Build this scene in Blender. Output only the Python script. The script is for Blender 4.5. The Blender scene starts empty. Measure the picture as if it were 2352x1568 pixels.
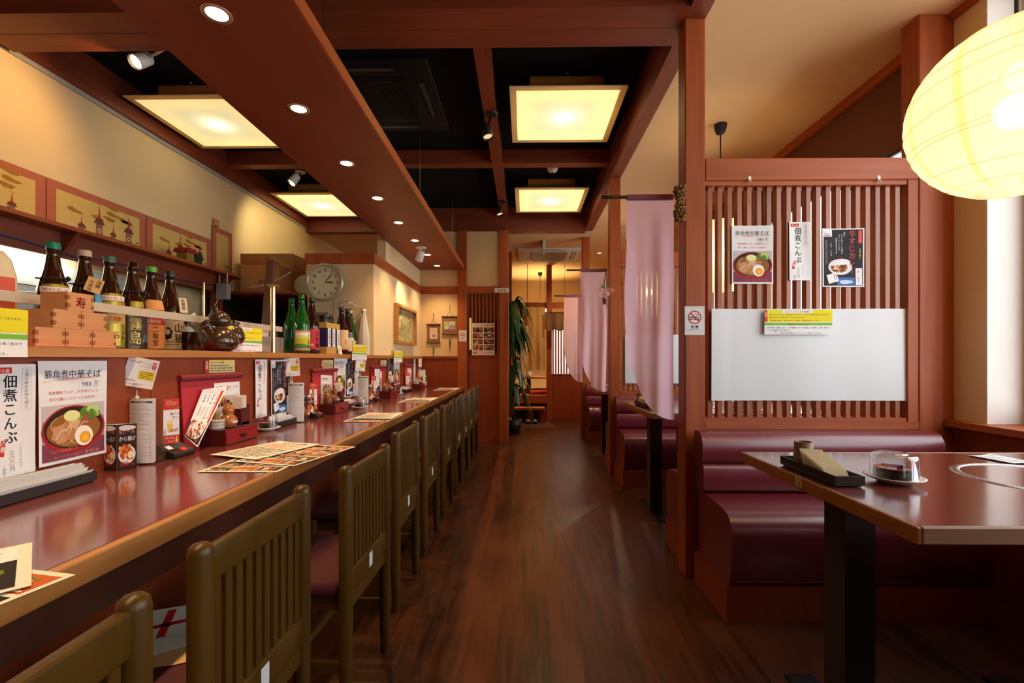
import bpy, bmesh, math, random
from mathutils import Vector, Matrix, Euler

# ------------------------------------------------------------------ camera, world, exposure
S = bpy.context.scene
C = S.collection
R = math.radians
F, PSI, CX, CY, EYE = 1060.0, R(0.8), 1189.2, 824.0, 1.10
cd = bpy.data.cameras.new('camera')
cd.sensor_width = 36.0
cd.lens = F / 2352 * 36.0
cd.shift_x = (1176 - CX) / 2352
cd.shift_y = (CY - 784) / 2352
cd.clip_start = 0.05
cam = bpy.data.objects.new('camera', cd)
cam.location = (0, 0, EYE)
cam.rotation_euler = (R(90), 0, PSI)
C.objects.link(cam)
S.camera = cam
vs = S.view_settings
vs.view_transform = 'Standard'
vs.look = 'None'
vs.exposure = 0.2
vs.gamma = 1.0
vs.use_curve_mapping = False
S.cycles.use_denoising = True
S.cycles.max_bounces = 8
S.cycles.diffuse_bounces = 4
S.cycles.transparent_max_bounces = 16
S.cycles.caustics_reflective = False
S.cycles.caustics_refractive = False
S.cycles.sample_clamp_indirect = 6.0

W = bpy.data.worlds.new('daylight')
S.world = W
W.use_nodes = True
bgn = W.node_tree.nodes['Background']
bgn.inputs['Color'].default_value = (0.92, 0.97, 1.0, 1)
bgn.inputs['Strength'].default_value = 4.7


def portal(name, loc, rot, sx, sy):          # portals guide the daylight sampling at the window openings
    l = bpy.data.lights.new(name, 'AREA')
    l.shape = 'RECTANGLE'
    l.size, l.size_y = sx, sy
    l.cycles.is_portal = True
    o = bpy.data.objects.new(name, l)
    o.location, o.rotation_euler = loc, rot
    C.objects.link(o)


XR = 2.16                                     # plane of the window wall
portal('window_portal', (2.44, 0.45, 1.85), (0, R(90), 0), 1.9, 3.4)
portal('window_portal', (2.44, 3.4, 1.60), (0, R(90), 0), 1.6, 1.6)
portal('window_portal', (2.44, 5.4, 1.60), (0, R(90), 0), 1.6, 1.6)
portal('window_portal', (1.65, -2.45, 1.85), (R(-90), 0, 0), 0.9, 1.0)

# ------------------------------------------------------------------ measuring helpers (photo frame 2352 x 1568 -> room)
_c, _s = math.cos(PSI), math.sin(PSI)


def ray(px, py):
    a, b = (px - CX) / F, -(py - CY) / F
    return Vector((a * _c - _s, a * _s + _c, b))


def at_x(px, py, X):
    d = ray(px, py)
    return Vector((0, 0, EYE)) + d * (X / d.x)


def at_y(px, py, Y):
    d = ray(px, py)
    return Vector((0, 0, EYE)) + d * (Y / d.y)


def at_z(px, py, Z):
    d = ray(px, py)
    return Vector((0, 0, EYE)) + d * ((Z - EYE) / d.z)


# ------------------------------------------------------------------ materials
MATS = {}


def base_mat(name):
    m = bpy.data.materials.new(name)
    m.use_nodes = True
    n = m.node_tree.nodes
    return m, n, m.node_tree.links, n['Principled BSDF']


def flat(rgb, rough=0.6, metal=0.0, name=None, spec=0.5, coat=0.0, noise=0.0, nscale=30):
    key = (tuple(rgb), rough, metal, spec, coat, noise)
    if key in MATS:
        return MATS[key]
    m, n, l, p = base_mat(name or 'paint')
    p.inputs['Base Color'].default_value = (*rgb, 1)
    p.inputs['Roughness'].default_value = rough
    p.inputs['Metallic'].default_value = metal
    p.inputs['Specular IOR Level'].default_value = spec
    p.inputs['Coat Weight'].default_value = coat
    p.inputs['Coat Roughness'].default_value = 0.2
    tc = n.new('ShaderNodeTexCoord')
    nz = n.new('ShaderNodeTexNoise')
    nz.inputs['Scale'].default_value = nscale
    nz.inputs['Detail'].default_value = 4
    l.new(tc.outputs['Object'], nz.inputs['Vector'])
    if noise:
        mx = n.new('ShaderNodeMix')
        mx.data_type = 'RGBA'
        mx.inputs[6].default_value = (*[c * (1 - noise) for c in rgb], 1)
        mx.inputs[7].default_value = (*[min(1, c * (1 + noise)) for c in rgb], 1)
        l.new(nz.outputs['Fac'], mx.inputs[0])
        l.new(mx.outputs[2], p.inputs['Base Color'])
    mr = n.new('ShaderNodeMapRange')
    mr.inputs[3].default_value = max(0, rough - 0.05)
    mr.inputs[4].default_value = min(1, rough + 0.05)
    l.new(nz.outputs['Fac'], mr.inputs[0])
    l.new(mr.outputs[0], p.inputs['Roughness'])
    MATS[key] = m
    return m


def sr(r, g, b):                               # 8-bit sRGB -> linear
    f = lambda c: ((c / 255 + 0.055) / 1.055) ** 2.4 if c > 10 else c / 255 / 12.92
    return (f(r), f(g), f(b))


def wood(name, c1, c2, stretch=(1, 1, 0.08), scale=14, rough=0.45, coat=0.0, knots=False, bump=0.06):
    m, n, l, p = base_mat(name)
    tc = n.new('ShaderNodeTexCoord')
    mp = n.new('ShaderNodeMapping')
    mp.inputs['Scale'].default_value = stretch
    l.new(tc.outputs['Object'], mp.inputs['Vector'])
    n1 = n.new('ShaderNodeTexNoise')
    n1.inputs['Scale'].default_value = scale
    n1.inputs['Detail'].default_value = 6
    n1.inputs['Distortion'].default_value = 0.6
    l.new(mp.outputs[0], n1.inputs['Vector'])
    n2 = n.new('ShaderNodeTexNoise')
    n2.inputs['Scale'].default_value = scale * 5
    n2.inputs['Detail'].default_value = 3
    l.new(mp.outputs[0], n2.inputs['Vector'])
    ad = n.new('ShaderNodeMath')
    ad.operation = 'MULTIPLY_ADD'
    ad.inputs[1].default_value = 0.35
    l.new(n2.outputs['Fac'], ad.inputs[0])
    l.new(n1.outputs['Fac'], ad.inputs[2])
    cr = n.new('ShaderNodeValToRGB')
    cr.color_ramp.elements[0].position = 0.42
    cr.color_ramp.elements[0].color = (*c1, 1)
    cr.color_ramp.elements[1].position = 0.88
    cr.color_ramp.elements[1].color = (*c2, 1)
    l.new(ad.outputs[0], cr.inputs[0])
    col = cr.outputs[0]
    if knots:
        vo = n.new('ShaderNodeTexVoronoi')
        vo.inputs['Scale'].default_value = 2.6
        l.new(mp.outputs[0], vo.inputs['Vector'])
        mp2 = n.new('ShaderNodeMapRange')
        mp2.inputs[1].default_value = 0.02
        mp2.inputs[2].default_value = 0.055
        mp2.inputs[3].default_value = 0.75
        mp2.inputs[4].default_value = 0.0
        l.new(vo.outputs['Distance'], mp2.inputs[0])
        mx = n.new('ShaderNodeMix')
        mx.data_type = 'RGBA'
        l.new(mp2.outputs[0], mx.inputs[0])
        l.new(col, mx.inputs[6])
        mx.inputs[7].default_value = (c1[0] * .25, c1[1] * .25, c1[2] * .25, 1)
        col = mx.outputs[2]
    l.new(col, p.inputs['Base Color'])
    p.inputs['Roughness'].default_value = rough
    p.inputs['Coat Weight'].default_value = coat
    p.inputs['Coat Roughness'].default_value = 0.12
    if name.startswith('olive'):
        p.inputs['Specular IOR Level'].default_value = 0.3
    if bump:
        bp = n.new('ShaderNodeBump')
        bp.inputs['Strength'].default_value = bump
        bp.inputs['Distance'].default_value = 0.01
        l.new(ad.outputs[0], bp.inputs['Height'])
        l.new(bp.outputs[0], p.inputs['Normal'])
    return m


def emit(name, rgb, strength):
    m, n, l, p = base_mat(name)
    p.inputs['Base Color'].default_value = (*rgb, 1)
    p.inputs['Emission Color'].default_value = (*rgb, 1)
    p.inputs['Emission Strength'].default_value = strength
    return m


def cloth(name, rgb, trans=0.5, clear=0.0, weave=900):
    m, n, l, p = base_mat(name)
    out = n['Material Output']
    p.inputs['Base Color'].default_value = (*rgb, 1)
    p.inputs['Roughness'].default_value = 0.9
    p.inputs['Specular IOR Level'].default_value = 0.1
    tl = n.new('ShaderNodeBsdfTranslucent')
    tl.inputs['Color'].default_value = (*rgb, 1)
    tr = n.new('ShaderNodeBsdfTransparent')
    tr.inputs['Color'].default_value = (*[min(1, c ** 0.5 + .15) for c in rgb], 1)
    m1 = n.new('ShaderNodeMixShader')
    m1.inputs[0].default_value = trans
    l.new(p.outputs[0], m1.inputs[1])
    l.new(tl.outputs[0], m1.inputs[2])
    m2 = n.new('ShaderNodeMixShader')
    m2.inputs[0].default_value = clear
    l.new(m1.outputs[0], m2.inputs[1])
    l.new(tr.outputs[0], m2.inputs[2])
    l.new(m2.outputs[0], out.inputs['Surface'])
    return m


def pane_glass(name, tint=(0.96, 0.98, 1.0), gloss=0.08, frost=0.0):
    m, n, l, p = base_mat(name)
    out = n['Material Output']
    n.remove(p)
    tr = n.new('ShaderNodeBsdfTransparent')
    tr.inputs['Color'].default_value = (*tint, 1)
    gl = n.new('ShaderNodeBsdfGlossy')
    gl.inputs['Roughness'].default_value = 0.03
    lw = n.new('ShaderNodeLayerWeight')
    lw.inputs['Blend'].default_value = 0.3
    fr = n.new('ShaderNodeMapRange')
    fr.inputs[3].default_value = gloss * 0.5
    fr.inputs[4].default_value = gloss * 6
    l.new(lw.outputs['Facing'], fr.inputs[0])
    mx = n.new('ShaderNodeMixShader')
    l.new(fr.outputs[0], mx.inputs[0])
    l.new(tr.outputs[0], mx.inputs[1])
    l.new(gl.outputs[0], mx.inputs[2])
    l.new(mx.outputs[0], out.inputs['Surface'])
    return m


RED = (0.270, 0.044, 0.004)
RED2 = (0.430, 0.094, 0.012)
M = {}
M['post'] = wood('red_stained_timber', RED, RED2, (1, 1, 0.07), 13, 0.5, knots=True)
M['beam_x'] = wood('red_stained_beam', RED, RED2, (0.07, 1, 1), 13, 0.5, knots=True)
DRK, DRK2 = (0.150, 0.022, 0.005), (0.235, 0.042, 0.010)  # red wood darkened to put the dim ceiling's shade into the colour
M['ceil_x'] = wood('shaded_red_beam', DRK, DRK2, (0.07, 1, 1), 13, 0.5, knots=True)
M['ceil_y'] = wood('shaded_red_beam', DRK, DRK2, (1, 0.07, 1), 13, 0.5, knots=True)
M['beam_y'] = wood('red_stained_rail', RED, RED2, (1, 0.07, 1), 13, 0.5, knots=True)
M['slat'] = wood('red_stained_slat', (0.26, 0.060, 0.013), (0.40, 0.110, 0.028), (1, 1, 0.06), 16, 0.35, coat=0.3)
M['panel'] = wood('red_veneer', (0.24, 0.035, 0.006), (0.31, 0.054, 0.010), (1, 1, 0.12), 9, 0.42, bump=0.02)
M['soffit'] = wood('red_plywood', (0.19, 0.030, 0.007), (0.24, 0.042, 0.010), (1, 0.4, 1), 6, 0.5, bump=0.0)
M['oak_y'] = wood('oak_edge', (0.36, 0.135, 0.030), (0.56, 0.235, 0.062), (1, 0.05, 1), 16, 0.35, coat=0.3)
M['oak_x'] = wood('oak_board', (0.36, 0.135, 0.030), (0.56, 0.235, 0.062), (0.05, 1, 1), 16, 0.35, coat=0.3)
M['daylit_wood'] = wood('daylit_pale_edge', (0.36, 0.21, 0.11), (0.50, 0.33, 0.20), (0.06, 1, 1), 22, 0.5)  # edge wood paled: daylight on the table front is put into its colour
M['hinoki'] = wood('cypress_box', (0.48, 0.20, 0.07), (0.62, 0.30, 0.12), (0.3, 0.3, 1), 16, 0.5, bump=0.02)
M['hinoki_dark'] = wood('cypress_endgrain', (0.22, 0.075, 0.025), (0.32, 0.12, 0.04), (0.3, 0.3, 1), 20, 0.6, bump=0.02)
M['chair'] = wood('olive_brown_lacquer', (0.060, 0.027, 0.0024), (0.092, 0.044, 0.0048), (1, 1, 0.1), 14, 0.34, coat=0.0, bump=0.02)
M['plaster'] = flat((0.82, 0.61, 0.33), 0.9, name='cream_plaster', noise=0.05, nscale=6, spec=0.2)
M['plaster2'] = flat((0.82, 0.54, 0.27), 0.9, name='cream_ceiling', noise=0.04, nscale=5, spec=0.2)
M['white_wall'] = flat((0.82, 0.80, 0.74), 0.85, name='white_plaster', noise=0.03, nscale=8, spec=0.2)
M['black_ceiling'] = flat((0.0045, 0.004, 0.0035), 0.9, name='black_ceiling_board', spec=0.15, noise=0.2, nscale=40)
M['dark_metal'] = flat((0.012, 0.011, 0.010), 0.45, name='black_painted_metal', metal=0.0)
M['black'] = flat((0.010, 0.009, 0.009), 0.3, name='black_lacquer', coat=0.3)
M['steel'] = flat((0.62, 0.60, 0.56), 0.28, 1.0, name='stainless_steel')
M['brass'] = flat((0.85, 0.62, 0.32), 0.2, 1.0, name='polished_pole')
M['white'] = flat((0.80, 0.78, 0.72), 0.5, name='white_enamel')
M['paper'] = flat((0.84, 0.84, 0.84), 0.75, name='white_paper', spec=0.2)
M['cream'] = flat((0.84, 0.77, 0.64), 0.75, name='cream_paper', spec=0.2)
M['leather'] = flat((0.190, 0.019, 0.030), 0.34, name='wine_leather', noise=0.12, nscale=18, spec=0.8, coat=0.3)
M['cushion'] = flat((0.075, 0.008, 0.010), 0.85, name='red_seat_fabric', noise=0.15, nscale=60)
M['red_lacquer'] = flat((0.30, 0.008, 0.012), 0.35, name='red_lacquer', coat=0.2)
M['wine_lacquer'] = flat((0.085, 0.010, 0.010), 0.35, name='wine_lacquer', coat=0.2)
M['red_felt'] = flat((0.50, 0.006, 0.020), 0.95, name='red_felt')
M['white_china'] = flat((0.78, 0.75, 0.68), 0.25, name='white_china')
M['gold'] = flat((0.56, 0.38, 0.09), 0.5, 0.15, name='gold_paper', noise=0.45, nscale=120)
M['glass'] = pane_glass('clear_glass')

# counter laminate: satin red brown
m, n, l, p = base_mat('red_brown_laminate')
tc = n.new('ShaderNodeTexCoord')
nz = n.new('ShaderNodeTexNoise')
nz.inputs['Scale'].default_value = 60
nz.inputs['Detail'].default_value = 5
cr = n.new('ShaderNodeValToRGB')
cr.color_ramp.elements[0].color = (0.175, 0.040, 0.030, 1)
cr.color_ramp.elements[1].color = (0.215, 0.052, 0.039, 1)
l.new(tc.outputs['Object'], nz.inputs['Vector'])
l.new(nz.outputs['Fac'], cr.inputs[0])
l.new(cr.outputs[0], p.inputs['Base Color'])
p.inputs['Roughness'].default_value = 0.20
p.inputs['Coat Weight'].default_value = 0.9
p.inputs['Coat Roughness'].default_value = 0.13
M['laminate'] = m

# floor: dark planks along the aisle
m, n, l, p = base_mat('dark_plank_floor')
tc = n.new('ShaderNodeTexCoord')
mp = n.new('ShaderNodeMapping')
mp.inputs['Rotation'].default_value = (0, 0, R(90))
l.new(tc.outputs['Object'], mp.inputs['Vector'])
br = n.new('ShaderNodeTexBrick')
br.offset = 0.37
br.inputs['Scale'].default_value = 1.0
br.inputs['Brick Width'].default_value = 0.92
br.inputs['Row Height'].default_value = 0.105
br.inputs['Mortar Size'].default_value = 0.0012
br.inputs['Color1'].default_value = (0.0, 0.0, 0.0, 1)
br.inputs['Color2'].default_value = (1, 1, 1, 1)
br.inputs['Mortar'].default_value = (0.35, 0.35, 0.35, 1)
l.new(mp.outputs[0], br.inputs['Vector'])
mp2 = n.new('ShaderNodeMapping')
mp2.inputs['Scale'].default_value = (1, 0.09, 1)
l.new(tc.outputs['Object'], mp2.inputs['Vector'])
nz = n.new('ShaderNodeTexNoise')
nz.inputs['Scale'].default_value = 26
nz.inputs['Detail'].default_value = 7
nz.inputs['Distortion'].default_value = 1.2
l.new(mp2.outputs[0], nz.inputs['Vector'])
nb = n.new('ShaderNodeTexNoise')
nb.inputs['Scale'].default_value = 1.7
nb.inputs['Detail'].default_value = 3
l.new(tc.outputs['Object'], nb.inputs['Vector'])
a1 = n.new('ShaderNodeMath'); a1.operation = 'MULTIPLY_ADD'; a1.inputs[1].default_value = 0.22
l.new(br.outputs['Color'], a1.inputs[0]); l.new(nz.outputs['Fac'], a1.inputs[2])
a2 = n.new('ShaderNodeMath'); a2.operation = 'MULTIPLY_ADD'; a2.inputs[1].default_value = 0.5
l.new(nb.outputs['Fac'], a2.inputs[0]); l.new(a1.outputs[0], a2.inputs[2])
cr = n.new('ShaderNodeValToRGB')
cr.color_ramp.elements[0].position = 0.62
cr.color_ramp.elements[0].color = (0.024, 0.0068, 0.0018, 1)
cr.color_ramp.elements[1].position = 1.0
cr.color_ramp.elements[1].color = (0.105, 0.029, 0.0075, 1)
l.new(a2.outputs[0], cr.inputs[0])
l.new(cr.outputs[0], p.inputs['Base Color'])
mr = n.new('ShaderNodeMapRange')
mr.inputs[3].default_value = 0.22
mr.inputs[4].default_value = 0.40
l.new(nb.outputs['Fac'], mr.inputs[0])
l.new(mr.outputs[0], p.inputs['Roughness'])
M['floor'] = m

# woven reed blind
m, n, l, p = base_mat('woven_reed_blind')
tc = n.new('ShaderNodeTexCoord')
wv = n.new('ShaderNodeTexWave')
wv.bands_direction = 'Z'
wv.inputs['Scale'].default_value = 40
wv.inputs['Distortion'].default_value = 1.5
wv2 = n.new('ShaderNodeTexNoise')
wv2.inputs['Scale'].default_value = 150
l.new(tc.outputs['Object'], wv.inputs['Vector'])
l.new(tc.outputs['Object'], wv2.inputs['Vector'])
mu = n.new('ShaderNodeMath'); mu.operation = 'MULTIPLY'
l.new(wv.outputs['Fac'], mu.inputs[0]); l.new(wv2.outputs['Fac'], mu.inputs[1])
cr = n.new('ShaderNodeValToRGB')
cr.color_ramp.elements[0].color = (0.09, 0.022, 0.008, 1)
cr.color_ramp.elements[1].color = (0.26, 0.075, 0.028, 1)
l.new(mu.outputs[0], cr.inputs[0])
l.new(cr.outputs[0], p.inputs['Base Color'])
p.inputs['Roughness'].default_value = 0.6
M['reed'] = m


# ------------------------------------------------------------------ mesh builder
class MB:
    def __init__(s):
        s.v, s.f, s.m, s.s = [], [], [], []

    def add(s, vs, fs, m=0, sm=False, X=None):
        k = len(s.v)
        s.v += [tuple(X @ Vector(v)) if X else tuple(v) for v in vs]
        for f in fs:
            s.f.append([i + k for i in f])
            s.m.append(m)
            s.s.append(sm)
        return s

    def box(s, x0, x1, y0, y1, z0, z1, m=0, b=0.0, seg=1, X=None):
        vs = [(x0, y0, z0), (x1, y0, z0), (x1, y1, z0), (x0, y1, z0), (x0, y0, z1), (x1, y0, z1), (x1, y1, z1), (x0, y1, z1)]
        fs = [(0, 3, 2, 1), (4, 5, 6, 7), (0, 1, 5, 4), (1, 2, 6, 5), (2, 3, 7, 6), (3, 0, 4, 7)]
        if b:
            bm = bmesh.new()
            bv = [bm.verts.new(v) for v in vs]
            for f in fs:
                bm.faces.new([bv[i] for i in f])
            bmesh.ops.bevel(bm, geom=bm.edges[:], offset=b, segments=seg, profile=0.5, affect='EDGES')
            bm.verts.index_update()
            vs = [v.co.copy() for v in bm.verts]
            fs = [[v.index for v in f.verts] for f in bm.faces]
            bm.free()
            return s.add(vs, fs, m, seg > 1, X)
        return s.add(vs, fs, m, False, X)

    def hexa(s, a, b, m=0):                    # two quads (bottom, top) of four points each
        return s.add(list(a) + list(b), [(0, 3, 2, 1), (4, 5, 6, 7), (0, 1, 5, 4), (1, 2, 6, 5), (2, 3, 7, 6), (3, 0, 4, 7)], m)

    def lathe(s, prof, n=24, m=0, X=None, sm=True, sx=1.0, cap=True):
        vs, fs = [], []
        for r, z in prof:
            for i in range(n):
                a = 2 * math.pi * i / n
                vs.append((r * math.cos(a) * sx, r * math.sin(a), z))
        for j in range(len(prof) - 1):
            for i in range(n):
                k = (i + 1) % n
                fs.append((j * n + i, j * n + k, (j + 1) * n + k, (j + 1) * n + i))
        s.add(vs, fs, m, sm, X)
        for j, fl in ((0, True), (len(prof) - 1, False)):
            if cap and prof[j][0] > 1e-5:
                ring = vs[j * n:(j + 1) * n]
                s.add(ring, [list(range(n))[::-1] if fl else list(range(n))], m, False, X)
        return s

    def cyl(s, p0, p1, r0, r1=None, n=16, m=0, sm=True):
        p0, p1 = Vector(p0), Vector(p1)
        d = p1 - p0
        X = Matrix.Translation(p0) @ d.to_track_quat('Z', 'Y').to_matrix().to_4x4()
        return s.lathe([(r0, 0), (r0 if r1 is None else r1, d.length)], n, m, X, sm)

    def tube(s, pts, r, n=8, m=0):
        pts = [Vector(p) for p in pts]
        vs, fs = [], []
        up = Vector((0.13, 0.31, 0.94))
        for i, p in enumerate(pts):
            t = (pts[min(i + 1, len(pts) - 1)] - pts[max(i - 1, 0)]).normalized()
            a = t.cross(up)
            if a.length < 1e-3:
                a = t.cross(Vector((1, 0, 0)))
            a.normalize()
            b = a.cross(t).normalized()
            rr = r[i] if isinstance(r, (list, tuple)) else r
            for k in range(n):
                g = 2 * math.pi * k / n
                vs.append(p + a * (rr * math.cos(g)) + b * (rr * math.sin(g)))
        for i in range(len(pts) - 1):
            for k in range(n):
                q = (k + 1) % n
                fs.append((i * n + k, i * n + q, (i + 1) * n + q, (i + 1) * n + k))
        fs.append(list(range(n))[::-1])
        fs.append([(len(pts) - 1) * n + k for k in range(n)])
        return s.add(vs, fs, m, True)

    def prism(s, poly, a0, a1, axis='x', m=0, sm=False):
        # poly lies in the plane of the other two axes, extruded from a0 to a1
        def P(u, v, a):
            return (a, u, v) if axis == 'x' else (u, a, v) if axis == 'y' else (u, v, a)
        n = len(poly)
        A = [P(u, v, a0) for u, v in poly]
        B = [P(u, v, a1) for u, v in poly]
        s.add(A + B, [(i, (i + 1) % n, n + (i + 1) % n, n + i) for i in range(n)], m, sm)
        s.add(A, [list(range(n))[::-1]], m)
        s.add(B, [list(range(n))], m)
        return s

    def grid(s, fn, nu, nv, m=0, sm=True):
        vs = [fn(i / nu, j / nv) for j in range(nv + 1) for i in range(nu + 1)]
        w = nu + 1
        fs = [(j * w + i, j * w + i + 1, (j + 1) * w + i + 1, (j + 1) * w + i) for j in range(nv) for i in range(nu)]
        return s.add(vs, fs, m, sm)

    def build(s, name, mats, parent=None, world=True, fix=True):
        me = bpy.data.meshes.new(name)
        off = Vector(parent['_w']) if (parent is not None and world and '_w' in parent) else Vector((0, 0, 0))
        me.from_pydata([tuple(Vector(v) - off) for v in s.v], [], s.f)
        for mt in (mats if isinstance(mats, (list, tuple)) else [mats]):
            me.materials.append(mt)
        me.polygons.foreach_set('material_index', s.m)
        me.polygons.foreach_set('use_smooth', s.s)
        if fix:
            bm = bmesh.new()
            bm.from_mesh(me)
            bmesh.ops.recalc_face_normals(bm, faces=bm.faces[:])
            bm.to_mesh(me)
            bm.free()
        me.update()
        o = bpy.data.objects.new(name, me)
        C.objects.link(o)
        if parent is not None:
            o.parent = parent
        return o


def tag(o, label, cat, group=None):
    o['label'], o['category'] = label, cat
    if group:
        o['group'] = group
    return o


def thing(name, label, cat, loc=(0, 0, 0), rz=0.0, group=None):
    o = bpy.data.objects.new(name, None)
    o.empty_display_size = 0.05
    o.location = loc
    o.rotation_euler = (0, 0, rz)
    C.objects.link(o)
    o['_w'] = tuple(loc)
    return tag(o, label, cat, group)


def structure(name, mb, mats):
    o = mb.build(name, mats)
    o['kind'] = 'structure'
    return o


def solo(name, mb, mats, label, cat, group=None):
    o = mb.build(name, mats)
    # put the origin at the base of the thing
    me = o.data
    lo = [min(v.co[k] for v in me.vertices) for k in range(3)]
    hi = [max(v.co[k] for v in me.vertices) for k in range(3)]
    c = Vector(((lo[0] + hi[0]) / 2, (lo[1] + hi[1]) / 2, lo[2]))
    me.transform(Matrix.Translation(-c))
    o.location = c
    return tag(o, label, cat, group)


KIDS = {}


def copy_tree(o, loc=None, rz=None, label=None, parent=None):
    c = o.copy()
    C.objects.link(c)
    if parent is not None:
        c.parent = parent
    for ch in list(o.children):
        copy_tree(ch, parent=c)
    if loc is not None:
        c.location = loc
        c['_w'] = tuple(loc)
    if rz is not None:
        c.rotation_euler = (0, 0, rz)
    if label:
        c['label'] = label
    return c


def lamp(name, kind, loc, energy, rgb, parent=None, radius=0.03, target=None, angle=60, blend=0.5):
    l = bpy.data.lights.new(name, kind)
    l.energy = energy
    l.color = rgb
    l.shadow_soft_size = radius
    if kind == 'SPOT':
        l.spot_size = R(angle)
        l.spot_blend = blend
    o = bpy.data.objects.new(name, l)
    C.objects.link(o)
    o.location = loc
    if target is not None:
        o.rotation_euler = (Vector(target) - Vector(loc)).to_track_quat('-Z', 'Y').to_euler()
    return o

# ================================================================== THE SETTING
XL, YE, ZC = -2.89, 6.07, 3.09                # kitchen wall, end wall, black ceiling
structure('floor', MB().box(-3.2, 4.0, -2.7, 10.6, -0.1, 0.0), M['floor'])
structure('ceiling', MB().box(-3.0, 0.86, -2.7, YE + 0.13, ZC, ZC + 0.08), M['black_ceiling'])
structure('ceiling', MB().box(0.86, 2.6, -2.7, YE + 0.13, 2.83, 2.93), M['plaster2'])
structure('ceiling', MB().box(-3.0, 2.6, YE + 0.13, 10.4, 2.80, 2.90), M['plaster2'])
structure('wall_left', MB().box(XL - 0.1, XL, -2.7, 10.4, 0, ZC), M['plaster'])
structure('wall_back', MB().box(-3.0, 1.2, -2.6, -2.5, 0, ZC).box(2.1, 2.6, -2.6, -2.5, 0, ZC)
          .box(1.2, 2.1, -2.6, -2.5, 2.35, ZC).box(1.2, 2.1, -2.6, -2.5, 0, 1.35), M['panel'])
structure('wall_end', MB().box(-3.0, 2.3, 10.2, 10.3, 0, 2.85), M['plaster'])

# window wall on the booth side: openings between the piers
mb = MB()
piers = [(-2.7, -1.3), (2.19, 2.60), (4.20, 4.65), (6.20, 10.4)]
for a, b in piers:
    mb.box(XR, XR + 0.24, a, b, 0, 2.83)
structure('wall_right', mb, M['plaster'])
mb = MB()
for a, b in [(-1.3, 2.19), (2.60, 4.20), (4.65, 6.20)]:
    mb.box(XR + 0.02, XR + 0.24, a, b, 0, 0.765)
structure('trim_1', mb, M['panel'])
structure('trim_2', MB().box(XR - 0.06, XR + 0.28, -1.3, 2.335, 0.765, 0.795), M['beam_y'])
structure('trim_3', MB().box(XR - 0.02, XR + 0.26, 2.46, 6.20, 0.765, 0.795), M['beam_y'])
structure('trim_4', MB().box(XR - 0.03, XR, 2.46, 6.20, 2.765, 2.83).box(XR - 0.03, XR, -2.5, 2.34, 2.80, 2.83), M['beam_y'])
structure('trim_5', MB().box(XR - 0.012, XR, -1.3, 2.335, 0, 0.765), M['panel'])
# white side reveal of the first window recess
structure('trim_6', MB().box(XR + 0.001, XR + 0.24, 2.184, 2.19, 0.795, 2.83), M['white_wall'])


def window(n, y0, y1, z0, z1, mull):
    fr = MB()
    x0, x1 = XR + 0.17, XR + 0.21
    fr.box(x0, x1, y0, y0 + 0.05, z0, z1).box(x0, x1, y1 - 0.05, y1, z0, z1)
    fr.box(x0, x1, y0, y1, z0, z0 + 0.05).box(x0, x1, y0, y1, z1 - 0.05, z1)
    for y in mull:
        fr.box(x0, x1, y - 0.025, y + 0.025, z0, z1)
    o = structure('window_%d' % n, fr, M['dark_metal'] if n > 1 else M['post'])
    x = XR + 0.19
    g = MB().add([(x, y0 + .01, z0 + .01), (x, y1 - .01, z0 + .01), (x, y1 - .01, z1 - .01), (x, y0 + .01, z1 - .01)], [(0, 1, 2, 3)])
    g.build('pane', M['glass'], o)


window(1, -1.3, 2.18, 0.80, 2.83, [0.4, 1.3])
window(2, 2.60, 4.20, 0.80, 2.77, [3.05, 3.75])
window(3, 4.65, 6.20, 0.80, 2.77, [5.4])
fr = MB().box(1.2, 2.1, -2.57, -2.53, 1.35, 1.41).box(1.2, 2.1, -2.57, -2.53, 2.29, 2.35)
for x in (1.2, 1.62, 2.04):
    fr.box(x, x + 0.06, -2.57, -2.53, 1.41, 2.29)
o = structure('window_4', fr, M['dark_metal'])
MB().add([(1.21, -2.55, 1.36), (2.09, -2.55, 1.36), (2.09, -2.55, 2.34), (1.21, -2.55, 2.34)], [(0, 1, 2, 3)]).build('pane', M['glass'], o)

# long beams and cross beams of the coffered ceiling
PX0, PX1, ZB = 0.812, 0.914, 2.815
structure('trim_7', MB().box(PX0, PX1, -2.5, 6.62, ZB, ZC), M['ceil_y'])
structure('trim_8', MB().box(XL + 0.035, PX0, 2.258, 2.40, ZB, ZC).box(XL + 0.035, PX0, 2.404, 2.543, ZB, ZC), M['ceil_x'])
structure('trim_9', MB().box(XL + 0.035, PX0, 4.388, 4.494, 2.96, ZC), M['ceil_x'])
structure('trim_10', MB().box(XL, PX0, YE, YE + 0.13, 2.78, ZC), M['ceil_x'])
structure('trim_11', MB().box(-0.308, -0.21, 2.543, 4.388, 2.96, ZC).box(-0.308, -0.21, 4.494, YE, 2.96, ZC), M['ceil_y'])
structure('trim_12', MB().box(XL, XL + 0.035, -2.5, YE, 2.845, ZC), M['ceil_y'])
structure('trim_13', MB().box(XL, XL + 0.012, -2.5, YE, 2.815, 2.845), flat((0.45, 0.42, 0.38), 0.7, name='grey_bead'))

# booth posts
for i, y in enumerate((2.341, 4.388, 6.45)):
    structure('trim_%d' % (14 + i), MB().box(PX0, PX1, y, y + 0.104, 0, 2.83, b=0.004), M['post'])
# posts against the window wall
for i, y in enumerate((2.34, 4.388)):
    structure('trim_%d' % (17 + i), MB().box(1.98, 2.10, y, y + 0.115, 0, 2.83, b=0.004)
              .box(2.10, XR, y + 0.01, y + 0.115, 0, 2.83), M['post'])

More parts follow.
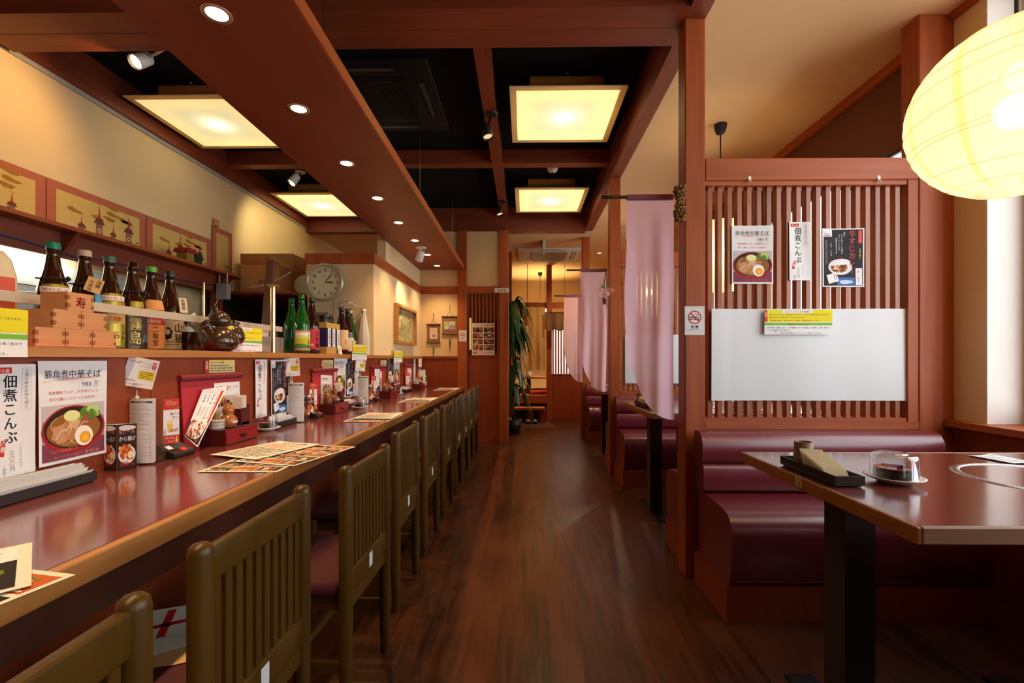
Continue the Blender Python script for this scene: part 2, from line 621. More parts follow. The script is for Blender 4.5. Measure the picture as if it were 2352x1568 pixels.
# end wall of the counter room with its two posts
structure('trim_19', MB().box(-0.872, -0.752, YE - 0.05, YE + 0.07, 0, 2.78, b=0.003), M['post'])
structure('trim_20', MB().box(-0.326, -0.206, YE - 0.05, YE + 0.07, 0, 2.78, b=0.003), M['post'])
structure('wall_partition', MB().box(-1.363, -0.872, YE + 0.01, YE + 0.05, 1.13, 2.78)
          .box(-0.752, -0.326, YE + 0.01, YE + 0.05, 2.05, 2.78), M['plaster'])
structure('trim_21', MB().box(-1.363, -0.872, YE - 0.012, YE + 0.05, 1.955, 2.052)
          .box(-0.752, -0.326, YE - 0.012, YE + 0.05, 1.955, 2.052), M['beam_x'])
structure('trim_22', MB().box(-1.363, -0.872, YE, YE + 0.05, 0, 1.105).box(-1.363, -0.872, YE - 0.012, YE + 0.05, 1.105, 1.135)
          .box(-0.752, -0.326, YE, YE + 0.05, 0, 1.125).box(-0.752, -0.326, YE - 0.01, YE + 0.05, 1.125, 1.15)
          .box(-0.752, -0.326, YE - 0.01, YE, 0.0, 0.085), M['panel'])
# passage behind the end-wall lattice
structure('wall_passage', MB().box(-1.4, -0.25, 7.6, 7.65, 0, 2.8).box(-0.25, -0.2, 7.3, 7.65, 0, 2.8), M['panel'])

# low room in the corner with the painting, its cap band and the wall above it
XP = -1.363
structure('wall_niche', MB().box(-1.965, XP, 4.16, YE + 0.05, 1.134, 1.96).box(-1.965, XP - .031, 4.16, YE + 0.05, 0, 1.134), M['plaster'])
structure('trim_23', MB().box(-1.985, XP + 0.012, 4.148, YE, 1.96, 2.055), M['beam_y'])
structure('wall_upper', MB().box(XP - 0.09, XP - 0.004, 4.54, YE + 0.05, 2.055, 3.0), M['plaster'])

# counter back panel below the ledge
mb = MB()
for a, b in ((-1.0, 1.145), (1.149, 1.665), (1.669, 2.545), (2.549, 3.425), (3.429, 4.305), (4.309, 5.185), (5.189, YE)):
    mb.box(XP - 0.03, XP - 0.001, a, b, 0.60, 1.106)
structure('wall_counter', mb, M['panel'])
t = thing('wooden_ledge', 'oak ledge running above the counter, carrying bottles and boxes', 'ledge', (XP, 2.0, 1.106))
MB().box(XP + 0.006, XP + 0.024, -1.0, YE - 0.012, 1.106, 1.134).build('edge_band', M['oak_y'], t)
MB().box(-1.95, XP + 0.006, -1.0, 4.148, 1.106, 1.133).build('board', M['oak_y'], t)

# the dining counter
ZK, XK = 0.737, -0.80
t = thing('dining_counter', 'long dining counter with red brown top and oak edge', 'counter', (-1.08, 2.5, 0))
MB().box(XP, XK - 0.022, -1.0, YE - 0.052, ZK - 0.04, ZK).build('countertop', M['laminate'], t)
MB().box(XK - 0.022, XK, -1.0, YE - 0.052, ZK - 0.05, ZK + 0.001, b=0.006, seg=3).build('edge_strip', M['oak_y'], t)
MB().box(XK - 0.10, XK - 0.03, -1.0, YE - 0.052, ZK - 0.13, ZK - 0.042).build('apron', wood('dark_apron', (.05, .012, .006), (.07, .018, .008), (1, .1, 1)), t)
mb = MB()
for k in range(8):
    mb.box(-1.23, -1.21, -1.0 + k * 0.9, -1.0 + k * 0.9 + 0.896 if k < 7 else YE - 0.052, 0.0, ZK - 0.042)
mb.build('front_panel', M['panel'], t)

# hanging plywood canopy over the counter
Zs = 2.262
fr0, fr1 = at_z(675, 0, Zs), at_z(1067, 621, Zs)
fl0, fl1 = at_z(600, 303, Zs), at_z(966, 623.8, Zs)


def along(a, b, y):
    t_ = (y - a.y) / (b.y - a.y)
    return a.x + (b.x - a.x) * t_


y0, y1 = -0.8, YE - 0.055
q = [(along(fl0, fl1, y0), y0), (along(fr0, fr1, y0), y0), (along(fr0, fr1, y1), y1), (along(fl0, fl1, y1), y1)]
t = thing('canopy_board', 'long red plywood canopy hung on thin wires above the counter', 'canopy', (q[0][0] * .5 + q[1][0] * .5, 2.6, Zs))
mb = MB()
ys = [y0, 1.05, 2.66, 4.28, y1]
for a, b in zip(ys[:-1], ys[1:]):
    b -= 0.002
    A = [(along(fl0, fl1, a), a), (along(fr0, fr1, a) - .012, a), (along(fr0, fr1, b) - .012, b), (along(fl0, fl1, b), b)]
    mb.hexa([(x, y, Zs) for x, y in A], [(x, y, Zs + 0.05) for x, y in A])
mb.build('board', M['soffit'], t)
A = [(q[1][0] - .012, y0), (q[1][0], y0), (q[2][0], y1), (q[2][0] - .012, y1)]
MB().hexa([(x, y, Zs) for x, y in A], [(x, y, Zs + 0.058) for x, y in A]).build('edge_strip', M['oak_y' if 0 else 'beam_y'], t)
for y in (1.78, 3.5, 5.2):
    x = along(fr0, fr1, y) - 0.03
    MB().cyl((x, y, Zs + .05), (x, y, ZC), 0.0022, n=6).build('wire', M['brass'], t)

WARM = (1.0, 0.66, 0.34)
glow_warm = emit('lit_lamp_glass', (1.0, 0.74, 0.42), 9.0)
ring_mat = flat((0.62, 0.45, 0.33), 0.3, 0.6, name='champagne_ring')
ords = ['first', 'second', 'third', 'fourth', 'fifth', 'sixth', 'seventh', 'eighth']
pts_dl = [(498, 32), (686, 250), (796, 375), (867, 455), (915, 511), (953, 552), (982, 585), (1004, 610)]
proto = None
for i, (px, py) in enumerate(pts_dl):
    p = at_z(px, py, Zs)
    lab = '%s round recessed downlight along the canopy, counted from the camera end' % ords[i]
    if proto is None:
        proto = thing('downlight', lab, 'downlight', p, 0, 'downlights in the canopy')
        MB().lathe([(0.034, -0.001), (0.046, -0.004), (0.048, 0.0)], 28, cap=False).build('trim_ring', ring_mat, proto, world=False)
        MB().lathe([(0.0001, -0.0005), (0.034, -0.0012)], 24, cap=False).build('lamp_glass', glow_warm, proto, world=False)
    else:
        copy_tree(proto, p, None, lab)
    lamp('downlight_beam', 'SPOT', p + Vector((0, 0, -0.012)), 30, WARM, radius=0.03, target=p + Vector((0, 0, -1)), angle=100, blend=0.8)
for y in (0.95, 0.35, -0.25):                  # row goes on out of frame: unseen lamps added to light the near counter
    lamp('downlight_beam', 'SPOT', (-1.03, y, Zs - 0.012), 30, WARM, radius=0.03, target=(-1.03, y, 0), angle=100, blend=0.8)

# square ceiling lights
m, n, l, p = base_mat('lit_acrylic_plate')
out = n['Material Output']
n.remove(p)
tl = n.new('ShaderNodeBsdfTranslucent'); tl.inputs['Color'].default_value = (0.92, 0.90, 0.80, 1)
em = n.new('ShaderNodeEmission'); em.inputs['Color'].default_value = (1.0, 0.86, 0.50, 1); em.inputs['Strength'].default_value = 0.20
ad = n.new('ShaderNodeAddShader')
l.new(tl.outputs[0], ad.inputs[0]); l.new(em.outputs[0], ad.inputs[1]); l.new(ad.outputs[0], out.inputs['Surface'])
M['acrylic'] = m
M['acrylic_rim'] = cloth('acrylic_rim', (0.80, 0.66, 0.38), 0.45)


def ceiling_light(x0, x1, y0, y1, label, watt):
    z = 2.93
    cx, cy = (x0 + x1) / 2, (y0 + y1) / 2
    t = thing('ceiling_light', label, 'ceiling light', (cx, cy, z), 0, 'square ceiling lights')
    r = 0.045
    MB().box(x0 + r, x1 - r, y0 + r, y1 - r, z, z + 0.006).build('diffuser', M['acrylic'], t)
    mb = MB().box(x0, x1, y0, y0 + r, z, z + 0.008).box(x0, x1, y1 - r, y1, z, z + 0.008)
    mb.box(x0, x0 + r, y0 + r, y1 - r, z, z + 0.008).box(x1 - r, x1, y0 + r, y1 - r, z, z + 0.008)
    mb.build('rim', M['acrylic_rim'], t)
    i = 0.16
    e = .006
    a = [(x0 + e, y0 + e, z + .009), (x1 - e, y0 + e, z + .009), (x1 - e, y1 - e, z + .009), (x0 + e, y1 - e, z + .009)]
    b = [(x0 + i, y0 + i, z + .09), (x1 - i, y0 + i, z + .09), (x1 - i, y1 - i, z + .09), (x0 + i, y1 - i, z + .09)]
    MB().add(a + b, [(0, 1, 5, 4), (1, 2, 6, 5), (2, 3, 7, 6), (3, 0, 4, 7), (4, 5, 6, 7)]).build('reflector', M['gold'], t)
    MB().box(x0 + i - .02, x1 - i + .02, y0 + i - .02, y1 - i + .02, z + .09, z + .155).build('mounting_box', M['oak_x'], t)
    MB().box(cx - .01, cx + .01, cy - .30, cy - .28, z + .155, z + .20).build('latch', M['brass'], t)
    lamp('ceiling_lamp', 'POINT', (cx, cy, z + 0.082), watt, (1.0, 0.92, 0.70), radius=0.075)
    return t


ceiling_light(-0.10, 0.70, 3.106, 3.907, 'square ceiling light beside the dark air conditioner, between the crossing beams', 62)
ceiling_light(-0.10, 0.70, 4.955, 5.777, 'square ceiling light beyond the crossing beam, below the small round sensor', 66)
ceiling_light(-2.80, -2.00, 3.178, 3.98, 'square ceiling light over the kitchen, dimmer at its edges', 30)
ceiling_light(-2.82, -2.00, 5.07, 5.92, 'square ceiling light over the kitchen, farther along, behind a white spotlight', 50)

# ================================================================== CHAIRS AT THE COUNTER
sticker = flat((0.75, 0.78, 0.80), 0.5, name='white_sticker')
ink = flat((0.02, 0.02, 0.025), 0.6, name='black_ink')


def make_chair(label):
    t = thing('slat_back_chair', label, 'chair', (0, 0, 0), 0, 'counter chairs')
    h, w = 0.782, 0.182                        # post height, half spacing of the posts
    for sgn in (-1, 1):
        y = sgn * w
        mb = MB().lathe([(0.0165, 0.0), (0.0165, 0.03), (0.0175, 0.032), (0.0195, 0.12), (0.0205, 0.45), (0.0205, h - 0.018), (0.0185, h - 0.008),
                         (0.013, h - 0.002), (0.0, h)], 20, X=Matrix.Translation((0, y, 0)))
        mb.build('rear_leg', M['chair'], t, world=False)
        mb = MB().lathe([(0.016, 0), (0.018, 0.03), (0.019, 0.40)], 16, X=Matrix.Translation((-0.365, y, 0)))
        mb.build('front_leg', M['chair'], t, world=False)
    MB().box(-0.011, 0.011, -w + .012, w - .012, 0.705, 0.768, b=0.005, seg=2).build('top_rail', M['chair'], t, world=False)
    MB().box(-0.011, 0.011, -w + .012, w - .012, 0.392, 0.462, b=0.004, seg=2).build('lower_rail', M['chair'], t, world=False)
    mb = MB()
    n = 10
    for k in range(n):
        y = -w + 0.036 + k * (2 * w - 0.072) / (n - 1)
        mb.box(-0.007, 0.007, y - 0.0095, y + 0.0095, 0.455, 0.712, b=0.002)
    mb.build('slat_panel', M['chair'], t, world=False)
    o = MB().box(0.0112, 0.0120, -0.018, 0.012, 0.405, 0.452).build('number_sticker', sticker, t, world=False)
    o['label'] = 'small white number sticker'
    mb = MB()
    for sgn in (-1, 1):
        mb.box(-0.365, 0, sgn * (w - .02) - 0.009, sgn * (w - .02) + 0.009, 0.345, 0.395)
    mb.box(-0.375, -0.357, -w + .015, w - .015, 0.345, 0.395)
    mb.box(-0.012, 0.006, -w + .015, w - .015, 0.345, 0.388)
    mb.build('seat_frame', M['chair'], t, world=False)
    o = MB().box(-0.385, -0.018, -w - .012, w + .012, 0.392, 0.440, b=0.018, seg=3).build('seat_cushion', M['cushion'], t, world=False)
    mb = MB()
    for sgn in (-1, 1):
        mb.box(-0.36, 0, sgn * w - 0.008, sgn * w + 0.008, 0.165, 0.20)
    mb.box(-0.19, -0.172, -w, w, 0.168, 0.197)
    mb.build('stretcher', M['chair'], t, world=False)
    return t


wch = [
    (-0.525, 0.435, 1.0, 'olive brown slat-back chair nearest the camera, only its top rail and one post seen'),
    (-0.560, 0.973, 0.0, 'slat-back chair with the white and red printed sheet on its seat'),
    (-0.527, 1.548, -1.0, 'slat-back chair with the largest white sticker in full view on its lower rail'),
    (-0.560, 2.190, 0.0, 'slat-back chair just past the one set out toward the aisle, fourth in the row'),
    (-0.560, 2.757, 0.0, 'fifth slat-back chair along the counter'),
    (-0.560, 3.355, 0.0, 'sixth slat-back chair along the counter'),
    (-0.565, 3.930, 0.0, 'seventh slat-back chair along the counter'),
    (-0.565, 4.400, 0.0, 'eighth slat-back chair along the counter'),
    (-0.575, 4.935, 0.0, 'ninth slat-back chair along the counter, last but one'),
    (-0.575, 5.400, 0.0, 'last slat-back chair of the row, by the end wall'),
]
ch0 = make_chair(wch[0][3])
for i, (x, y, rz, lab) in enumerate(wch):
    if i == 0:
        ch0.location, ch0.rotation_euler = (x, y, 0), (0, 0, R(rz))
    else:
        copy_tree(ch0, (x, y, 0), R(rz), lab)

# ================================================================== BOOTHS
def profile_sofa(yb, yf, d):
    """seat outline in (y, z): yb = back plane, yf = seat front, d = +1 when it faces the camera"""
    f = lambda a: yb - d * a                   # a metres out from the back plane
    L = abs(yb - yf)
    seat = [(f(0.04), 0.15), (f(L - 0.045), 0.15), (f(L - 0.032), 0.19), (f(L - 0.018), 0.28), (f(L - 0.012), 0.36), (f(L - 0.018), 0.400), (f(L - 0.034), 0.428),
            (f(L - 0.062), 0.446), (f(L - 0.105), 0.455), (f(L - 0.16), 0.459), (f(0.10), 0.462), (f(0.04), 0.45)]
    low = [(f(0.02), 0.455), (f(0.115), 0.460), (f(0.128), 0.48), (f(0.125), 0.58), (f(0.112), 0.605), (f(0.02), 0.61)]
    top = [(f(0.02), 0.605), (f(0.112), 0.606), (f(0.130), 0.625), (f(0.128), 0.70), (f(0.105), 0.738), (f(0.065), 0.752), (f(0.02), 0.745)]
    base = [(f(0.02), 0.0), (f(L - 0.04), 0.0), (f(L - 0.04), 0.15), (f(0.02), 0.15)]
    return seat, low, top, base


def soft(o, w=0.012, seg=3):
    b = o.modifiers.new('round', 'BEVEL')
    b.width = w
    b.segments = seg
    b.limit_method = 'ANGLE'
    b.angle_limit = R(50)
    return o


def sofa(x0, x1, yb, yf, d, label):
    t = thing('booth_sofa', label, 'sofa', ((x0 + x1) / 2, (yb + yf) / 2, 0), 0, 'booth sofas')
    seat, low, top, base = profile_sofa(yb, yf, d)
    for nm, pr, a, b in (('seat', seat, x0 + 0.012, x1), ('lower_back', low, x0 + .006, x1 + .0), ('upper_back', top, x0, x1 + .04)):
        o = MB().prism(pr, a, b, 'x', sm=False).build(nm, M['leather'], t)
        soft(o, 0.022 if nm != 'seat' else 0.024, 4)
        for f in o.data.polygons:
            f.use_smooth = True
    MB().prism(base, x0 + 0.0, x1, 'x').build('plinth', M['panel'], t)
    return t


sofa(0.845, 1.70, 0.42, 0.80, -1, 'unseen wine leather sofa on the camera side of table 26, added to block window light')  # out of frame, added to keep window light off the opposite sofa base
sofa(0.845, 1.94, 2.325, 1.90, 1, 'wine leather sofa below the lattice with the wide white paper')
sofa(0.845, 2.10, 2.455, 2.82, -1, 'wine leather sofa backing onto the first lattice, its rounded end beside the post')
sofa(0.845, 1.94, 4.372, 3.93, 1, 'wine leather sofa behind the black leg of the second booth table')
sofa(0.845, 2.10, 4.505, 4.90, -1, 'wine leather sofa backing onto the second booth post')
sofa(0.845, 2.10, 6.435, 6.02, 1, 'wine leather sofa facing the camera in the third booth')
sofa(0.845, 2.10, 6.570, 6.98, -1, 'farthest wine leather sofa, beyond the third pink curtain')


def lattice(y, label, x0, x1, cat='lattice'):
    t = thing('lattice_screen', label, 'lattice screen', ((x0 + x1) / 2, y + .05, 0.75), 0, 'lattice screens between booths')
    MB().box(x0, x1, y + 0.0, y + 0.10, 2.0, 2.112, b=0.004).box(x0, x1 - .05, y + .01, y + .09, 1.978, 2.0).build('top_rail', M['beam_x'], t)
    mb = MB()
    n = 20
    p = (x1 - 0.085 - (x0 + 0.035)) / (n - 1)
    for k in range(n):
        x = x0 + 0.035 + k * p
        mb.box(x - 0.011, x + 0.011, y + 0.028, y + 0.067, 0.80, 1.98)
    mb.build('slat_panel', M['slat'], t)
    MB().box(x0, x1 - .05, y + .012, y + .09, 0.785, 0.803).box(x0, x1 - .0, y, y + .10, 0.745, 0.785).box(x0, x1, y + .004, y + .10, 0.66, 0.743).build('bottom_rail', M['beam_x'], t)
    MB().box(x1 - 0.05, x1, y + .005, y + .095, 0.785, 2.0).build('side_stile', M['post'], t)
    MB().box(x0, x1, y + 0.02, y + 0.085, 0.0, 0.66).build('lower_board', M['panel'], t)
    return t


lattice(0.294, 'unseen red wood lattice screen closing the booth of table 26, added to block window light', PX1, 1.98)  # unseen screen, added to hold back window light from the near side
lattice(2.341, 'red wood lattice screen with three posters and a wide white paper', PX1, 1.98)
lattice(4.388, 'red wood lattice screen seen beside the first pink curtain', PX1, 1.98)
lattice(6.45, 'red wood lattice screen past the third booth', PX1, 2.10)

# booth tables
def booth_table(yc, label, num):
    zt = 0.75
    t = thing('booth_table', label, 'table', (1.45, yc, 0), 0, 'booth tables')
    x0, x1, a, b = 0.815, 2.08, yc - 0.39, yc + 0.39
    MB().box(x0 + .012, x1, a + .012, b - .012, zt - .033, zt).build('tabletop', M['laminate'], t)
    MB().box(x0, x0 + .012, a, b, zt - .037, zt + .0006, b=0.003).build('oak_edge', M['oak_y'], t)
    o = MB().box(x0 + .012, x1, a, a + .012, zt - .037, zt + .0006, b=0.003).build('front_edge', M['daylit_wood'], t)
    MB().box(x0 + .012, x1, b - .012, b, zt - .037, zt + .0006, b=0.003).build('rear_edge', M['daylit_wood'], t)
    MB().box(0.905, 0.99, yc - .045, yc + .045, 0.012, zt - .033).build('leg', M['black'], t)
    MB().box(1.58, 1.665, yc - .045, yc + .045, 0.012, zt - .033).build('leg', M['black'], t)
    MB().box(0.90, 0.995, yc - .25, yc + .25, 0.0, 0.012).build('foot_plate', M['black'], t)
    MB().box(1.575, 1.67, yc - .25, yc + .25, 0.0, 0.012).build('foot_plate', M['black'], t)
    cx = 1.52
    o = MB().lathe([(0.186, zt + .0006), (0.190, zt + .003), (0.204, zt + .003), (0.210, zt + .0006)], 72, X=Matrix.Translation((cx, yc, 0)), cap=False).build('grill_ring', M['steel'], t)
    MB().lathe([(0.0001, zt + .0012), (0.018, zt + .0012)], 24, X=Matrix.Translation((cx, yc, 0)), cap=False).build('finger_hole', M['black'], t)
    return t


booth_table(1.36, 'booth table numbered 26 with a round steel grill ring', '26')
booth_table(3.37, 'booth table half hidden behind the first pink curtain', '')
booth_table(5.42, 'third booth table, behind the second pink curtain', '')

# ================================================================== PINK CURTAINS
M['pink'] = cloth('thin_pink_cloth', (0.99, 0.66, 0.76), 0.68, 0.07)
M['pink_hem'] = cloth('doubled_pink_cloth', (0.55, 0.22, 0.34), 0.3, 0.0)
M['bamboo'] = wood('smoked_bamboo', (0.045, 0.018, 0.010), (0.10, 0.045, 0.025), (0.1, 1, 1), 20, 0.4)


def curtain(y, label, seed):
    rnd = random.Random(seed)
    x0, x1, zt, zb, zl = 0.552, 0.806, 1.985, 0.775, 1.02
    t = thing('pink_curtain', label, 'curtain', (0.68, y, zb), 0, 'pink half curtains on bamboo rods')
    pts = [(0.415 + k * 0.055, y, zt - .012) for k in range(8)]
    mb = MB()
    rr = [0.010 if k % 2 else 0.0085 for k in range(8)]
    mb.tube(pts, rr, 10)
    mb.build('rod', M['bamboo'], t)
    ph = rnd.uniform(0, 6)

    def fn(u, v):                              # v: 0 top .. 1 bottom
        x = x0 + (x1 - x0) * u + 0.006 * math.sin(5 * v + ph) * (v > .3)
        c = max(0.0, 1 - u * 1.05)
        low = zb + (zl - zb + 0.28) * (1 - math.sqrt(max(0.0, 1 - c * c))) ** 1.0
        z = zt - .028 - (zt - .028 - low) * v
        fold = 0.016 * v * math.sin(u * 9 + ph + 1.2 * v) + 0.010 * v * math.sin(u * 17 + 2 * ph)
        return (x, y + fold, z)
    MB().grid(fn, 26, 40).build('cloth', M['pink'], t, fix=False)
    MB().box(x0, x1, y - .0135, y + .0135, zt - .030, zt + .001, b=.008, seg=2).build('sleeve', M['pink_hem'], t)
    return t


curtain(2.50, 'pink curtain hanging behind the post with the no-smoking sign', 1)
curtain(4.55, 'pink curtain hanging by the post with the small vase of pink flowers', 2)
curtain(6.40, 'farthest pink curtain, hanging lowest in the picture over the last sofas', 3)

# ================================================================== LANTERNS
m, n, l, p = base_mat('lit_lantern_paper')
out = n['Material Output']
n.remove(p)
tl = n.new('ShaderNodeBsdfTranslucent'); tl.inputs['Color'].default_value = (1.0, 0.90, 0.66, 1)
em = n.new('ShaderNodeEmission'); em.inputs['Color'].default_value = (1.0, 0.74, 0.38, 1); em.inputs['Strength'].default_value = 0.34
df = n.new('ShaderNodeBsdfDiffuse'); df.inputs['Color'].default_value = (0.8, 0.72, 0.5, 1)
mx = n.new('ShaderNodeMixShader'); mx.inputs[0].default_value = 0.25
ad = n.new('ShaderNodeAddShader')
rf = n.new('ShaderNodeBsdfRefraction'); rf.inputs['IOR'].default_value = 1.02; rf.inputs['Roughness'].default_value = 0.85; rf.inputs['Color'].default_value = (1.0, 0.92, 0.74, 1)
m0 = n.new('ShaderNodeMixShader'); m0.inputs[0].default_value = 0.35
l.new(tl.outputs[0], m0.inputs[1]); l.new(rf.outputs[0], m0.inputs[2])
l.new(m0.outputs[0], mx.inputs[1]); l.new(df.outputs[0], mx.inputs[2])
l.new(mx.outputs[0], ad.inputs[0]); l.new(em.outputs[0], ad.inputs[1]); l.new(ad.outputs[0], out.inputs['Surface'])
M['lantern'] = m
M['lantern_seam'] = cloth('lantern_seam', (0.98, 0.84, 0.56), 0.95, 0.35)
M['cord'] = flat((0.015, 0.012, 0.01), 0.6, name='black_cord')

LX, LY, LZ, LR = 1.43, 1.36, 1.825, 0.255
t = thing('round_paper_lantern', 'round white paper lantern hanging over table 26', 'lantern', (LX, LY, LZ - .245))
prof = []
N = 44
for i in range(N + 1):
    a = -math.pi / 2 + math.pi * i / N
    r, z = LR * math.cos(a), 0.97 * LR * math.sin(a)
    if r < 0.085:
        continue
    prof.append((r * (1 + 0.004 * math.cos(i * math.pi)), LZ + z))
MB().lathe(prof, 64, X=Matrix.Translation((LX, LY, 0)), cap=False).build('paper_shade', M['lantern'], t, fix=False)
rnd = random.Random(5)
mb = MB()
for k in range(11):                            # thin bamboo hoops, a little uneven
    a = -1.22 + 2.44 * k / 10
    r, z = LR * math.cos(a) + .0012, LZ + 0.97 * LR * math.sin(a)
    tx, ty = rnd.uniform(-.10, .10), rnd.uniform(-.10, .10)
    pts = []
    for i in range(65):
        g = 2 * math.pi * i / 64
        zz = z + r * (tx * math.cos(g) + ty * math.sin(g))
        b = max(-.999, min(.999, (zz - LZ) / (0.97 * LR)))
        rr = LR * math.sqrt(1 - b * b) + .001
        pts.append((LX + rr * math.cos(g), LY + rr * math.sin(g), zz))
    mb.tube(pts, 0.0011, 5)
mb.build('hoop', M['lantern_seam'], t)
mb = MB()
for k in range(10):                            # glued paper seams from pole to pole
    g0 = 2 * math.pi * k / 10 + .28
    fnv = lambda u, v, g0=g0: (LX + (LR + .0012) * math.cos(-1.22 + 2.44 * v) * math.cos(g0 + (u - .5) * .085 + .05 * math.sin(7 * v + k)),
                               LY + (LR + .0012) * math.cos(-1.22 + 2.44 * v) * math.sin(g0 + (u - .5) * .085 + .05 * math.sin(7 * v + k)),
                               LZ + .97 * (LR + .0012) * math.sin(-1.22 + 2.44 * v))
    mb.grid(fnv, 2, 26)
mb.build('paper_seam', M['lantern_seam'], t, fix=False)
MB().tube([(LX, LY, LZ + .12), (LX, LY, 2.83)], 0.0055, 8).tube([(LX + .02 * math.cos(k), LY + .02 * math.sin(k), LZ + .255 + .012 * math.sin(3 * k)) for k in [0.5 * q for q in range(14)]], .006, 6).build('cord', M['cord'], t)
MB().lathe([(0.010, LZ + .060), (0.026, LZ + .075), (0.026, LZ + .10), (0.016, LZ + .12), (0.012, LZ + .13)], 16, X=Matrix.Translation((LX, LY, 0))).build('bulb', emit('lantern_bulb', (1, .8, .45), 3.0), t)
lamp('lantern_lamp', 'POINT', (LX, LY, LZ - 0.005), 2.6, (1.0, 0.74, 0.38), radius=0.045)


def pendant(y, x, label, round_=False):
    t = thing('cylinder_lantern', label, 'lantern', (x, y, 1.60), 0, 'paper lanterns over booth tables')
    r, z0, z1 = 0.132, 1.61, 2.10
    MB().lathe([(r, z0), (r, z1)], 40, X=Matrix.Translation((x, y, 0)), cap=False).build('paper_shade', M['lantern'], t, fix=False)
    mb = MB()
    for z in (z0, z1):
        mb.tube([(x + r * math.cos(a * .157), y + r * math.sin(a * .157), z) for a in range(41)], .003, 5)
    mb.build('hoop', M['lantern_seam'], t)
    MB().tube([(x, y, 1.9), (x, y, 2.78)], 0.0045, 8).build('cord', M['cord'], t)
    MB().lathe([(0.012, 2.755), (0.03, 2.765), (0.042, 2.80), (0.046, 2.83)], 20, X=Matrix.Translation((x, y, 0))).build('ceiling_cup', M['cord'], t)
    lamp('lantern_lamp', 'POINT', (x, y, 1.88), 6, (1.0, 0.74, 0.38), radius=0.05)
    return t


pendant(3.43, 1.45, 'tall paper lantern glowing behind the first lattice, hung from a black ceiling cup')
pendant(5.42, 1.45, 'paper lantern over the third booth, seen past the vase of flowers')

# ================================================================== FITTINGS ON CEILING AND BEAMS
def cassette(x0, x1, y0, y1, z, mat, grille, label, lid):
    t = thing('ceiling_air_conditioner', label, 'air conditioner', ((x0 + x1) / 2, (y0 + y1) / 2, z))
    MB().box(x0, x1, y0, y1, z, z + .025, b=.008, seg=2).build('panel', mat, t)
    w, h = x1 - x0, y1 - y0
    mb = MB()
    gx0, gx1, gy0, gy1 = x0 + .2 * w, x1 - .2 * w, y0 + .2 * h, y1 - .2 * h
    mb.box(gx0, gx1, gy0, gy1, z - .006, z)
    k = 26
    for i in range(k):
        x = gx0 + .02 + (gx1 - gx0 - .04) * i / (k - 1)
        mb.box(x - .004, x + .004, gy0 + .02, gy1 - .02, z - .012, z - .006)
    mb.build('intake_grille', grille, t)
    for a, b, c, d in ((x0 + .25 * w, x1 - .25 * w, y0 + .06 * h, y0 + .13 * h), (x0 + .25 * w, x1 - .25 * w, y1 - .13 * h, y1 - .06 * h),
                       (x0 + .06 * w, x0 + .13 * w, y0 + .25 * h, y1 - .25 * h), (x1 - .13 * w, x1 - .06 * w, y0 + .25 * h, y1 - .25 * h)):
        mb = MB().box(a, b, c, d, z - .003, z)
        o = mb.build('outlet', M['black'], t)
        if b - a > d - c:
            MB().box(a + .01, b - .01, c + .02, d - .02, z - .010, z - .004).build('louvre', lid, o, world=False).location = -Vector(t['_w'])
        else:
            MB().box(a + .02, b - .02, c + .01, d - .01, z - .010, z - .004).build('louvre', lid, o, world=False).location = -Vector(t['_w'])
    return t


cassette(-1.60, -0.64, 3.02, 3.97, ZC - .025, flat((0.006, 0.0055, 0.005), 0.5, name='black_plastic', spec=0.3), flat((0.008, 0.0075, 0.007), 0.45, name='black_grille', spec=0.3),
         'black ceiling air conditioner beside the canopy', flat((0.05, 0.05, 0.05), 0.3, name='dark_louvre'))
cassette(-0.10, 0.88, 7.05, 8.0, 2.775, M['white'], flat((0.42, 0.36, 0.28), 0.6, name='grey_filter'), 'white ceiling air conditioner in the back room', M['white'])

t = thing('smoke_sensor', 'small round cream sensor on the black ceiling above the farther square light', 'sensor', at_z(1269, 390, ZC - .02))
MB().lathe([(0.022, -.022), (0.04, -.02), (0.052, -.006), (0.055, 0.02)], 24).build('housing', M['white'], t, world=False)
MB().lathe([(0.0, -.032), (0.02, -.028), (0.022, -.022)], 16).build('lens', M['steel'], t, world=False)


def spotlight(base, head, aim, mat, label, lens, group, disc=True):
    base, head, aim = Vector(base), Vector(head), Vector(aim)
    t = thing('spotlight', label, 'spotlight', base, 0, group)
    if disc:
        MB().lathe([(0.040, -.012), (0.052, -.008), (0.055, 0.0)], 24, X=Matrix.Translation(base)).build('mount', mat, t)
    d = (aim - head).normalized()
    MB().tube([base, base.lerp(head, .5) + Vector((0, 0, -.01)), head - d * .03], 0.009, 8).build('arm', mat, t)
    X = Matrix.Translation(head) @ d.to_track_quat('Z', 'Y').to_matrix().to_4x4()
    MB().lathe([(0.028, -.055), (0.036, -.05), (0.042, 0.05), (0.040, 0.052), (0.034, 0.035)], 24, X=X, cap=False).lathe([(0.0, -.056), (0.028, -.055)], 24, X=X).build('head', mat, t)
    MB().lathe([(0.0001, 0.036), (0.036, 0.036)], 24, X=X, cap=False).build('lens', lens, t)
    return head + d * .07


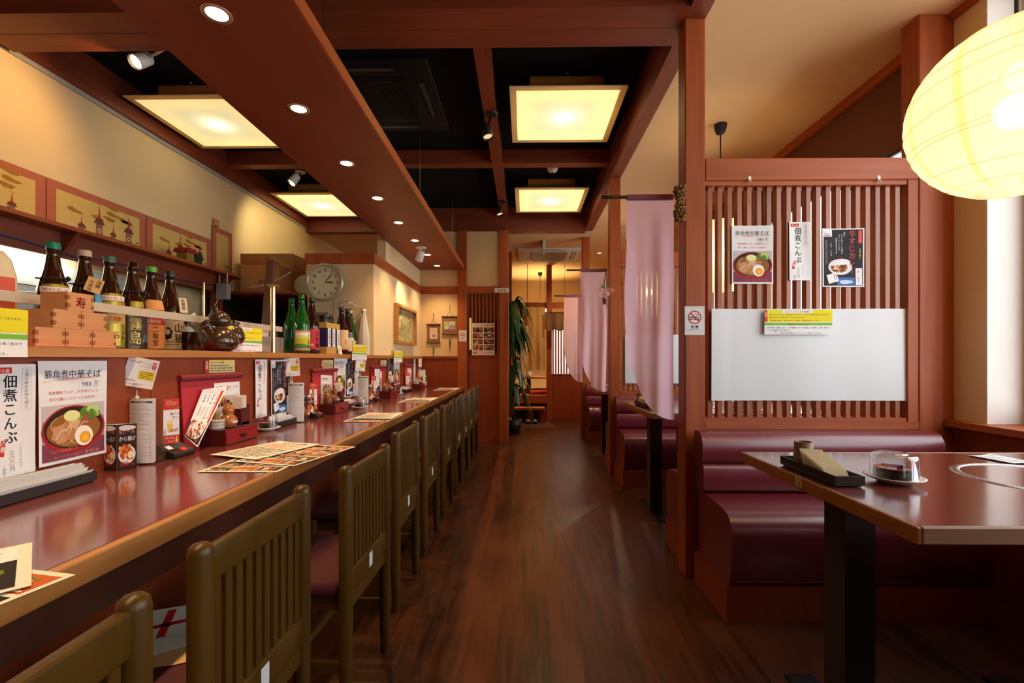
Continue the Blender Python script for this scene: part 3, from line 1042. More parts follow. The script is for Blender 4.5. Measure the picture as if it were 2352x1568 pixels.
lit = emit('spotlight_lens', (1.0, 0.80, 0.46), 3.0)
dim = emit('dim_spotlight_lens', (1.0, 0.66, 0.34), 0.7)
sp = spotlight((-1.95, 2.60, 2.93), at_y(325, 138, 2.66), (-2.45, 1.9, 2.1), M['white'], 'white spotlight in the first kitchen bay, aimed at the kitchen wall', lit, 'white spotlights')
lamp('spot_beam', 'SPOT', sp, 17, (1.0, 0.58, 0.20), radius=.03, target=(-2.95, 2.30, 2.25), angle=125, blend=.9)
sp = spotlight(at_z(690, 395, ZC), at_y(676, 412, 4.60), (-2.75, 4.2, 2.0), M['white'], 'white spotlight above the farther kitchen ceiling light', lit, 'white spotlights')
lamp('spot_beam', 'SPOT', sp, 26, (1.0, 0.84, 0.46), radius=.03, target=(-2.9, 5.4, 2.1), angle=100, blend=.9)
b = at_z(967, 568, Zs)
sp = spotlight(b, at_y(965, 588, b.y), (-1.37, 5.15, 1.5), M['white'], 'white spotlight under the canopy, aimed at the framed painting', lit, 'white spotlights')
lamp('spot_beam', 'SPOT', sp, 30, (1.0, 0.80, 0.46), radius=.02, target=(-1.37, 5.12, 1.66), angle=50, blend=.8)
spotlight(at_z(1128, 262, 2.96), at_y(1118, 302, 3.40), (0.25, 3.0, 0.6), M['dark_metal'], 'black spotlight on the ceiling beam beside the nearer square light', dim, 'black spotlights')
spotlight(at_z(1155, 462, 2.96), at_y(1146, 484, 5.35), (0.3, 4.9, 0.6), M['dark_metal'], 'black spotlight on the ceiling beam beside the farther square light', dim, 'black spotlights')

# ================================================================== PRINTED SHEETS
GL = {}


def glyph(ch, bold):
    k = (ch, bold)
    if k not in GL:
        cu = bpy.data.curves.new('glyph', 'FONT')
        cu.body = ch
        cu.resolution_u = 2
        o = bpy.data.objects.new('glyph', cu)
        C.objects.link(o)
        dg = bpy.context.evaluated_depsgraph_get()
        me = bpy.data.meshes.new_from_object(o.evaluated_get(dg))
        vs = [(v.co.x, v.co.y) for v in me.vertices]
        fs = [list(p.vertices) for p in me.polygons]
        if bold:                               # heavier strokes: the outline printed twice, a hair apart
            k0 = len(vs)
            vs = [(x - .016, y - .006) for x, y in vs] + [(x + .016, y + .006) for x, y in vs]
            fs = fs + [[i + k0 for i in f] for f in fs]
        bpy.data.objects.remove(o)
        bpy.data.curves.remove(cu)
        bpy.data.meshes.remove(me)
        GL[k] = (vs, fs, min([v[0] for v in vs], default=0), max([v[0] for v in vs], default=0.3))
    return GL[k]


class Sheet:
    """a printed sheet in its own plane: u to the right, v up, in metres; base is a thin board, print lies on it"""

    def __init__(s, w, h, base, bend=None, th=0.0008, nu=10, nv=12):
        s.w, s.h, s.th, s.bend = w, h, th, bend
        s.mb, s.mats = MB(), [base]
        s.mb.grid(lambda a, b: (a * w, b * h, 0), nu, nv, 0, True)
        s.mb.grid(lambda a, b: ((1 - a) * w, b * h, -th), nu, nv, 0, True)

    def mi(s, m):
        if m not in s.mats:
            s.mats.append(m)
        return s.mats.index(m)

    def poly(s, pts, m, l=1):
        z = 0.00022 * l
        s.mb.add([(u * s.w, v * s.h, z) for u, v in pts], [list(range(len(pts)))], s.mi(m))

    def rect(s, a, b, c, d, m, l=1):           # fractions: a..c across, b..d up
        n = max(1, int((c - a) * 8))
        z = 0.00022 * l
        for i in range(n):
            x0, x1 = a + (c - a) * i / n, a + (c - a) * (i + 1) / n
            s.mb.add([(x0 * s.w, b * s.h, z), (x1 * s.w, b * s.h, z), (x1 * s.w, d * s.h, z), (x0 * s.w, d * s.h, z)], [(0, 1, 2, 3)], s.mi(m))

    def frame(s, a, b, c, d, m, t=0.004, l=1):
        q = t * s.h / s.w
        s.rect(a, b, c, b + t, m, l); s.rect(a, d - t, c, d, m, l); s.rect(a, b, a + q, d, m, l); s.rect(c - q, b, c, d, m, l)

    def ell(s, u, v, ru, rv, m, l=1, n=28, a0=0, a1=360, rot=0, wob=0, seed=0):
        r = random.Random(seed)
        pts = []
        for i in range(n if a1 - a0 >= 360 else n + 1):
            a = R(a0 + (a1 - a0) * i / n)
            k = 1 + wob * (r.random() - .5)
            x, y = ru * s.w * math.cos(a) * k, rv * s.h * math.sin(a) * k
            c_, s_ = math.cos(R(rot)), math.sin(R(rot))
            pts.append((u + (x * c_ - y * s_) / s.w, v + (x * s_ + y * c_) / s.h))
        s.poly(pts, m, l)

    def stroke(s, pts, t, m, l=1):             # ribbon through fraction points, t metres wide
        P = [Vector((u * s.w, v * s.h, 0)) for u, v in pts]
        z = 0.00022 * l
        for a, b in zip(P[:-1], P[1:]):
            d = (b - a)
            if d.length < 1e-6:
                continue
            nn = Vector((-d.y, d.x, 0)).normalized() * t / 2
            s.mb.add([(q.x, q.y, z) for q in (a - nn, b - nn, b + nn, a + nn)], [(0, 1, 2, 3)], s.mi(m))

    def text(s, st, u, v, size, m, l=2, bold=False, vert=False, sx=1.0, rot=0, width=None, center=False):
        """size in metres; u, v = start (left baseline / top of the column)"""
        c_, s_ = math.cos(R(rot)), math.sin(R(rot))
        adv = []
        for ch in st:
            g = glyph(ch, bold)
            adv.append(1.0 if ord(ch) > 0x2e80 else (0.35 if ch == ' ' else g[3] + 0.09))
        tot = sum(adv) * size * sx
        if width:
            sx *= width * s.w / tot
            tot = width * s.w
        x, y = 0.0, 0.0
        if center and not vert:
            x = -tot / 2
        z = 0.00022 * l
        mi = s.mi(m)
        for ch, ad in zip(st, adv):
            vs_, fs_, g0, g1 = glyph(ch, bold)
            if vs_:
                rot90 = vert and ch == 'ー'
                out = []
                for a, b in vs_:
                    if ord(ch) > 0x2e80:
                        a = a - (g0 + g1) / 2 + 0.5
                    if rot90:
                        a, b = 0.5 - (b - 0.36), 0.36 - (a - 0.5) * -1
                    if vert:
                        p_ = ((a - 0.5) * size * sx, y + (b - 0.86) * size)
                    else:
                        p_ = (x + a * size * sx, b * size)
                    out.append((u * s.w + p_[0] * c_ - p_[1] * s_, v * s.h + p_[0] * s_ + p_[1] * c_, z))
                s.mb.add(out, fs_, mi)
            if vert:
                y -= size * (1.02 if ord(ch) > 0x2e80 else ad)
            else:
                x += ad * size * sx
        return s

    def lines(s, a, b, c, d, n, m, l=1, seed=1, fill=0.55, vert=False):   # rows of print too small to read
        r = random.Random(seed)
        for i in range(n):
            if not vert:
                y = d - (d - b) * (i + .5) / n
                t = (d - b) / n * fill * .5
                x = a
                end = c - (c - a) * (r.random() ** 2) * .5
                while x < end:
                    k = min(end - x, (c - a) * r.uniform(.03, .16))
                    s.rect(x, y - t, x + k, y + t, m, l)
                    x += k + (c - a) * r.uniform(.008, .03)
            else:
                x = c - (c - a) * (i + .5) / n
                t = (c - a) / n * fill * .5
                y = d
                end = b + (d - b) * (r.random() ** 2) * .5
                while y > end:
                    k = min(y - end, (d - b) * r.uniform(.03, .12))
                    s.rect(x - t, y - k, x + t, y, m, l)
                    y -= k + (d - b) * r.uniform(.008, .03)

    def mesh(s, name):
        me = bpy.data.meshes.new(name)
        me.from_pydata(s.mb.v, [], s.mb.f)
        for m_ in s.mats:
            me.materials.append(m_)
        me.polygons.foreach_set('material_index', s.mb.m)
        me.polygons.foreach_set('use_smooth', s.mb.s)
        if s.bend:                             # cut the print along a grid so that it follows the curl of the paper
            bm = bmesh.new()
            bm.from_mesh(me)
            for ax, n, L in ((0, 10, s.w), (1, 12, s.h)):
                for i in range(1, n):
                    co, no = [0, 0, 0], [0, 0, 0]
                    co[ax], no[ax] = L * i / n, 1
                    bmesh.ops.bisect_plane(bm, geom=bm.verts[:] + bm.edges[:] + bm.faces[:], plane_co=co, plane_no=no, dist=1e-6)
            for v in bm.verts:
                v.co.z += s.bend(v.co.x / s.w, v.co.y / s.h)
            bm.to_mesh(me)
            bm.free()
        me.update()
        return me


def basis(U, V):
    U, V = Vector(U).normalized(), Vector(V).normalized()
    N_ = U.cross(V).normalized()
    V = N_.cross(U)
    return Matrix((U, V, N_)).transposed().to_4x4()


def put(name, me, label, cat, O, U, V, group=None, parent=None):
    o = bpy.data.objects.new(name, me)
    C.objects.link(o)
    o.matrix_world = Matrix.Translation(Vector(O)) @ basis(U, V)
    if parent is not None:
        o.parent = parent
        o.matrix_parent_inverse = Matrix.Translation(-Vector(parent['_w']))
        if label:
            o['label'] = label
        return o
    return tag(o, label, cat, group)


Yv, Zv, Xv = (0, 1, 0), (0, 0, 1), (1, 0, 0)
P_ = lambda r, g, b, n='printed_ink': flat(sr(r, g, b), 0.7, name=n, spec=0.25)
K = P_(28, 26, 30)
GREY = P_(120, 118, 120)
PALE = P_(190, 188, 190)
VERM = P_(206, 60, 44)
CRIM = P_(176, 24, 34)
YEL = P_(236, 220, 40)
LIME = P_(124, 190, 60)
WHT = M['paper']
GOLDY = P_(222, 180, 40)
BRN = P_(70, 38, 20)
ORNG = P_(232, 120, 40)
TAN = P_(206, 160, 110)
LEAF = P_(120, 160, 60)
DKBL = P_(42, 58, 120)
curl = lambda k: (lambda u, v: k * (math.sin(u * 5 + v * 3) * .5 + (u - .5) ** 2 * 2 + (1 - v) ** 3 * .8))


def bowl(s, u, v, ru, rv, rim, inner, l=3, seed=3):
    r = random.Random(seed)
    s.ell(u, v, ru, rv, rim, l, 40)
    s.ell(u, v + rv * .06, ru * .93, rv * .88, inner, l + 1, 40)
    s.ell(u, v - rv * .02, ru * .86, rv * .74, P_(150, 96, 44), l + 2, 36)
    for i in range(26):                        # noodles
        a = r.uniform(0, 6.3)
        cu, cv = u + ru * .5 * r.uniform(-1, .6), v + rv * .5 * r.uniform(-.7, .7)
        pts = [(cu + ru * .3 * math.cos(a + k * .5) * (.6 + .1 * k), cv + rv * .3 * math.sin(a + k * .5)) for k in range(6)]
        s.stroke(pts, 0.0018 * s.w / .21, P_(232, 204, 140) if i % 3 else P_(208, 170, 100), l + 3)
    for i, (du, dv, w_, h_, c_) in enumerate(((-.42, -.12, .30, .40, (204, 150, 104)), (-.08, -.06, .24, .50, (190, 128, 80)), (.30, .12, .34, .40, (158, 92, 52)), (-.05, .18, .30, .28, (214, 170, 130)))):
        s.ell(u + ru * du, v + rv * dv, ru * w_, rv * h_, P_(*c_), l + 4 + i % 2, 16, rot=20 * i - 20, wob=.35, seed=i + seed)
        s.stroke([(u + ru * (du - w_ * .6), v + rv * (dv - .2)), (u + ru * du, v + rv * (dv + h_ * .3)), (u + ru * (du + w_ * .5), v + rv * (dv + .1))], .003 * s.w / .21, P_(230, 196, 160), l + 6)
    for i in range(16):                        # greens
        s.ell(u + ru * r.uniform(.2, .75), v + rv * r.uniform(.42, .86), ru * .12, rv * .09, P_(*r.choice([(110, 160, 50), (160, 190, 80), (80, 130, 40), (196, 214, 130)])), l + 6, 8, rot=r.uniform(0, 180), wob=.5, seed=i)
    s.ell(u - ru * .06, v + rv * .56, ru * .27, rv * .24, P_(238, 226, 120), l + 7, 24)
    s.ell(u - ru * .06, v + rv * .58, ru * .22, rv * .19, P_(232, 232, 170), l + 8, 24)
    s.ell(u + ru * .30, v - rv * .36, ru * .30, rv * .44, P_(250, 240, 226), l + 8, 28, rot=12)
    s.ell(u + ru * .34, v - rv * .44, ru * .19, rv * .26, P_(240, 170, 40), l + 9, 24, rot=12)
    s.ell(u + ru * .34, v - rv * .46, ru * .10, rv * .13, P_(246, 196, 70), l + 10, 18)
    for i in range(40):
        s.ell(u + ru * r.uniform(-.7, .5), v + rv * r.uniform(-.6, .3), ru * .014, rv * .012, P_(238, 214, 160), l + 8, 5)


CACHE = {}


def ramen_poster(k=0):
    if ('r', k) in CACHE:
        return CACHE[('r', k)]
    s = Sheet(.21, .297, WHT, curl(.004 if k else .006))
    s.text('豚角煮中華そば', .09, .835, .026, K, 2, False, width=.82)
    s.poly([(.06, .80), (.5, .815), (.92, .825), (.92, .83), (.4, .83), (.08, .79)], P_(232, 150, 130), 1)
    s.frame(.60, .725, .90, .795, PALE, .002, 1)
    s.text('980', .63, .738, .0185, K, 2)
    s.text('円', .81, .738, .011, K, 2)
    s.text('税別', .81, .775, .006, GREY, 2)
    s.text('和食麺屋さんが、天然和だしと', .14, .675, .0105, VERM, 2, width=.74)
    s.text('手打ち麺にこだわった自信作！', .14, .61, .0105, VERM, 2, width=.74)
    s.rect(.035, .03, .965, .565, P_(186, 150, 150), 1)
    s.rect(.035, .03, .965, .20, P_(132, 64, 82), 2)
    s.rect(.035, .42, .965, .565, P_(202, 190, 192), 2)
    bowl(s, .5, .315, .475, .235, P_(170, 36, 36), P_(52, 32, 28), 3)
    s.text('ネギの香味油入り', .12, .105, .0115, WHT, 15, True, width=.42)
    s.text('食べやすい和だし醤油拉麺', .17, .045, .0115, WHT, 15, True, width=.70)
    s.text('ネギの香味油入り', .12, .105, .0115, VERM, 16, False, width=.42)
    s.text('食べやすい和だし醤油拉麺', .17, .045, .0115, VERM, 16, False, width=.70)
    CACHE[('r', k)] = s.mesh('ramen_poster')
    return CACHE[('r', k)]


def konbu_poster(k=0):
    if ('k', k) in CACHE:
        return CACHE[('k', k)]
    s = Sheet(.105, .297, WHT, curl(.004))
    s.rect(.08, .918, .48, .972, VERM, 1)
    s.text('手土産', .28, .928, .0105, WHT, 2, True, center=True)
    s.text('佃煮こんぶ', .43, .905, .036, K, 2, True, vert=True, sx=1.0)
    s.frame(.70, .58, .90, .965, P_(210, 120, 120), .002, 1)
    s.text('凡愚の味をお持ち帰り', .80, .955, .0105, GREY, 2, vert=True)
    s.poly([(.20, .33), (.33, .345), (.25, .19), (.11, .20)], VERM, 1)
    s.text('凡煮', .30, .335, .017, WHT, 2, True, vert=True, rot=-16)
    s.text('一八〇グラム入り', .66, .285, .0078, GREY, 2, vert=True)
    s.text('三〇〇円', .44, .235, .014, GREY, 2, vert=True)
    s.text('（税別）', .25, .115, .008, GREY, 2, vert=True)
    CACHE[('k', k)] = s.mesh('konbu_poster')
    return CACHE[('k', k)]


def curry_poster(k=0):
    if ('c', k) in CACHE:
        return CACHE[('c', k)]
    s = Sheet(.21, .297, WHT, curl(.004))
    s.rect(.03, .02, .97, .98, P_(44, 40, 46), 1)
    s.rect(.03, .86, .24, .98, WHT, 2)
    s.text('味めぐり', .05, .90, .008, VERM, 3, True)
    s.rect(.05, .875, .2, .885, DKBL, 3)
    for m_, b, l, dz in ((WHT, True, 3, .0), (VERM, False, 5, .0)):
        s.text('牛すじカレー', .72, .965, .036, m_, l, b, vert=True, sx=.95)
    s.text('牛すじカレー', .725, .965, .036, VERM, 6, False, vert=True, sx=.95)
    s.rect(.86, .74, .95, .965, VERM, 2)
    s.text('トロッとろ', .905, .955, .0115, WHT, 3, True, vert=True)
    s.text('お持ち帰り', .90, .66, .0105, YEL, 3, True, vert=True)
    s.text('絶品！', .54, .94, .009, WHT, 3, True, vert=True)
    s.text('牛すじ肉じっくり煮込み', .48, .90, .009, WHT, 3, True, vert=True)
    s.text('コラーゲンたっぷり', .41, .90, .009, WHT, 3, True, vert=True)
    s.text('特製香辛料で仕上げ', .345, .84, .009, WHT, 3, True, vert=True)
    s.text('一人前 一、二〇〇円', .215, .78, .008, WHT, 3, vert=True)
    s.lines(.07, .38, .12, .80, 2, PALE, 3, 4, .3, True)
    s.poly([(.18, .44), (.5, .50), (.5, .44), (.2, .38)], VERM, 2)
    s.ell(.43, .34, .29, .135, P_(226, 226, 232), 3, 36)
    s.ell(.52, .41, .16, .07, WHT, 4, 20, wob=.15)
    r = random.Random(2)
    for i in range(40):
        s.ell(.40 + .18 * r.uniform(-1, 1), .315 + .06 * r.uniform(-1, 1), .035, .018, P_(*r.choice([(150, 80, 40), (196, 120, 60), (110, 54, 28), (214, 150, 80)])), 5 + i % 3, 9, wob=.5, seed=i)
    s.poly([(.09, .20), (.33, .25), (.39, .10), (.15, .05)], WHT, 6)
    s.lines(.27, .12, .34, .22, 2, VERM, 7, 3, .5, True)
    s.rect(.35, .03, .78, .16, P_(70, 110, 180), 3)
    s.ell(.56, .085, .16, .035, P_(200, 214, 236), 4, 14, wob=.4)
    s.rect(.80, .03, .95, .32, WHT, 4)
    s.text('ましゅう', .865, .285, .016, VERM, 5, vert=True)
    CACHE[('c', k)] = s.mesh('curry_poster')
    return CACHE[('c', k)]


def allergy_notice(k=0):
    if ('a', k) in CACHE:
        return CACHE[('a', k)]
    s = Sheet(.34, .125, WHT, curl(.003))
    s.rect(0, .50, 1, 1, YEL, 1)
    s.rect(0, .51, .045, 1, VERM, 2)
    s.text('注意', .022, .90, .012, WHT, 3, True, vert=True)
    s.rect(.27, .86, .72, .985, WHT, 2)
    s.text('そばアレルギーのお客様に', .495, .885, .0105, VERM, 3, center=True)
    s.text('当店のうどんやだしは、同じ釜内で作っており、うどんにそば粉が混入しております。', .07, .775, .0078, P_(90, 80, 30), 3, width=.90)
    s.text('別途ご用意させて頂きますが、完全ではありません。', .07, .665, .0078, P_(90, 80, 30), 3, width=.56)
    s.text('運転者の飲酒・未成年者による飲酒、喫煙はお断りします。', .09, .54, .0078, VERM, 3, width=.74)
    s.rect(0, .37, 1, .475, LIME, 1)
    s.text('軽減税率の導入にともない', .5, .385, .0085, VERM, 3, center=True)
    s.text('お持ち帰りの商品（8%）と店内飲食（10%）の伝票は、別伝票（２枚）別々で', .03, .25, .0078, K, 3, width=.93)
    s.text('レジでの清算とさせて頂きます。', .06, .145, .0078, K, 3)
    s.text('また、お持ち帰り商品はレジカウンターでお渡しいたします。', .14, .04, .0078, K, 3, width=.73)
    CACHE[('a', k)] = s.mesh('allergy_notice')
    return CACHE[('a', k)]


def warning_sticker():
    if 'w' in CACHE:
        return CACHE['w']
    s = Sheet(.205, .056, P_(238, 222, 130), None, .0004, 4, 2)
    s.rect(0, 0, .14, 1, VERM, 1)
    s.text('注意', .07, .93, .018, WHT, 2, True, vert=True)
    s.text('そばアレルギーのお客様に', .17, .74, .0095, CRIM, 2, True, width=.48)
    s.lines(.17, .06, .96, .66, 3, P_(130, 120, 150), 2, 5, .5)
    CACHE['w'] = s.mesh('warning_sticker')
    return CACHE['w']


def review_card():
    if 'g' in CACHE:
        return CACHE['g']
    s = Sheet(.088, .102, WHT, curl(.003))
    x = .07
    for ch, c_ in zip('Google', ((66, 110, 200), (214, 60, 50), (236, 190, 40), (66, 110, 200), (60, 150, 70), (214, 60, 50))):
        s.text(ch, x, .83, .0110, P_(*c_), 2)
        x += glyph(ch, False)[3] * .0110 / .088 + .008
    s.text('クチコミ投稿で', .48, .80, .0055, GREY, 2)
    s.text('プレゼントさしあげます', .42, .70, .0058, P_(226, 60, 120), 2, width=.36)
    s.ell(.87, .76, .075, .10, P_(200, 30, 90), 2, 8, wob=.25, seed=4)
    s.rect(.85, .66, .89, .86, P_(240, 150, 190), 3)
    s.ell(.84, .89, .035, .03, P_(226, 60, 120), 3, 10); s.ell(.90, .89, .035, .03, P_(226, 60, 120), 3, 10)
    s.rect(.44, .28, .95, .58, P_(232, 204, 60), 1)
    s.lines(.50, .31, .90, .56, 4, P_(130, 100, 30), 2, 7, .4)
    s.lines(.08, .20, .42, .24, 1, GREY, 2, 8, .6)
    s.text('ドリンク１杯サービス！', .10, .06, .0095, ORNG, 2, True, width=.62)
    CACHE['g'] = s.mesh('review_card')
    return CACHE['g']


def bell_strip():
    if 'b' in CACHE:
        return CACHE['b']
    s = Sheet(.05, .165, WHT, None, .001, 2, 4)
    s.rect(0, .76, 1, 1, VERM, 1)
    s.lines(.15, .86, .9, .97, 3, P_(240, 170, 150), 2, 2, .5)
    s.text('毎日 200円', .28, .79, .008, GOLDY, 3, True)
    s.text('角ハイ', .40, .64, .0105, VERM, 3, True)
    s.text('ボール', .52, .56, .0105, VERM, 3, True)
    s.poly([(.22, .52), (.62, .52), (.56, .26), (.28, .26)], P_(240, 220, 170), 1)
    s.poly([(.24, .44), (.60, .44), (.56, .26), (.28, .26)], P_(240, 196, 90), 2)
    s.text('280円', .36, .26, .015, VERM, 3, True, width=.56)
    s.rect(0, 0, 1, .19, VERM, 1)
    s.text('呼び出し', .12, .11, .0085, WHT, 2, True)
    s.text('チャイム', .25, .03, .0085, WHT, 2, True)
    s.poly([(.80, .16), (.86, .16), (.86, .08), (.93, .08), (.83, .01), (.73, .08), (.80, .08)], YEL, 2)
    CACHE['b'] = s.mesh('bell_strip')
    return CACHE['b']


def order_slip():
    if 'o' in CACHE:
        return CACHE['o']
    s = Sheet(.085, .215, WHT, lambda u, v: .010 * math.sin(math.pi * u) + .004, .0005, 10, 4)
    s.rect(.05, .955, .95, .985, P_(70, 70, 74), 1)
    s.text('本日の予約状況', .28, .957, .006, WHT, 2, True)
    s.lines(.06, .50, .94, .93, 20, P_(168, 168, 174), 2, 6, .28)
    s.lines(.06, .10, .94, .48, 9, P_(176, 176, 182), 2, 9, .14)
    CACHE['o'] = s.mesh('order_slip')
    return CACHE['o']


def photo_menu():
    if 'p' in CACHE:
        return CACHE['p']
    s = Sheet(.255, .35, M['cream'], curl(.001), .0006)
    r = random.Random(11)
    for j in range(5):
        for i in range(3):
            a, b = .05 + i * .31, .04 + j * .19
            s.rect(a, b, a + .29, b + .165, P_(*r.choice([(40, 30, 26), (64, 40, 28), (90, 52, 34), (34, 34, 38), (196, 96, 40)])), 1)
            for q in range(9):
                s.ell(a + .145 + r.uniform(-.1, .1), b + .08 + r.uniform(-.05, .05), r.uniform(.02, .06), r.uniform(.012, .035),
                      P_(*r.choice([(206, 110, 50), (232, 170, 80), (170, 60, 40), (120, 140, 60), (226, 206, 170), (150, 84, 44)])), 2 + q % 3, 9, wob=.5, seed=q * 7 + i + j)
            s.lines(a + .02, b + .006, a + .27, b + .03, 1, WHT, 5, q + i + j, .6)
    s.poly([(.34, .42), (.64, .62), (.64, .58), (.36, .39)], ORNG, 6)
    CACHE['p'] = s.mesh('photo_menu')
    return CACHE['p']


def brush_menu(k=0):
    if ('bm', k) in CACHE:
        return CACHE[('bm', k)]
    s = Sheet(.23, .315, M['cream'], curl(.002), .0006)
    s.text('おすすめ料理', .50, .88, .022, K, 2, True, center=True)
    s.lines(.08, .60, .92, .84, 6, P_(214, 120, 90), 2, 3 + k, .4)
    s.lines(.08, .06, .92, .58, 10, P_(84, 74, 70), 2, 5 + k, .4)
    CACHE[('bm', k)] = s.mesh('brush_menu')
    return CACHE[('bm', k)]


def takeout_menu(k=0):
    if ('t', k) in CACHE:
        return CACHE[('t', k)]
    s = Sheet(.18, .255, WHT, None, .0006)
    s.text('お持ち帰り', .06, .87, .022, VERM, 2, True, width=.58)
    s.text('一八〇〇', .70, .90, .010, K, 2)
    r = random.Random(5 + k)
    for j in range(2):
        b = .10 + .36 * j
        s.rect(.06, b, .94, b + .31, P_(206, 196, 180), 1)
        for i in range(26):
            s.ell(.5 + r.uniform(-.38, .38), b + .16 + r.uniform(-.1, .1), r.uniform(.03, .08), r.uniform(.02, .05), P_(*r.choice([(170, 90, 50), (120, 60, 34), (214, 150, 90), (120, 150, 70), (80, 44, 36)])), 2 + i % 3, 9, wob=.5, seed=i)
    CACHE[('t', k)] = s.mesh('takeout_menu')
    return CACHE[('t', k)]


def skewer_menu():
    if 's' in CACHE:
        return CACHE['s']
    s = Sheet(.125, .27, WHT, None, .0006)
    for i, x in enumerate((.80, .62, .44, .26)):
        s.frame(x - .06, .90, x + .06, .96, P_(200, 90, 100), .004, 1)
        s.text(('つくね一本', 'ねぎま一本', 'とりかわ', 'せせり塩')[i], x, .87, 0.0105, K, 2, True, vert=True)
        s.lines(x - .05, .42, x + .05, .62, 2, GREY, 2, i, .3, True)
    s.poly([(.02, .30), (.02, .02), (.98, .02), (.98, .44), (.6, .42)], P_(36, 36, 44), 1)
    s.poly([(.86, .92), (.98, .92), (.98, .36), (.90, .36)], VERM, 2)
    r = random.Random(8)
    for i in range(60):
        s.ell(r.uniform(.08, .92), r.uniform(.05, .34), .035, .022, P_(*r.choice([(170, 60, 40), (214, 120, 80), (226, 214, 206), (120, 40, 30)])), 3 + i % 4, 8, wob=.5, seed=i)
    CACHE['s'] = s.mesh('skewer_menu')
    return CACHE['s']


def no_smoking():
    if 'n' in CACHE:
        return CACHE['n']
    s = Sheet(.099, .145, WHT, None, .001, 2, 2)
    s.frame(.06, .12, .94, .95, GREY, .004, 1)
    s.ell(.5, .61, .34, .34 * .099 / .145, VERM, 2, 40)
    s.ell(.5, .61, .285, .285 * .099 / .145, WHT, 3, 40)
    s.rect(.24, .60, .62, .635, K, 4); s.rect(.65, .60, .72, .635, GREY, 4)
    s.rect(.24, .53, .36, .565, K, 4); s.rect(.40, .525, .56, .57, K, 4); s.rect(.60, .53, .74, .565, K, 4)
    s.ell(.46, .548, .03, .018, YEL, 5, 8)
    s.stroke([(.50, .72), (.56, .745), (.60, .70), (.68, .715), (.72, .665)], .0035, GREY, 4)
    s.poly([(.27, .755), (.31, .78), (.74, .475), (.70, .45)], VERM, 6)
    s.text('禁 煙', .5, .235, .0165, K, 3, True, center=True)
    s.text('電子タバコもご遠慮ください', .5, .165, .0056, GREY, 3, width=.72, center=True)
    CACHE['n'] = s.mesh('no_smoking_sign')
    return CACHE['n']


def wall_poster(n):                            # fixes a poster on the counter panel: left pixel, bottom pixel, sheet, words
    name, me, px, py, label, cat = n
    o = at_x(px, py, XP + 0.007)
    return put(name, me, label, cat, o, Yv, Zv)


for row in (
    ('ramen_poster', ramen_poster(), 84, 1074, 'noodle poster on the counter panel beside the black tray of chopstick papers', 'poster'),
    ('konbu_poster', konbu_poster(), 585, 961, 'narrow kelp poster on the counter panel beside a black curry poster, above a domed dish', 'poster'),
    ('curry_poster', curry_poster(), 621, 955, 'black curry poster on the counter panel half behind the second white review card', 'poster'),
    ('ramen_poster', ramen_poster(), 766, 916, 'noodle poster on the counter panel behind a small napkin box', 'poster'),
    ('curry_poster', curry_poster(), 792, 913, 'black curry poster on the counter panel beside the middle noodle poster', 'poster'),
    ('curry_poster', curry_poster(), 890, 885, 'black curry poster farthest along the counter panel', 'poster'),
    ('ramen_poster', ramen_poster(), 904, 884, 'noodle poster farthest along the counter panel', 'poster'),
):
    wall_poster(row)
put('konbu_poster', konbu_poster(), 'tall kelp poster cut by the photo edge, left of the big noodle poster', 'poster', at_x(79, 1082, XP + .007) - Vector((0, .105, 0)), Yv, Zv)
put('konbu_poster', konbu_poster(), 'kelp poster mostly hidden behind the third stand of order slips', 'poster', at_x(813, 910, XP + .008), Yv, Zv)
put('konbu_poster', konbu_poster(), 'farthest kelp poster, a thin strip above the last red box', 'poster', at_x(949, 880, XP + .008), Yv, Zv)
for i, (px, py, lab) in enumerate(((470, 857, 'yellow and red warning sticker above the first red menu holder'),
                                   (737, 846, 'yellow and red warning sticker above the second red menu holder'),
                                   (873, 841, 'yellow warning sticker above the third red menu holder'))):
    put('warning_sticker', warning_sticker(), lab, 'sticker', at_x(px, py, XP + .003), Yv, Zv)
for px, x, z, lab in ((62, XP + .03, 1.105, 'yellow and green allergy notice cut by the photo edge, in front of the wooden boxes'),
                      (601, -1.42, 1.136, 'allergy notice standing on the ledge behind the dark ceramic pots'),
                      (842, XP + .03, 1.090, 'allergy notice taped to the ledge below the cloth-wrapped bottle'),
                      (924, XP + .03, 1.062, 'allergy notice taped to the ledge below the framed painting')):
    p = at_x(px, 800, x)
    put('allergy_notice', allergy_notice(), lab, 'notice', (x, p.y - .34, z), Yv, Zv)

# on the first lattice
yl = 2.341 + .024
for name, me, px, py, lab, cat in (('ramen_poster', ramen_poster(1), 1680, 652, 'noodle poster taped to the wooden lattice', 'poster'),
                                   ('konbu_poster', konbu_poster(1), 1812, 644, 'narrow kelp poster taped to the lattice between the noodle and curry posters', 'poster'),
                                   ('curry_poster', curry_poster(1), 1888, 659, 'black curry poster taped to the lattice near the window post', 'poster')):
    put(name, me, lab, cat, at_y(px, py, yl), Xv, Zv)
a, b = at_y(1631, 919, yl), at_y(2086, 709, yl)
s = Sheet(b.x - a.x, b.z - a.z, flat((0.80, 0.82, 0.84), 0.8, name='white_screen_paper', spec=.2), lambda u, v: .006 + .004 * math.sin(u * 16 + v) * (.3 + abs(u - .5)) + .018 * max(0, .10 - u) * 6, .0006, 60, 12)
put('paper_screen', s.mesh('paper_screen'), 'wide white paper covering the lower part of the first lattice', 'paper', a, Xv, Zv)
put('allergy_notice', allergy_notice(1), 'allergy notice on the wide white paper', 'notice', at_y(1755, 768, yl - .018), Xv, Zv)
a, b = at_y(1436, 880, 4.40), at_y(1600, 768, 4.40)
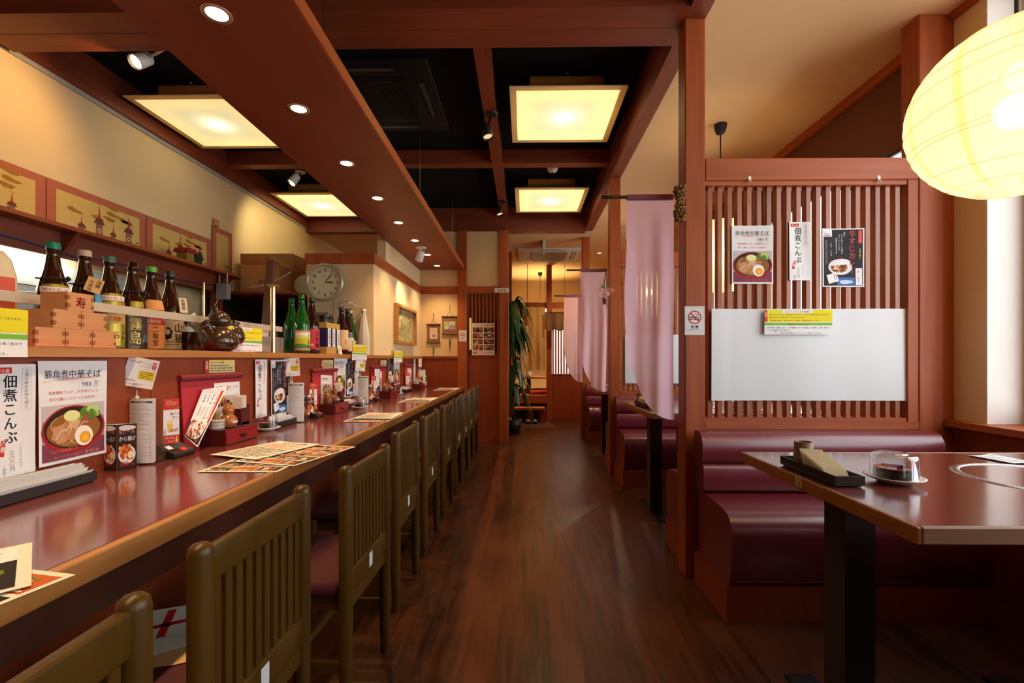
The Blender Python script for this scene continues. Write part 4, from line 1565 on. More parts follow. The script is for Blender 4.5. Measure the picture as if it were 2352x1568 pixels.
s = Sheet(1.0, b.z - a.z, flat((0.80, 0.82, 0.84), 0.8, name='white_screen_paper', spec=.2), curl(.004), .0006, 30, 8)
put('paper_screen', s.mesh('paper_screen'), 'white paper on the second lattice, seen through the first pink curtain', 'paper', Vector((a.x, 4.408, a.z)), Xv, Zv)

put('no_smoking_sign', no_smoking(), 'no-smoking sign on the big front post beside the white paper', 'sign', at_y(1573, 769, 2.3395), Xv, Zv)
put('no_smoking_sign', no_smoking(), 'no-smoking sign on the end-wall post beside the hanging scrolls', 'sign', at_y(1054, 784, YE - .0515), Xv, Zv)
put('no_smoking_sign', no_smoking(), 'no-smoking sign on the third booth post, half behind the pink curtains', 'sign', (.80, 6.4485, 1.20), Xv, Zv)
s = Sheet(.19, .058, P_(240, 236, 224), None, .004, 2, 2)
s.text('化 粧 室', .5, .26, .031, K, 2, True, center=True)
put('restroom_sign', s.mesh('restroom_sign'), 'small white sign with black characters on the end-wall post', 'sign', at_y(1136, 671.5, YE - .055), Xv, Zv)

# big food poster on the end-wall lattice
s = Sheet(.297, .42, P_(246, 226, 214), None, .0008)
s.text('くつろぎの宴', .14, .895, .036, VERM, 2, True, width=.62)
s.rect(.80, .90, .96, .97, TAN, 1)
r = random.Random(21)
for j in range(4):
    for i in range(2):
        a, b = .04 + .49 * i, .15 + .185 * j
        s.rect(a, b, a + .44, b + .155, P_(*r.choice([(50, 36, 34), (80, 40, 30), (120, 64, 50)])), 1)
        for q in range(12):
            s.ell(a + .22 + r.uniform(-.17, .17), b + .08 + r.uniform(-.05, .05), r.uniform(.03, .08), r.uniform(.015, .04), P_(*r.choice([(226, 160, 120), (214, 90, 60), (240, 226, 214), (150, 90, 60), (110, 60, 50), (190, 150, 60)])), 2 + q % 3, 9, wob=.5, seed=q + i)
s.rect(.30, .03, .66, .12, P_(236, 150, 130), 1)
s.lines(.32, .04, .64, .11, 2, WHT, 2, 3, .6)
s.lines(.05, .04, .26, .11, 2, K, 2, 4, .7)
s.lines(.69, .03, .96, .12, 3, GREY, 2, 5, .5)
put('food_poster', s.mesh('food_poster'), 'tall pink poster of food photographs on the end-wall lattice', 'poster', at_y(1084, 815, YE - .012), Xv, Zv)

# loose sheets lying on the counter
zt = ZK + .0012


def flat_sheet(name, me, A, B, label, group, z, cat='menu'):
    A, B = Vector((A[0], A[1], z)), Vector((B[0], B[1], z))
    d = (B - A).normalized()
    return put(name, me, label, cat, A, d, Vector((-d.y, d.x, 0)), group)


for i, (ya, yb, lab) in enumerate(((1.460, 1.463, 'second photo menu sheet along the counter'), (2.635, 2.63, 'third photo menu sheet along the counter'),
                                   (3.80, 3.81, 'fourth photo menu sheet along the counter'), (5.27, 5.27, 'last photo menu sheet, flat at the far end of the counter'))):
    flat_sheet('photo_menu', photo_menu(), (-1.045, ya), (-.79, yb), lab + ', under a cream sheet', 'photo menus on the counter', zt)
flat_sheet('photo_menu', photo_menu(), (-1.02, 1.60), (-.80, 1.545), 'photo menu sheet turned askew just beneath the big cream sheet', 'photo menus on the counter', zt + .0022)
for i, (A, B, lab) in enumerate((((-1.166, 1.695), (-.868, 1.59), 'cream brush-written menu sheet, turned askew, the closest whole one'),
                                 ((-1.02, 2.73), (-.80, 2.735), 'cream brush-written menu sheet, second of those lying flat'),
                                 ((-1.02, 3.93), (-.80, 3.93), 'cream brush-written menu sheet, third of those lying flat'),
                                 ((-1.03, 5.38), (-.81, 5.38), 'cream brush-written menu sheet farthest down the counter'))):
    flat_sheet('brush_menu', brush_menu(1 if i else 0), A, B, lab, 'cream menus on the counter', zt + .005)
d = Vector((-.961 + .772, .891 - .715, 0)).normalized()
o_ = Vector((-.776, .716, zt + .004))
s = Sheet(.25, .36, M['cream'], curl(.001), .0006)
s.rect(.05, .05, .95, .93, WHT, 1); s.rect(.05, .05, .62, .93, P_(40, 34, 32), 2)
rr_ = random.Random(3)
for q in range(26):
    s.ell(.33 + rr_.uniform(-.2, .2), .5 + rr_.uniform(-.38, .38), rr_.uniform(.05, .12), rr_.uniform(.04, .1), P_(*rr_.choice([(232, 130, 30), (214, 80, 40), (110, 120, 40), (240, 170, 60)])), 3 + q % 3, 10, wob=.4, seed=q)
s.lines(.66, .1, .93, .9, 5, GREY, 3, 4, .2, True)
put('photo_menu', s.mesh('photo_menu'), 'photo menu sheet at the photo edge by the counter front, orange dish', 'menu', o_, d, Vector((-d.y, d.x, 0)), 'photo menus on the counter')
flat_sheet('photo_menu', photo_menu(), (-1.07, .47), (-.822, .42), 'bottom photo menu sheet of the pile cut off by the photo edge', 'photo menus on the counter', zt)

# printed sheet left on a chair seat
s = Sheet(.36, .27, P_(206, 214, 206), None, .002)
s.stroke([(.10, .62), (.50, .70)], .018, CRIM, 1); s.stroke([(.30, .95), (.34, .45)], .018, CRIM, 1); s.stroke([(.60, .2), (.9, .8)], .018, CRIM, 1)
s.ell(.55, .10, .22, .12, TAN, 1, 14, wob=.2)
put('printed_board', s.mesh('printed_board'), 'white board with red strokes lying on a red chair seat', 'board', (-.93, .92, .4425), (.93, .36, 0), (-.36, .93, 0))

# ================================================================== THINGS ON THE COUNTER
M['clear_plastic'] = pane_glass('clear_plastic', (0.93, 0.94, 0.95), 0.10)
M['gourd'] = wood('polished_gourd', (0.30, 0.085, 0.014), (0.44, 0.150, 0.030), (1, 1, .6), 10, 0.22, coat=0.5, bump=0.0)
M['gourd_dark'] = wood('dark_gourd', (0.14, 0.040, 0.012), (0.22, 0.065, 0.02), (1, 1, .6), 10, 0.22, coat=0.5, bump=0.0)
M['tray'] = flat((0.020, 0.012, 0.010), 0.4, name='dark_brown_tray')
M['napkin'] = flat((0.86, 0.80, 0.70), 0.9, name='paper_napkin', spec=.1)
M['envelope'] = cloth('chopstick_paper', (0.95, 0.86, 0.62), 0.45)
M['stripe_cup'] = flat((0.50, 0.46, 0.40), 0.35, name='grey_ceramic', noise=.1)
M['tea'] = wood('teak_cup', (0.16, 0.045, 0.018), (0.22, 0.07, 0.03), (1, 1, .2), 14, .35)
M['pick'] = flat((0.55, 0.40, 0.24), .8, name='toothpick_wood')
M['red_cloth'] = flat(sr(186, 40, 52), 0.55, name='red_vinyl')
M['red_cloth_dark'] = flat(sr(120, 26, 40), 0.5, name='dark_red_vinyl')
FONT_ORD = ['first', 'second', 'third', 'last']


def red_box(xf, ya, yb, label):
    t = thing('condiment_box', label, 'condiment box', (xf - .057, (ya + yb) / 2, ZK), 0, 'red condiment boxes')
    x0, h = xf - 0.106, 0.066
    MB().box(x0, xf - .002, ya, yb, ZK + .001, ZK + h).build('body', M['wine_lacquer'], t)
    MB().box(x0 + .006, xf - .012, ya + .006, yb - .006, ZK + h, ZK + h + .001).build('felt_top', flat((.05, .03, .025), .8, name='brown_top'), t)
    d = MB().box(xf - .002, xf + .001, ya, yb, ZK + h - .014, ZK + h).build('lip', M['red_lacquer'], t)
    d = MB().box(xf - .002, xf + .002, ya + .004, yb - .004, ZK + .006, ZK + h - .0155).build('drawer', M['red_lacquer'], t)
    yc = (ya + yb) / 2
    k = MB()
    k.prism([(yc + .017 * math.cos(R(a)), ZK + .036 + .014 * math.sin(R(a))) for a in range(180, 361, 20)], xf + .002, xf + .010, 'x')
    o = k.build('knob', M['black'], t)
    o.parent = d
    o.matrix_parent_inverse = Matrix.Identity(4)
    return t


def gourd(x, y, z, mat, lab, s=1.0):
    t = thing('gourd_shaker', lab, 'shaker', (x, y, z), 0, 'gourd spice shakers')
    pr = [(.0, 0), (.022, .0), (.032, .012), (.0355, .026), (.033, .040), (.024, .052), (.0185, .0565), (.0215, .064), (.0235, .073), (.021, .083), (.014, .093), (.007, .102), (.005, .107)]
    MB().lathe([(r * s, q * s) for r, q in pr], 28, cap=False).build('body', mat, t, world=False)
    MB().lathe([(.005 * s, .105 * s), (.0045 * s, .112 * s), (.006 * s, .113 * s), (.004 * s, .119 * s), (0, .121 * s)], 12, cap=False).build('stopper', M['tray'], t, world=False)
    o = MB().grid(lambda u, v: (.0362 * s * math.cos(-.55 + u * .8), .0362 * s * math.sin(-.55 + u * .8), (.022 + .009 * v) * s), 6, 1).build('label_tag', sticker, t, world=False)
    o['label'] = 'small white paper tag'
    return t


def napkin_box(x, y, z, lab, s=1.0):
    t = thing('napkin_box', lab, 'napkin box', (x, y, z), 0, 'napkin boxes')
    w, d, h = .052, .030, .088
    mb = MB().box(-w / 2, w / 2, d / 2, d / 2 + .005, 0, h).box(-w / 2, w / 2, -d / 2 - .03, -d / 2 - .025, 0, h * .82)
    mb.box(-w / 2, w / 2, -d / 2 - .025, d / 2, 0, .012)
    mb.box(-w / 2, -w / 2 + .004, -d / 2 - .025, d / 2, 0, h * .72).box(w / 2 - .004, w / 2, -d / 2 - .025, d / 2, 0, h * .86)
    mb.build('holder', M['wine_lacquer'], t, world=False)
    mb = MB()
    r = random.Random(2)
    for i in range(14):
        yy = -d / 2 - .02 + i * .0026
        e = r.uniform(0, .004)
        mb.box(-w / 2 + .006, w / 2 - .006 + e, yy, yy + .0018, .014, .122 + e + .0006 * i)
    mb.build('napkin_stack', M['napkin'], t, world=False)
    return t


def pick_cup(x, y, z, lab, grey=True):
    t = thing('toothpick_cup', lab, 'cup', (x, y, z), 0, 'toothpick cups')
    if grey:
        pr = [(.027, 0), (.030, .004), (.030, .013), (.0285, .015), (.030, .017), (.030, .027), (.0285, .029), (.031, .031), (.031, .042), (.028, .042), (.027, .006), (0, .006)]
    else:
        pr = [(.026, 0), (.027, .002), (.027, .070), (.023, .070), (.022, .006), (0, .006)]
    MB().lathe(pr, 28, cap=False).build('cup', M['stripe_cup'] if grey else M['tea'], t, world=False)
    if grey:
        mb = MB()
        r = random.Random(4)
        for i in range(34):
            a, q = r.uniform(0, 6.3), r.uniform(0, .016)
            mb.cyl((q * math.cos(a), q * math.sin(a), .008), (q * 1.7 * math.cos(a) + r.uniform(-.006, .006), q * 1.7 * math.sin(a), r.uniform(.066, .080)), .0012, n=5)
        mb.build('toothpick_bundle', M['pick'], t, world=False)
    return t


bx = [(-1.237, 1.895, 2.126), (-1.230, 2.983, 3.215), (-1.215, 4.18, 4.41), (-1.210, 5.39, 5.62)]
where = ['with the grey toothpick cup', 'with a brown wooden cup and dark gourd', 'third along the counter, below a noodle poster', 'farthest, by the end wall']
for i, (xf, ya, yb) in enumerate(bx):
    red_box(xf, ya, yb, 'red lacquer condiment box ' + where[i])
    zb = ZK + .0675
    gourd(xf - .037, ya + .075, zb, M['gourd'] if i in (0, 3) else M['gourd_dark'],
          ['glossy amber gourd shaker with white tag on the closest red box', 'dark gourd shaker on the second red box', 'dark gourd shaker on the third red box', 'bright amber gourd shaker on the last red box'][i])
    napkin_box(xf - .050, yb - .042, zb, 'wine red napkin box full of white napkins on the %s red box' % ['closest', 'second', 'third', 'last'][i])
    pick_cup(xf - .058, ya + .030, zb, ['grey ribbed cup of toothpicks on the closest red box', 'brown wooden cup on the second red box', 'brown wooden cup on the third red box', 'grey cup on the last red box'][i], i in (0, 3))


def bell(x, y, lab, strip=True):
    t = thing('call_bell', lab, 'call bell', (x, y, ZK), R(0), 'table call bells')
    # wedge with a sloping face turned to the seats
    pr = [(-.045, 0), (.040, 0), (.045, .004), (.045, .020), (.015, .030), (-.020, .052), (-.040, .052), (-.048, .030)]
    o = MB().prism(pr, -.052, .052, 'y').build('housing', M['black'], t, world=False)
    soft(o, .006, 3)
    X = Matrix.Translation((.030, .012, .0265)) @ Euler((0, R(18), 0)).to_matrix().to_4x4()
    MB().lathe([(.013, -.002), (.013, .002), (.009, .004), (0, .0045)], 20, X=X, cap=False).build('push_button', flat(sr(220, 50, 40), .4, name='red_button'), t, world=False)
    n_ = MB().box(-.003, .018, -.040, -.016, .0, .001, X=Matrix.Translation((.0, 0, .0415)) @ Euler((0, R(32), 0)).to_matrix().to_4x4()).build('number_sticker', sticker, t, world=False)
    if strip:
        o = put('menu_strip', bell_strip(), 'red and white drink strip in the bell', '', Vector((x - .012, y - .030, ZK + .050)), (.55, .83, 0), (0, .0, 1), parent=t)
    return t


bell(-1.308, 1.700, 'black call bell with red button and drink strip, the largest one')
bell(-1.305, 2.845, 'black call bell with drink strip before the second red box')
bell(-1.305, 3.99, 'black call bell before the third red box')
bell(-1.305, 5.16, 'black call bell before the last red box')


def slip_stand(x, y, lab, card_lab, rz=0.0, card_rot=8, card_dir=(.86, .5), drop=0.0):
    t = thing('order_slip_stand', lab, 'slip stand', (x, y, ZK), rz, 'stands of order slips')
    mb = MB()
    n = 18
    for i in range(n):                         # ribbed clear cup
        z0 = .004 + i * .0058
        mb.lathe([(.047, z0), (.049, z0 + .0029), (.047, z0 + .0058)], 4, X=Euler((0, 0, R(45))).to_matrix().to_4x4(), sm=False, cap=False)
    mb.build('clear_cup', M['clear_plastic'], t, world=False)
    base = MB().box(-.034, .034, -.034, .034, 0, .004).build('cup_base', M['clear_plastic'], t, world=False)
    me = order_slip()
    for k, (dy, dx) in enumerate(((-.026, -.042), (-.022, -.040), (-.018, -.043))):
        o = bpy.data.objects.new('order_slip', me)
        C.objects.link(o)
        o.parent = t
        o.matrix_local = Matrix.Translation((dx, dy, .006 + .003 * k)) @ basis(Xv, Zv)
    MB().cyl((-.012, .014, .006), (-.010, .014, .15), .0042, n=8).build('pen', flat(sr(20, 90, 50), .4, name='green_pen'), t, world=False)
    if card_lab:
        c = thing('card_clip', card_lab, 'card clip', (x - .024, y - .022, ZK + .004), 0, 'review cards on clip stands')
        X0, Y0, Z0 = x - .024, y - .022, ZK
        MB().cyl((X0, Y0, Z0 + .005), (X0, Y0, Z0 + .255 - drop), .0016, n=8).cyl((X0, Y0, Z0 + .225 - drop), (X0, Y0, Z0 + .235 - drop), .006, n=10).build('stem', M['white'], c)
        MB().box(X0 - .007, X0 + .007, Y0 - .012, Y0 + .012, Z0 + .248 - drop, Z0 + .28 - drop, b=.003).build('clip', M['clear_plastic'], c)
        u = Vector((card_dir[0] * math.cos(R(card_rot)), card_dir[1] * math.cos(R(card_rot)), -math.sin(R(card_rot)))).normalized()
        v = Vector((card_dir[0] * math.sin(R(card_rot)), card_dir[1] * math.sin(R(card_rot)), math.cos(R(card_rot))))
        put('review_card', review_card(), 'white and yellow review card', '', Vector((X0, Y0, Z0 + .265 - drop)) - u * .045, u, v, parent=c)
    return t


slip_stand(-1.316, 1.60, 'stand of white order slips in a ribbed clear cup, the largest, with a green pen', 'white review card clipped on a stem above the closest order slips', R(0), 13)
slip_stand(-1.305, 2.645, 'stand of order slips beside the second black bell', 'white review card on a stem in front of a black curry poster', R(4), -3, (.90, .43), .0)
slip_stand(-1.290, 3.70, 'stand of order slips behind a domed dish, before the third black bell', 'review card seen at an angle under the ledge by the cloth-wrapped bottle', R(0), 4, (.6, .8), .0)
slip_stand(-1.285, 5.80, 'stand of order slips behind the last red box', 'review card edge-on at the far corner of the counter', R(0), 4, (.25, .97), .0)


def beer_card(x, y, lab, rz):
    t = thing('beer_card', lab, 'table card', (x, y, ZK), rz, 'triangular beer cards')
    w, h = .050, .150
    A, B, D = Vector((0, 0, 0)), Vector((w * math.cos(R(28)), w * math.sin(R(28)), 0)), Vector((-w * math.cos(R(28)), w * math.sin(R(28)), 0))
    MB().add([A, B, D, A + Vector((0, 0, h)), B + Vector((0, 0, h)), D + Vector((0, 0, h))], [(0, 1, 4, 3), (1, 2, 5, 4), (2, 0, 3, 5)]).build('card', M['paper'], t, world=False)
    if 'beer' not in CACHE:
        s = Sheet(w, h, P_(58, 32, 28), None, .0004, 2, 2)
        s.ell(.5, .92, .42, .06, P_(226, 220, 214), 1, 14, wob=.3)
        s.text('生ビール', .08, .80, .015, WHT, 4, True, width=.82); s.text('生ビール', .09, .802, .015, VERM, 5, False, width=.80)
        s.text('から揚げ', .10, .64, .017, WHT, 4, True, width=.84)
        s.ell(.5, .34, .44, .20, WHT, 2, 24)
        r = random.Random(9)
        for i in range(34):
            s.ell(.46 + r.uniform(-.3, .3), .40 + r.uniform(-.14, .14), .09, .05, P_(*r.choice([(200, 80, 40), (230, 130, 60), (160, 60, 36), (240, 180, 90)])), 3 + i % 3, 9, wob=.5, seed=i)
        s.ell(.68, .33, .15, .08, P_(250, 230, 190), 6, 16)
        s.text('580', .16, .09, .022, VERM, 7, True, width=.44); s.text('円', .66, .09, .010, VERM, 7, True)
        CACHE['beer'] = s.mesh('beer_print')
    for P0, P1 in ((A, B), (D, A)):
        o = bpy.data.objects.new('printed_face', CACHE['beer'])
        C.objects.link(o)
        o.parent = t
        u = (P1 - P0).normalized()
        nrm = u.cross(Vector(Zv))
        o.matrix_local = Matrix.Translation(P0 + nrm * .0012) @ basis(u, Zv)
    return t


beer_card(-1.318, 1.475, 'triangular beer and fried chicken card, the largest, beside the closest order slips', R(20))
beer_card(-1.318, 2.775, 'triangular beer card with an orange pen beside it', R(30))
beer_card(-1.305, 3.85, 'triangular beer card before the third black bell', R(30))
beer_card(-1.290, 5.93, 'farthest triangular beer card, in the corner by the end wall', R(30))
for i, (x, y, lab) in enumerate(((-1.292, 2.72, 'orange pen standing in the second slip stand'), (-1.278, 3.775, 'orange pen standing in the third slip stand'))):
    solo('pen', MB().cyl((x, y, ZK + .03), (x + .030, y + .025, ZK + .175), .0045, n=8).lathe([(.006, 0), (.007, .012), (0, .018)], 8, X=Matrix.Translation((x + .030, y + .025, ZK + .172))), flat(sr(236, 110, 30), .4, name='orange_plastic'), lab, 'pen')


def menu_holder(y0, y1, lab):
    t = thing('menu_holder', lab, 'menu holder', (XP + .03, (y0 + y1) / 2, ZK), 0, 'red menu holders')
    xt, xb, h = XP + .010, XP + .018, .275
    a = [(xb, y0 + .012, ZK + .001), (xb, y1 - .012, ZK + .001), (xt, y1, ZK + h), (xt, y0, ZK + h)]
    b = [(x - .006, y, z) for x, y, z in a]
    MB().add(a + b, [(0, 1, 2, 3), (7, 6, 5, 4), (0, 3, 7, 4), (1, 5, 6, 2), (3, 2, 6, 7), (0, 4, 5, 1)]).build('backing', M['red_cloth'], t)
    MB().prism([(xt + .012 * math.cos(R(q)) - .002, ZK + h + .010 + .014 * math.sin(R(q))) for q in range(-150, 211, 30)][:-1], y0 - .004, y1 + .008, 'y', sm=True).build('rolled_top', M['red_cloth_dark'], t)
    MB().add([(xb - .01, y0 + .012, ZK + .001), (xt - .004, y0, ZK + h), (XP + .006, y0 + .01, ZK + h), (XP + .006, y0 + .02, ZK + .001)], [(0, 1, 2, 3)]).build('side_flap', M['red_cloth_dark'], t)
    return t


mh = [(1.80, 2.18), (2.93, 3.31), (4.06, 4.44), (5.20, 5.58)]
for i, (a, b) in enumerate(mh):
    menu_holder(a, b, 'red vinyl menu holder with rolled top, %s along the counter' % FONT_ORD[i])
    lean = Vector((-.008, 0, .275)).normalized()
    put('takeout_menu', takeout_menu(i % 2), 'take-out menu with food photos in the %s red holder' % FONT_ORD[i], 'menu', Vector((XP + .0205, a + (.19 if i == 0 else .10), ZK + .002)), Vector((0, 1, .0)) if i == 0 else Vector((0, 1, -.06)), lean, 'take-out menus')
me_ = skewer_menu().copy()                     # one skewer menu has curled: place it between its four real corners
q00, q10, q01, q11 = at_x(424, 1001, -1.338), at_x(453, 1026, -1.268), at_x(466, 894, -1.335), at_x(521.5, 887, -1.318)
nrm = (q10 - q00).cross(q01 - q00).normalized()
c0 = q00.copy()
for v_ in me_.vertices:
    u_, w_ = v_.co.x / .125, v_.co.y / .27
    v_.co = q00 * (1 - u_) * (1 - w_) + q10 * u_ * (1 - w_) + q01 * (1 - u_) * w_ + q11 * u_ * w_ + nrm * (v_.co.z * 5) - c0
o = bpy.data.objects.new('skewer_menu', me_)
C.objects.link(o)
o.location = c0
tag(o, 'white skewer menu leaning far over in the closest red holder', 'menu', 'skewer menus')
put('skewer_menu', skewer_menu(), 'white skewer menu in the third red holder', 'menu', Vector((XP + .042, 4.075, ZK + .004)), Vector((.05, .95, -.02)), Vector((-.02, .10, .90)), 'skewer menus')


def long_tray(x0, x1, y0, y1, z, lab, cup=False, slant=0):
    t = thing('chopstick_tray', lab, 'tray', ((x0 + x1) / 2, (y0 + y1) / 2, z), 0, 'trays of chopstick papers')
    g = .006
    mb = MB()
    mb.hexa([(x0 + g, y0 + g, z), (x1 - g, y0 + g, z), (x1 - g, y1 - g, z), (x0 + g, y1 - g, z)], [(x0 + .003, y0 + .003, z + .008), (x1 - .003, y0 + .003, z + .008), (x1 - .003, y1 - .003, z + .008), (x0 + .003, y1 - .003, z + .008)])
    for a, b, c, d in ((x0, x0 + .004, y0, y1), (x1 - .004, x1, y0, y1), (x0 + .004, x1 - .004, y0, y0 + .004), (x0 + .004, x1 - .004, y1 - .004, y1)):
        mb.box(a, b, c, d, z + .004, z + .030)
    mb.build('tray', M['tray'], t)
    return t


def papers(x0, x1, y0, y1, z, n, lab, tilt=.06, mat='envelope', along='y', h=.03):
    mb = MB()
    r = random.Random(n)
    for i in range(n):
        k = i / (n - 1)
        xx = x0 + (x1 - x0) * k
        e, f = r.uniform(-.010, .010), r.uniform(-.008, .008) * (1.6 if h > .035 else 1)
        A = (xx - .002, y0 + e, z + .004)
        B = (xx - .002, y1 + e - .012, z + .004)
        Cc = (xx + .012 * (k - .3), y1 + e, z + h + f)
        D = (xx + .012 * (k - .3), y0 + e + .008, z + h + f + tilt * .05)
        q = .0009
        mb.add([A, B, Cc, D] + [(p[0] + q, p[1], p[2]) for p in (A, B, Cc, D)], [(0, 1, 2, 3), (7, 6, 5, 4), (0, 3, 7, 4), (1, 5, 6, 2), (3, 2, 6, 7)])
    return solo('paper_sleeve_bundle', mb, M[mat], lab, 'chopstick papers', 'chopstick papers in trays')


tr = [(-1.345, -1.270, .98, 1.355), (-1.352, -1.290, 2.392, 2.600), (-1.350, -1.285, 3.36, 3.56), (-1.345, -1.275, 4.95, 5.17)]
for i, (a, b, c, d) in enumerate(tr):
    long_tray(a, b, c, d, ZK + .0005, ['dark brown tray cut by the photo edge, below the big noodle poster', 'dark tray beside the dome-covered dish nearest the second slip stand', 'dark tray half behind the second dome-covered dish', 'dark tray before the last red box'][i])
    papers(a + .010, b - .014, c + .012, d - .012, ZK + .009, 9 if i else 12, ['white chopstick papers piled in the tray cut by the photo edge', 'white chopstick papers in the second tray', 'white chopstick papers in the third tray', 'white chopstick papers in the last tray'][i], mat='napkin', h=.040)


def dome_dish(x, y, z, lab, r=.07, full=True):
    t = thing('domed_dish', lab, 'dish', (x, y, z), 0, 'small plates under clear domes')
    MB().lathe([(0, .0), (r * .55, .0), (r * .6, .004), (r * .95, .014), (r, .017), (r * .93, .018), (r * .6, .010), (0, .009)], 40, cap=False).build('saucer', M['white_china'], t, world=False)
    for k in range(5):
        z0 = .011 + .0055 * k
        o = MB().lathe([(0, z0), (r * .45, z0), (r * .66, z0 + .006), (r * .66, z0 + .0075), (r * .45, z0 + .003), (0, z0 + .003)], 32, cap=False).build('small_plate', M['black'] if k < 4 else M['black'], t, world=False)
    MB().lathe([(0, .0375), (r * .5, .0378), (r * .62, .0415)], 28, cap=False).build('plate_face', flat((0.42, 0.03, 0.015), .25, name='vermilion_lacquer', coat=.3), t, world=False)
    MB().box(-.052 * r / .07, .025, -.004, .003, .044, .049, X=Euler((0, R(8), R(20))).to_matrix().to_4x4()).box(.018, .038, -.008, .008, .0395, .0485, X=Euler((0, R(8), R(20))).to_matrix().to_4x4()).build('spice_spoon', M['wine_lacquer'], t, world=False)
    MB().lathe([(r * .80, .015), (r * .79, .016), (r * .76, .068), (r * .72, .078), (r * .62, .081), (r * .45, .080), (r * .43, .083), (0, .083)], 40, cap=False).build('dome_cover', M['clear_plastic'], t, world=False)
    return t


dome_dish(-1.300, 2.320, ZK + .0005, 'stacked small plates under a clear dome beside the closest red box', .060)
dome_dish(-1.195, 3.34, ZK + .0005, 'stacked small plates under a clear dome beside the second red box', .060)
dome_dish(-1.275, 4.66, ZK + .0005, 'stacked small plates under a clear dome beside the third red box', .055)

# ================================================================== ON TABLE 26
TZ = 0.7512
long_tray(.845, .925, 1.265, 1.535, TZ, 'dark oblong tray with cup and papers on the booth table numbered 26')
t = thing('wooden_cup', 'brown bamboo cup standing in the tray on table 26', 'cup', (.885, 1.475, TZ + .009))
MB().lathe([(.026, 0), (.0265, .001), (.0265, .078), (.0215, .078), (.021, .006), (0, .006)], 28, cap=False).build('body', wood('bamboo_cup', (.20, .10, .045), (.28, .15, .07), (1, 1, .3), 14, .5, bump=.02), t, world=False)
mb = MB()
r = random.Random(6)
for i in range(13):
    yy = 1.415 - i * .0088
    e = r.uniform(-.003, .003)
    A, B = Vector((.853, yy, TZ + .010)), Vector((.913 + e, yy - .012, TZ + .010))
    dz, lean = .058 - i * .0026 + r.uniform(-.002, .002), Vector((0, .030, 0))
    pts = [A, B, B + lean + Vector((.003, 0, dz)), A + lean + Vector((.002, 0, dz + .002))]
    mb.add(pts + [p + Vector((0, .0018, 0)) for p in pts], [(0, 1, 2, 3), (7, 6, 5, 4), (0, 3, 7, 4), (1, 5, 6, 2), (3, 2, 6, 7), (0, 4, 5, 1)])
solo('paper_sleeve_bundle', mb, M['envelope'], 'cream chopstick papers leaning in the tray on table 26', 'chopstick papers', 'chopstick papers in trays')
dome_dish(1.050, 1.325, TZ, 'red and black small plates under a clear dome on table 26', .072)
s = Sheet(.032, .029, P_(232, 214, 160), None, .001, 2, 2)
s.text('26', .5, .18, .021, K, 2, False, center=True, sx=.8)
put('table_number', s.mesh('table_number'), 'small cream tag with number 26 on the table edge', 'number tag', at_x(1827, 1114, .8142) + Vector((-.0004, 0, .0)), (0, -1, 0), Zv)
s = Sheet(.10, .14, WHT, curl(.002), .0006)
s.lines(.1, .1, .9, .9, 8, GREY, 1, 3, .3)
put('white_leaflet', s.mesh('white_leaflet'), 'white leaflet lying on table 26 beyond the grill ring, cut by the photo edge', 'leaflet', (1.62, 1.55, TZ + .001), (1, .15, 0), (-.15, 1, 0))
t = thing('window_bench', 'dark red bench along the window, its edge seen under table 26', 'bench', (1.93, .7, 0))
soft(MB().box(1.72, 2.14, .42, 1.60, .15, .455).build('seat', M['leather'], t), .03, 4)
MB().box(1.76, 2.14, .42, 1.58, 0, .15).build('plinth', M['panel'], t)
for y, lab in ((3.37, 'second'), (5.42, 'third')):
    long_tray(.85, .93, y - .08, y + .20, TZ, 'dark tray with chopstick papers on the %s booth table' % lab)
    papers(.86, .912, y - .06, y + .12, TZ + .009, 9, 'chopstick papers in the tray on the %s booth table' % lab, mat='envelope', h=.05)
    MBc = MB().lathe([(.026, 0), (.0265, .001), (.0265, .078), (.0215, .078), (.021, .006), (0, .006)], 24, X=Matrix.Translation((.885, y + .165, TZ + .009)), cap=False)
    solo('wooden_cup', MBc, M['tea'], 'brown cup standing in the tray on the %s booth table' % lab, 'cup')

# ================================================================== ON THE LEDGE
LZ0 = 1.1342


def liquid_glass(name, rgb, rough=0.06, alpha=0.25):
    m, n, l, p = base_mat(name)
    p.inputs['Base Color'].default_value = (*rgb, 1)
    p.inputs['Roughness'].default_value = rough
    p.inputs['Transmission Weight'].default_value = alpha
    p.inputs['IOR'].default_value = 1.45
    p.inputs['Coat Weight'].default_value = 0.6
    return m


M['amber'] = liquid_glass('amber_bottle_glass', (0.060, 0.016, 0.004), .06, .35)
M['green_glass'] = liquid_glass('green_bottle_glass', (0.010, 0.16, 0.020), .05, .5)
M['red_glass'] = liquid_glass('dark_red_bottle_glass', (0.030, 0.006, 0.004), .06, .3)
M['soy'] = liquid_glass('soy_sauce_glass', (0.05, 0.012, 0.005), .06, .2)
BOT = [(0, 0), (.048, 0), (.0505, .003), (.0515, .010), (.0515, .163), (.0500, .190), (.0450, .218), (.0375, .244), (.0302, .268), (.0250, .291), (.0213, .315), (.0188, .340), (.0174, .361), (.0198, .362), (.0198, .368), (.0174, .370), (.0174, .388), (0, .388)]


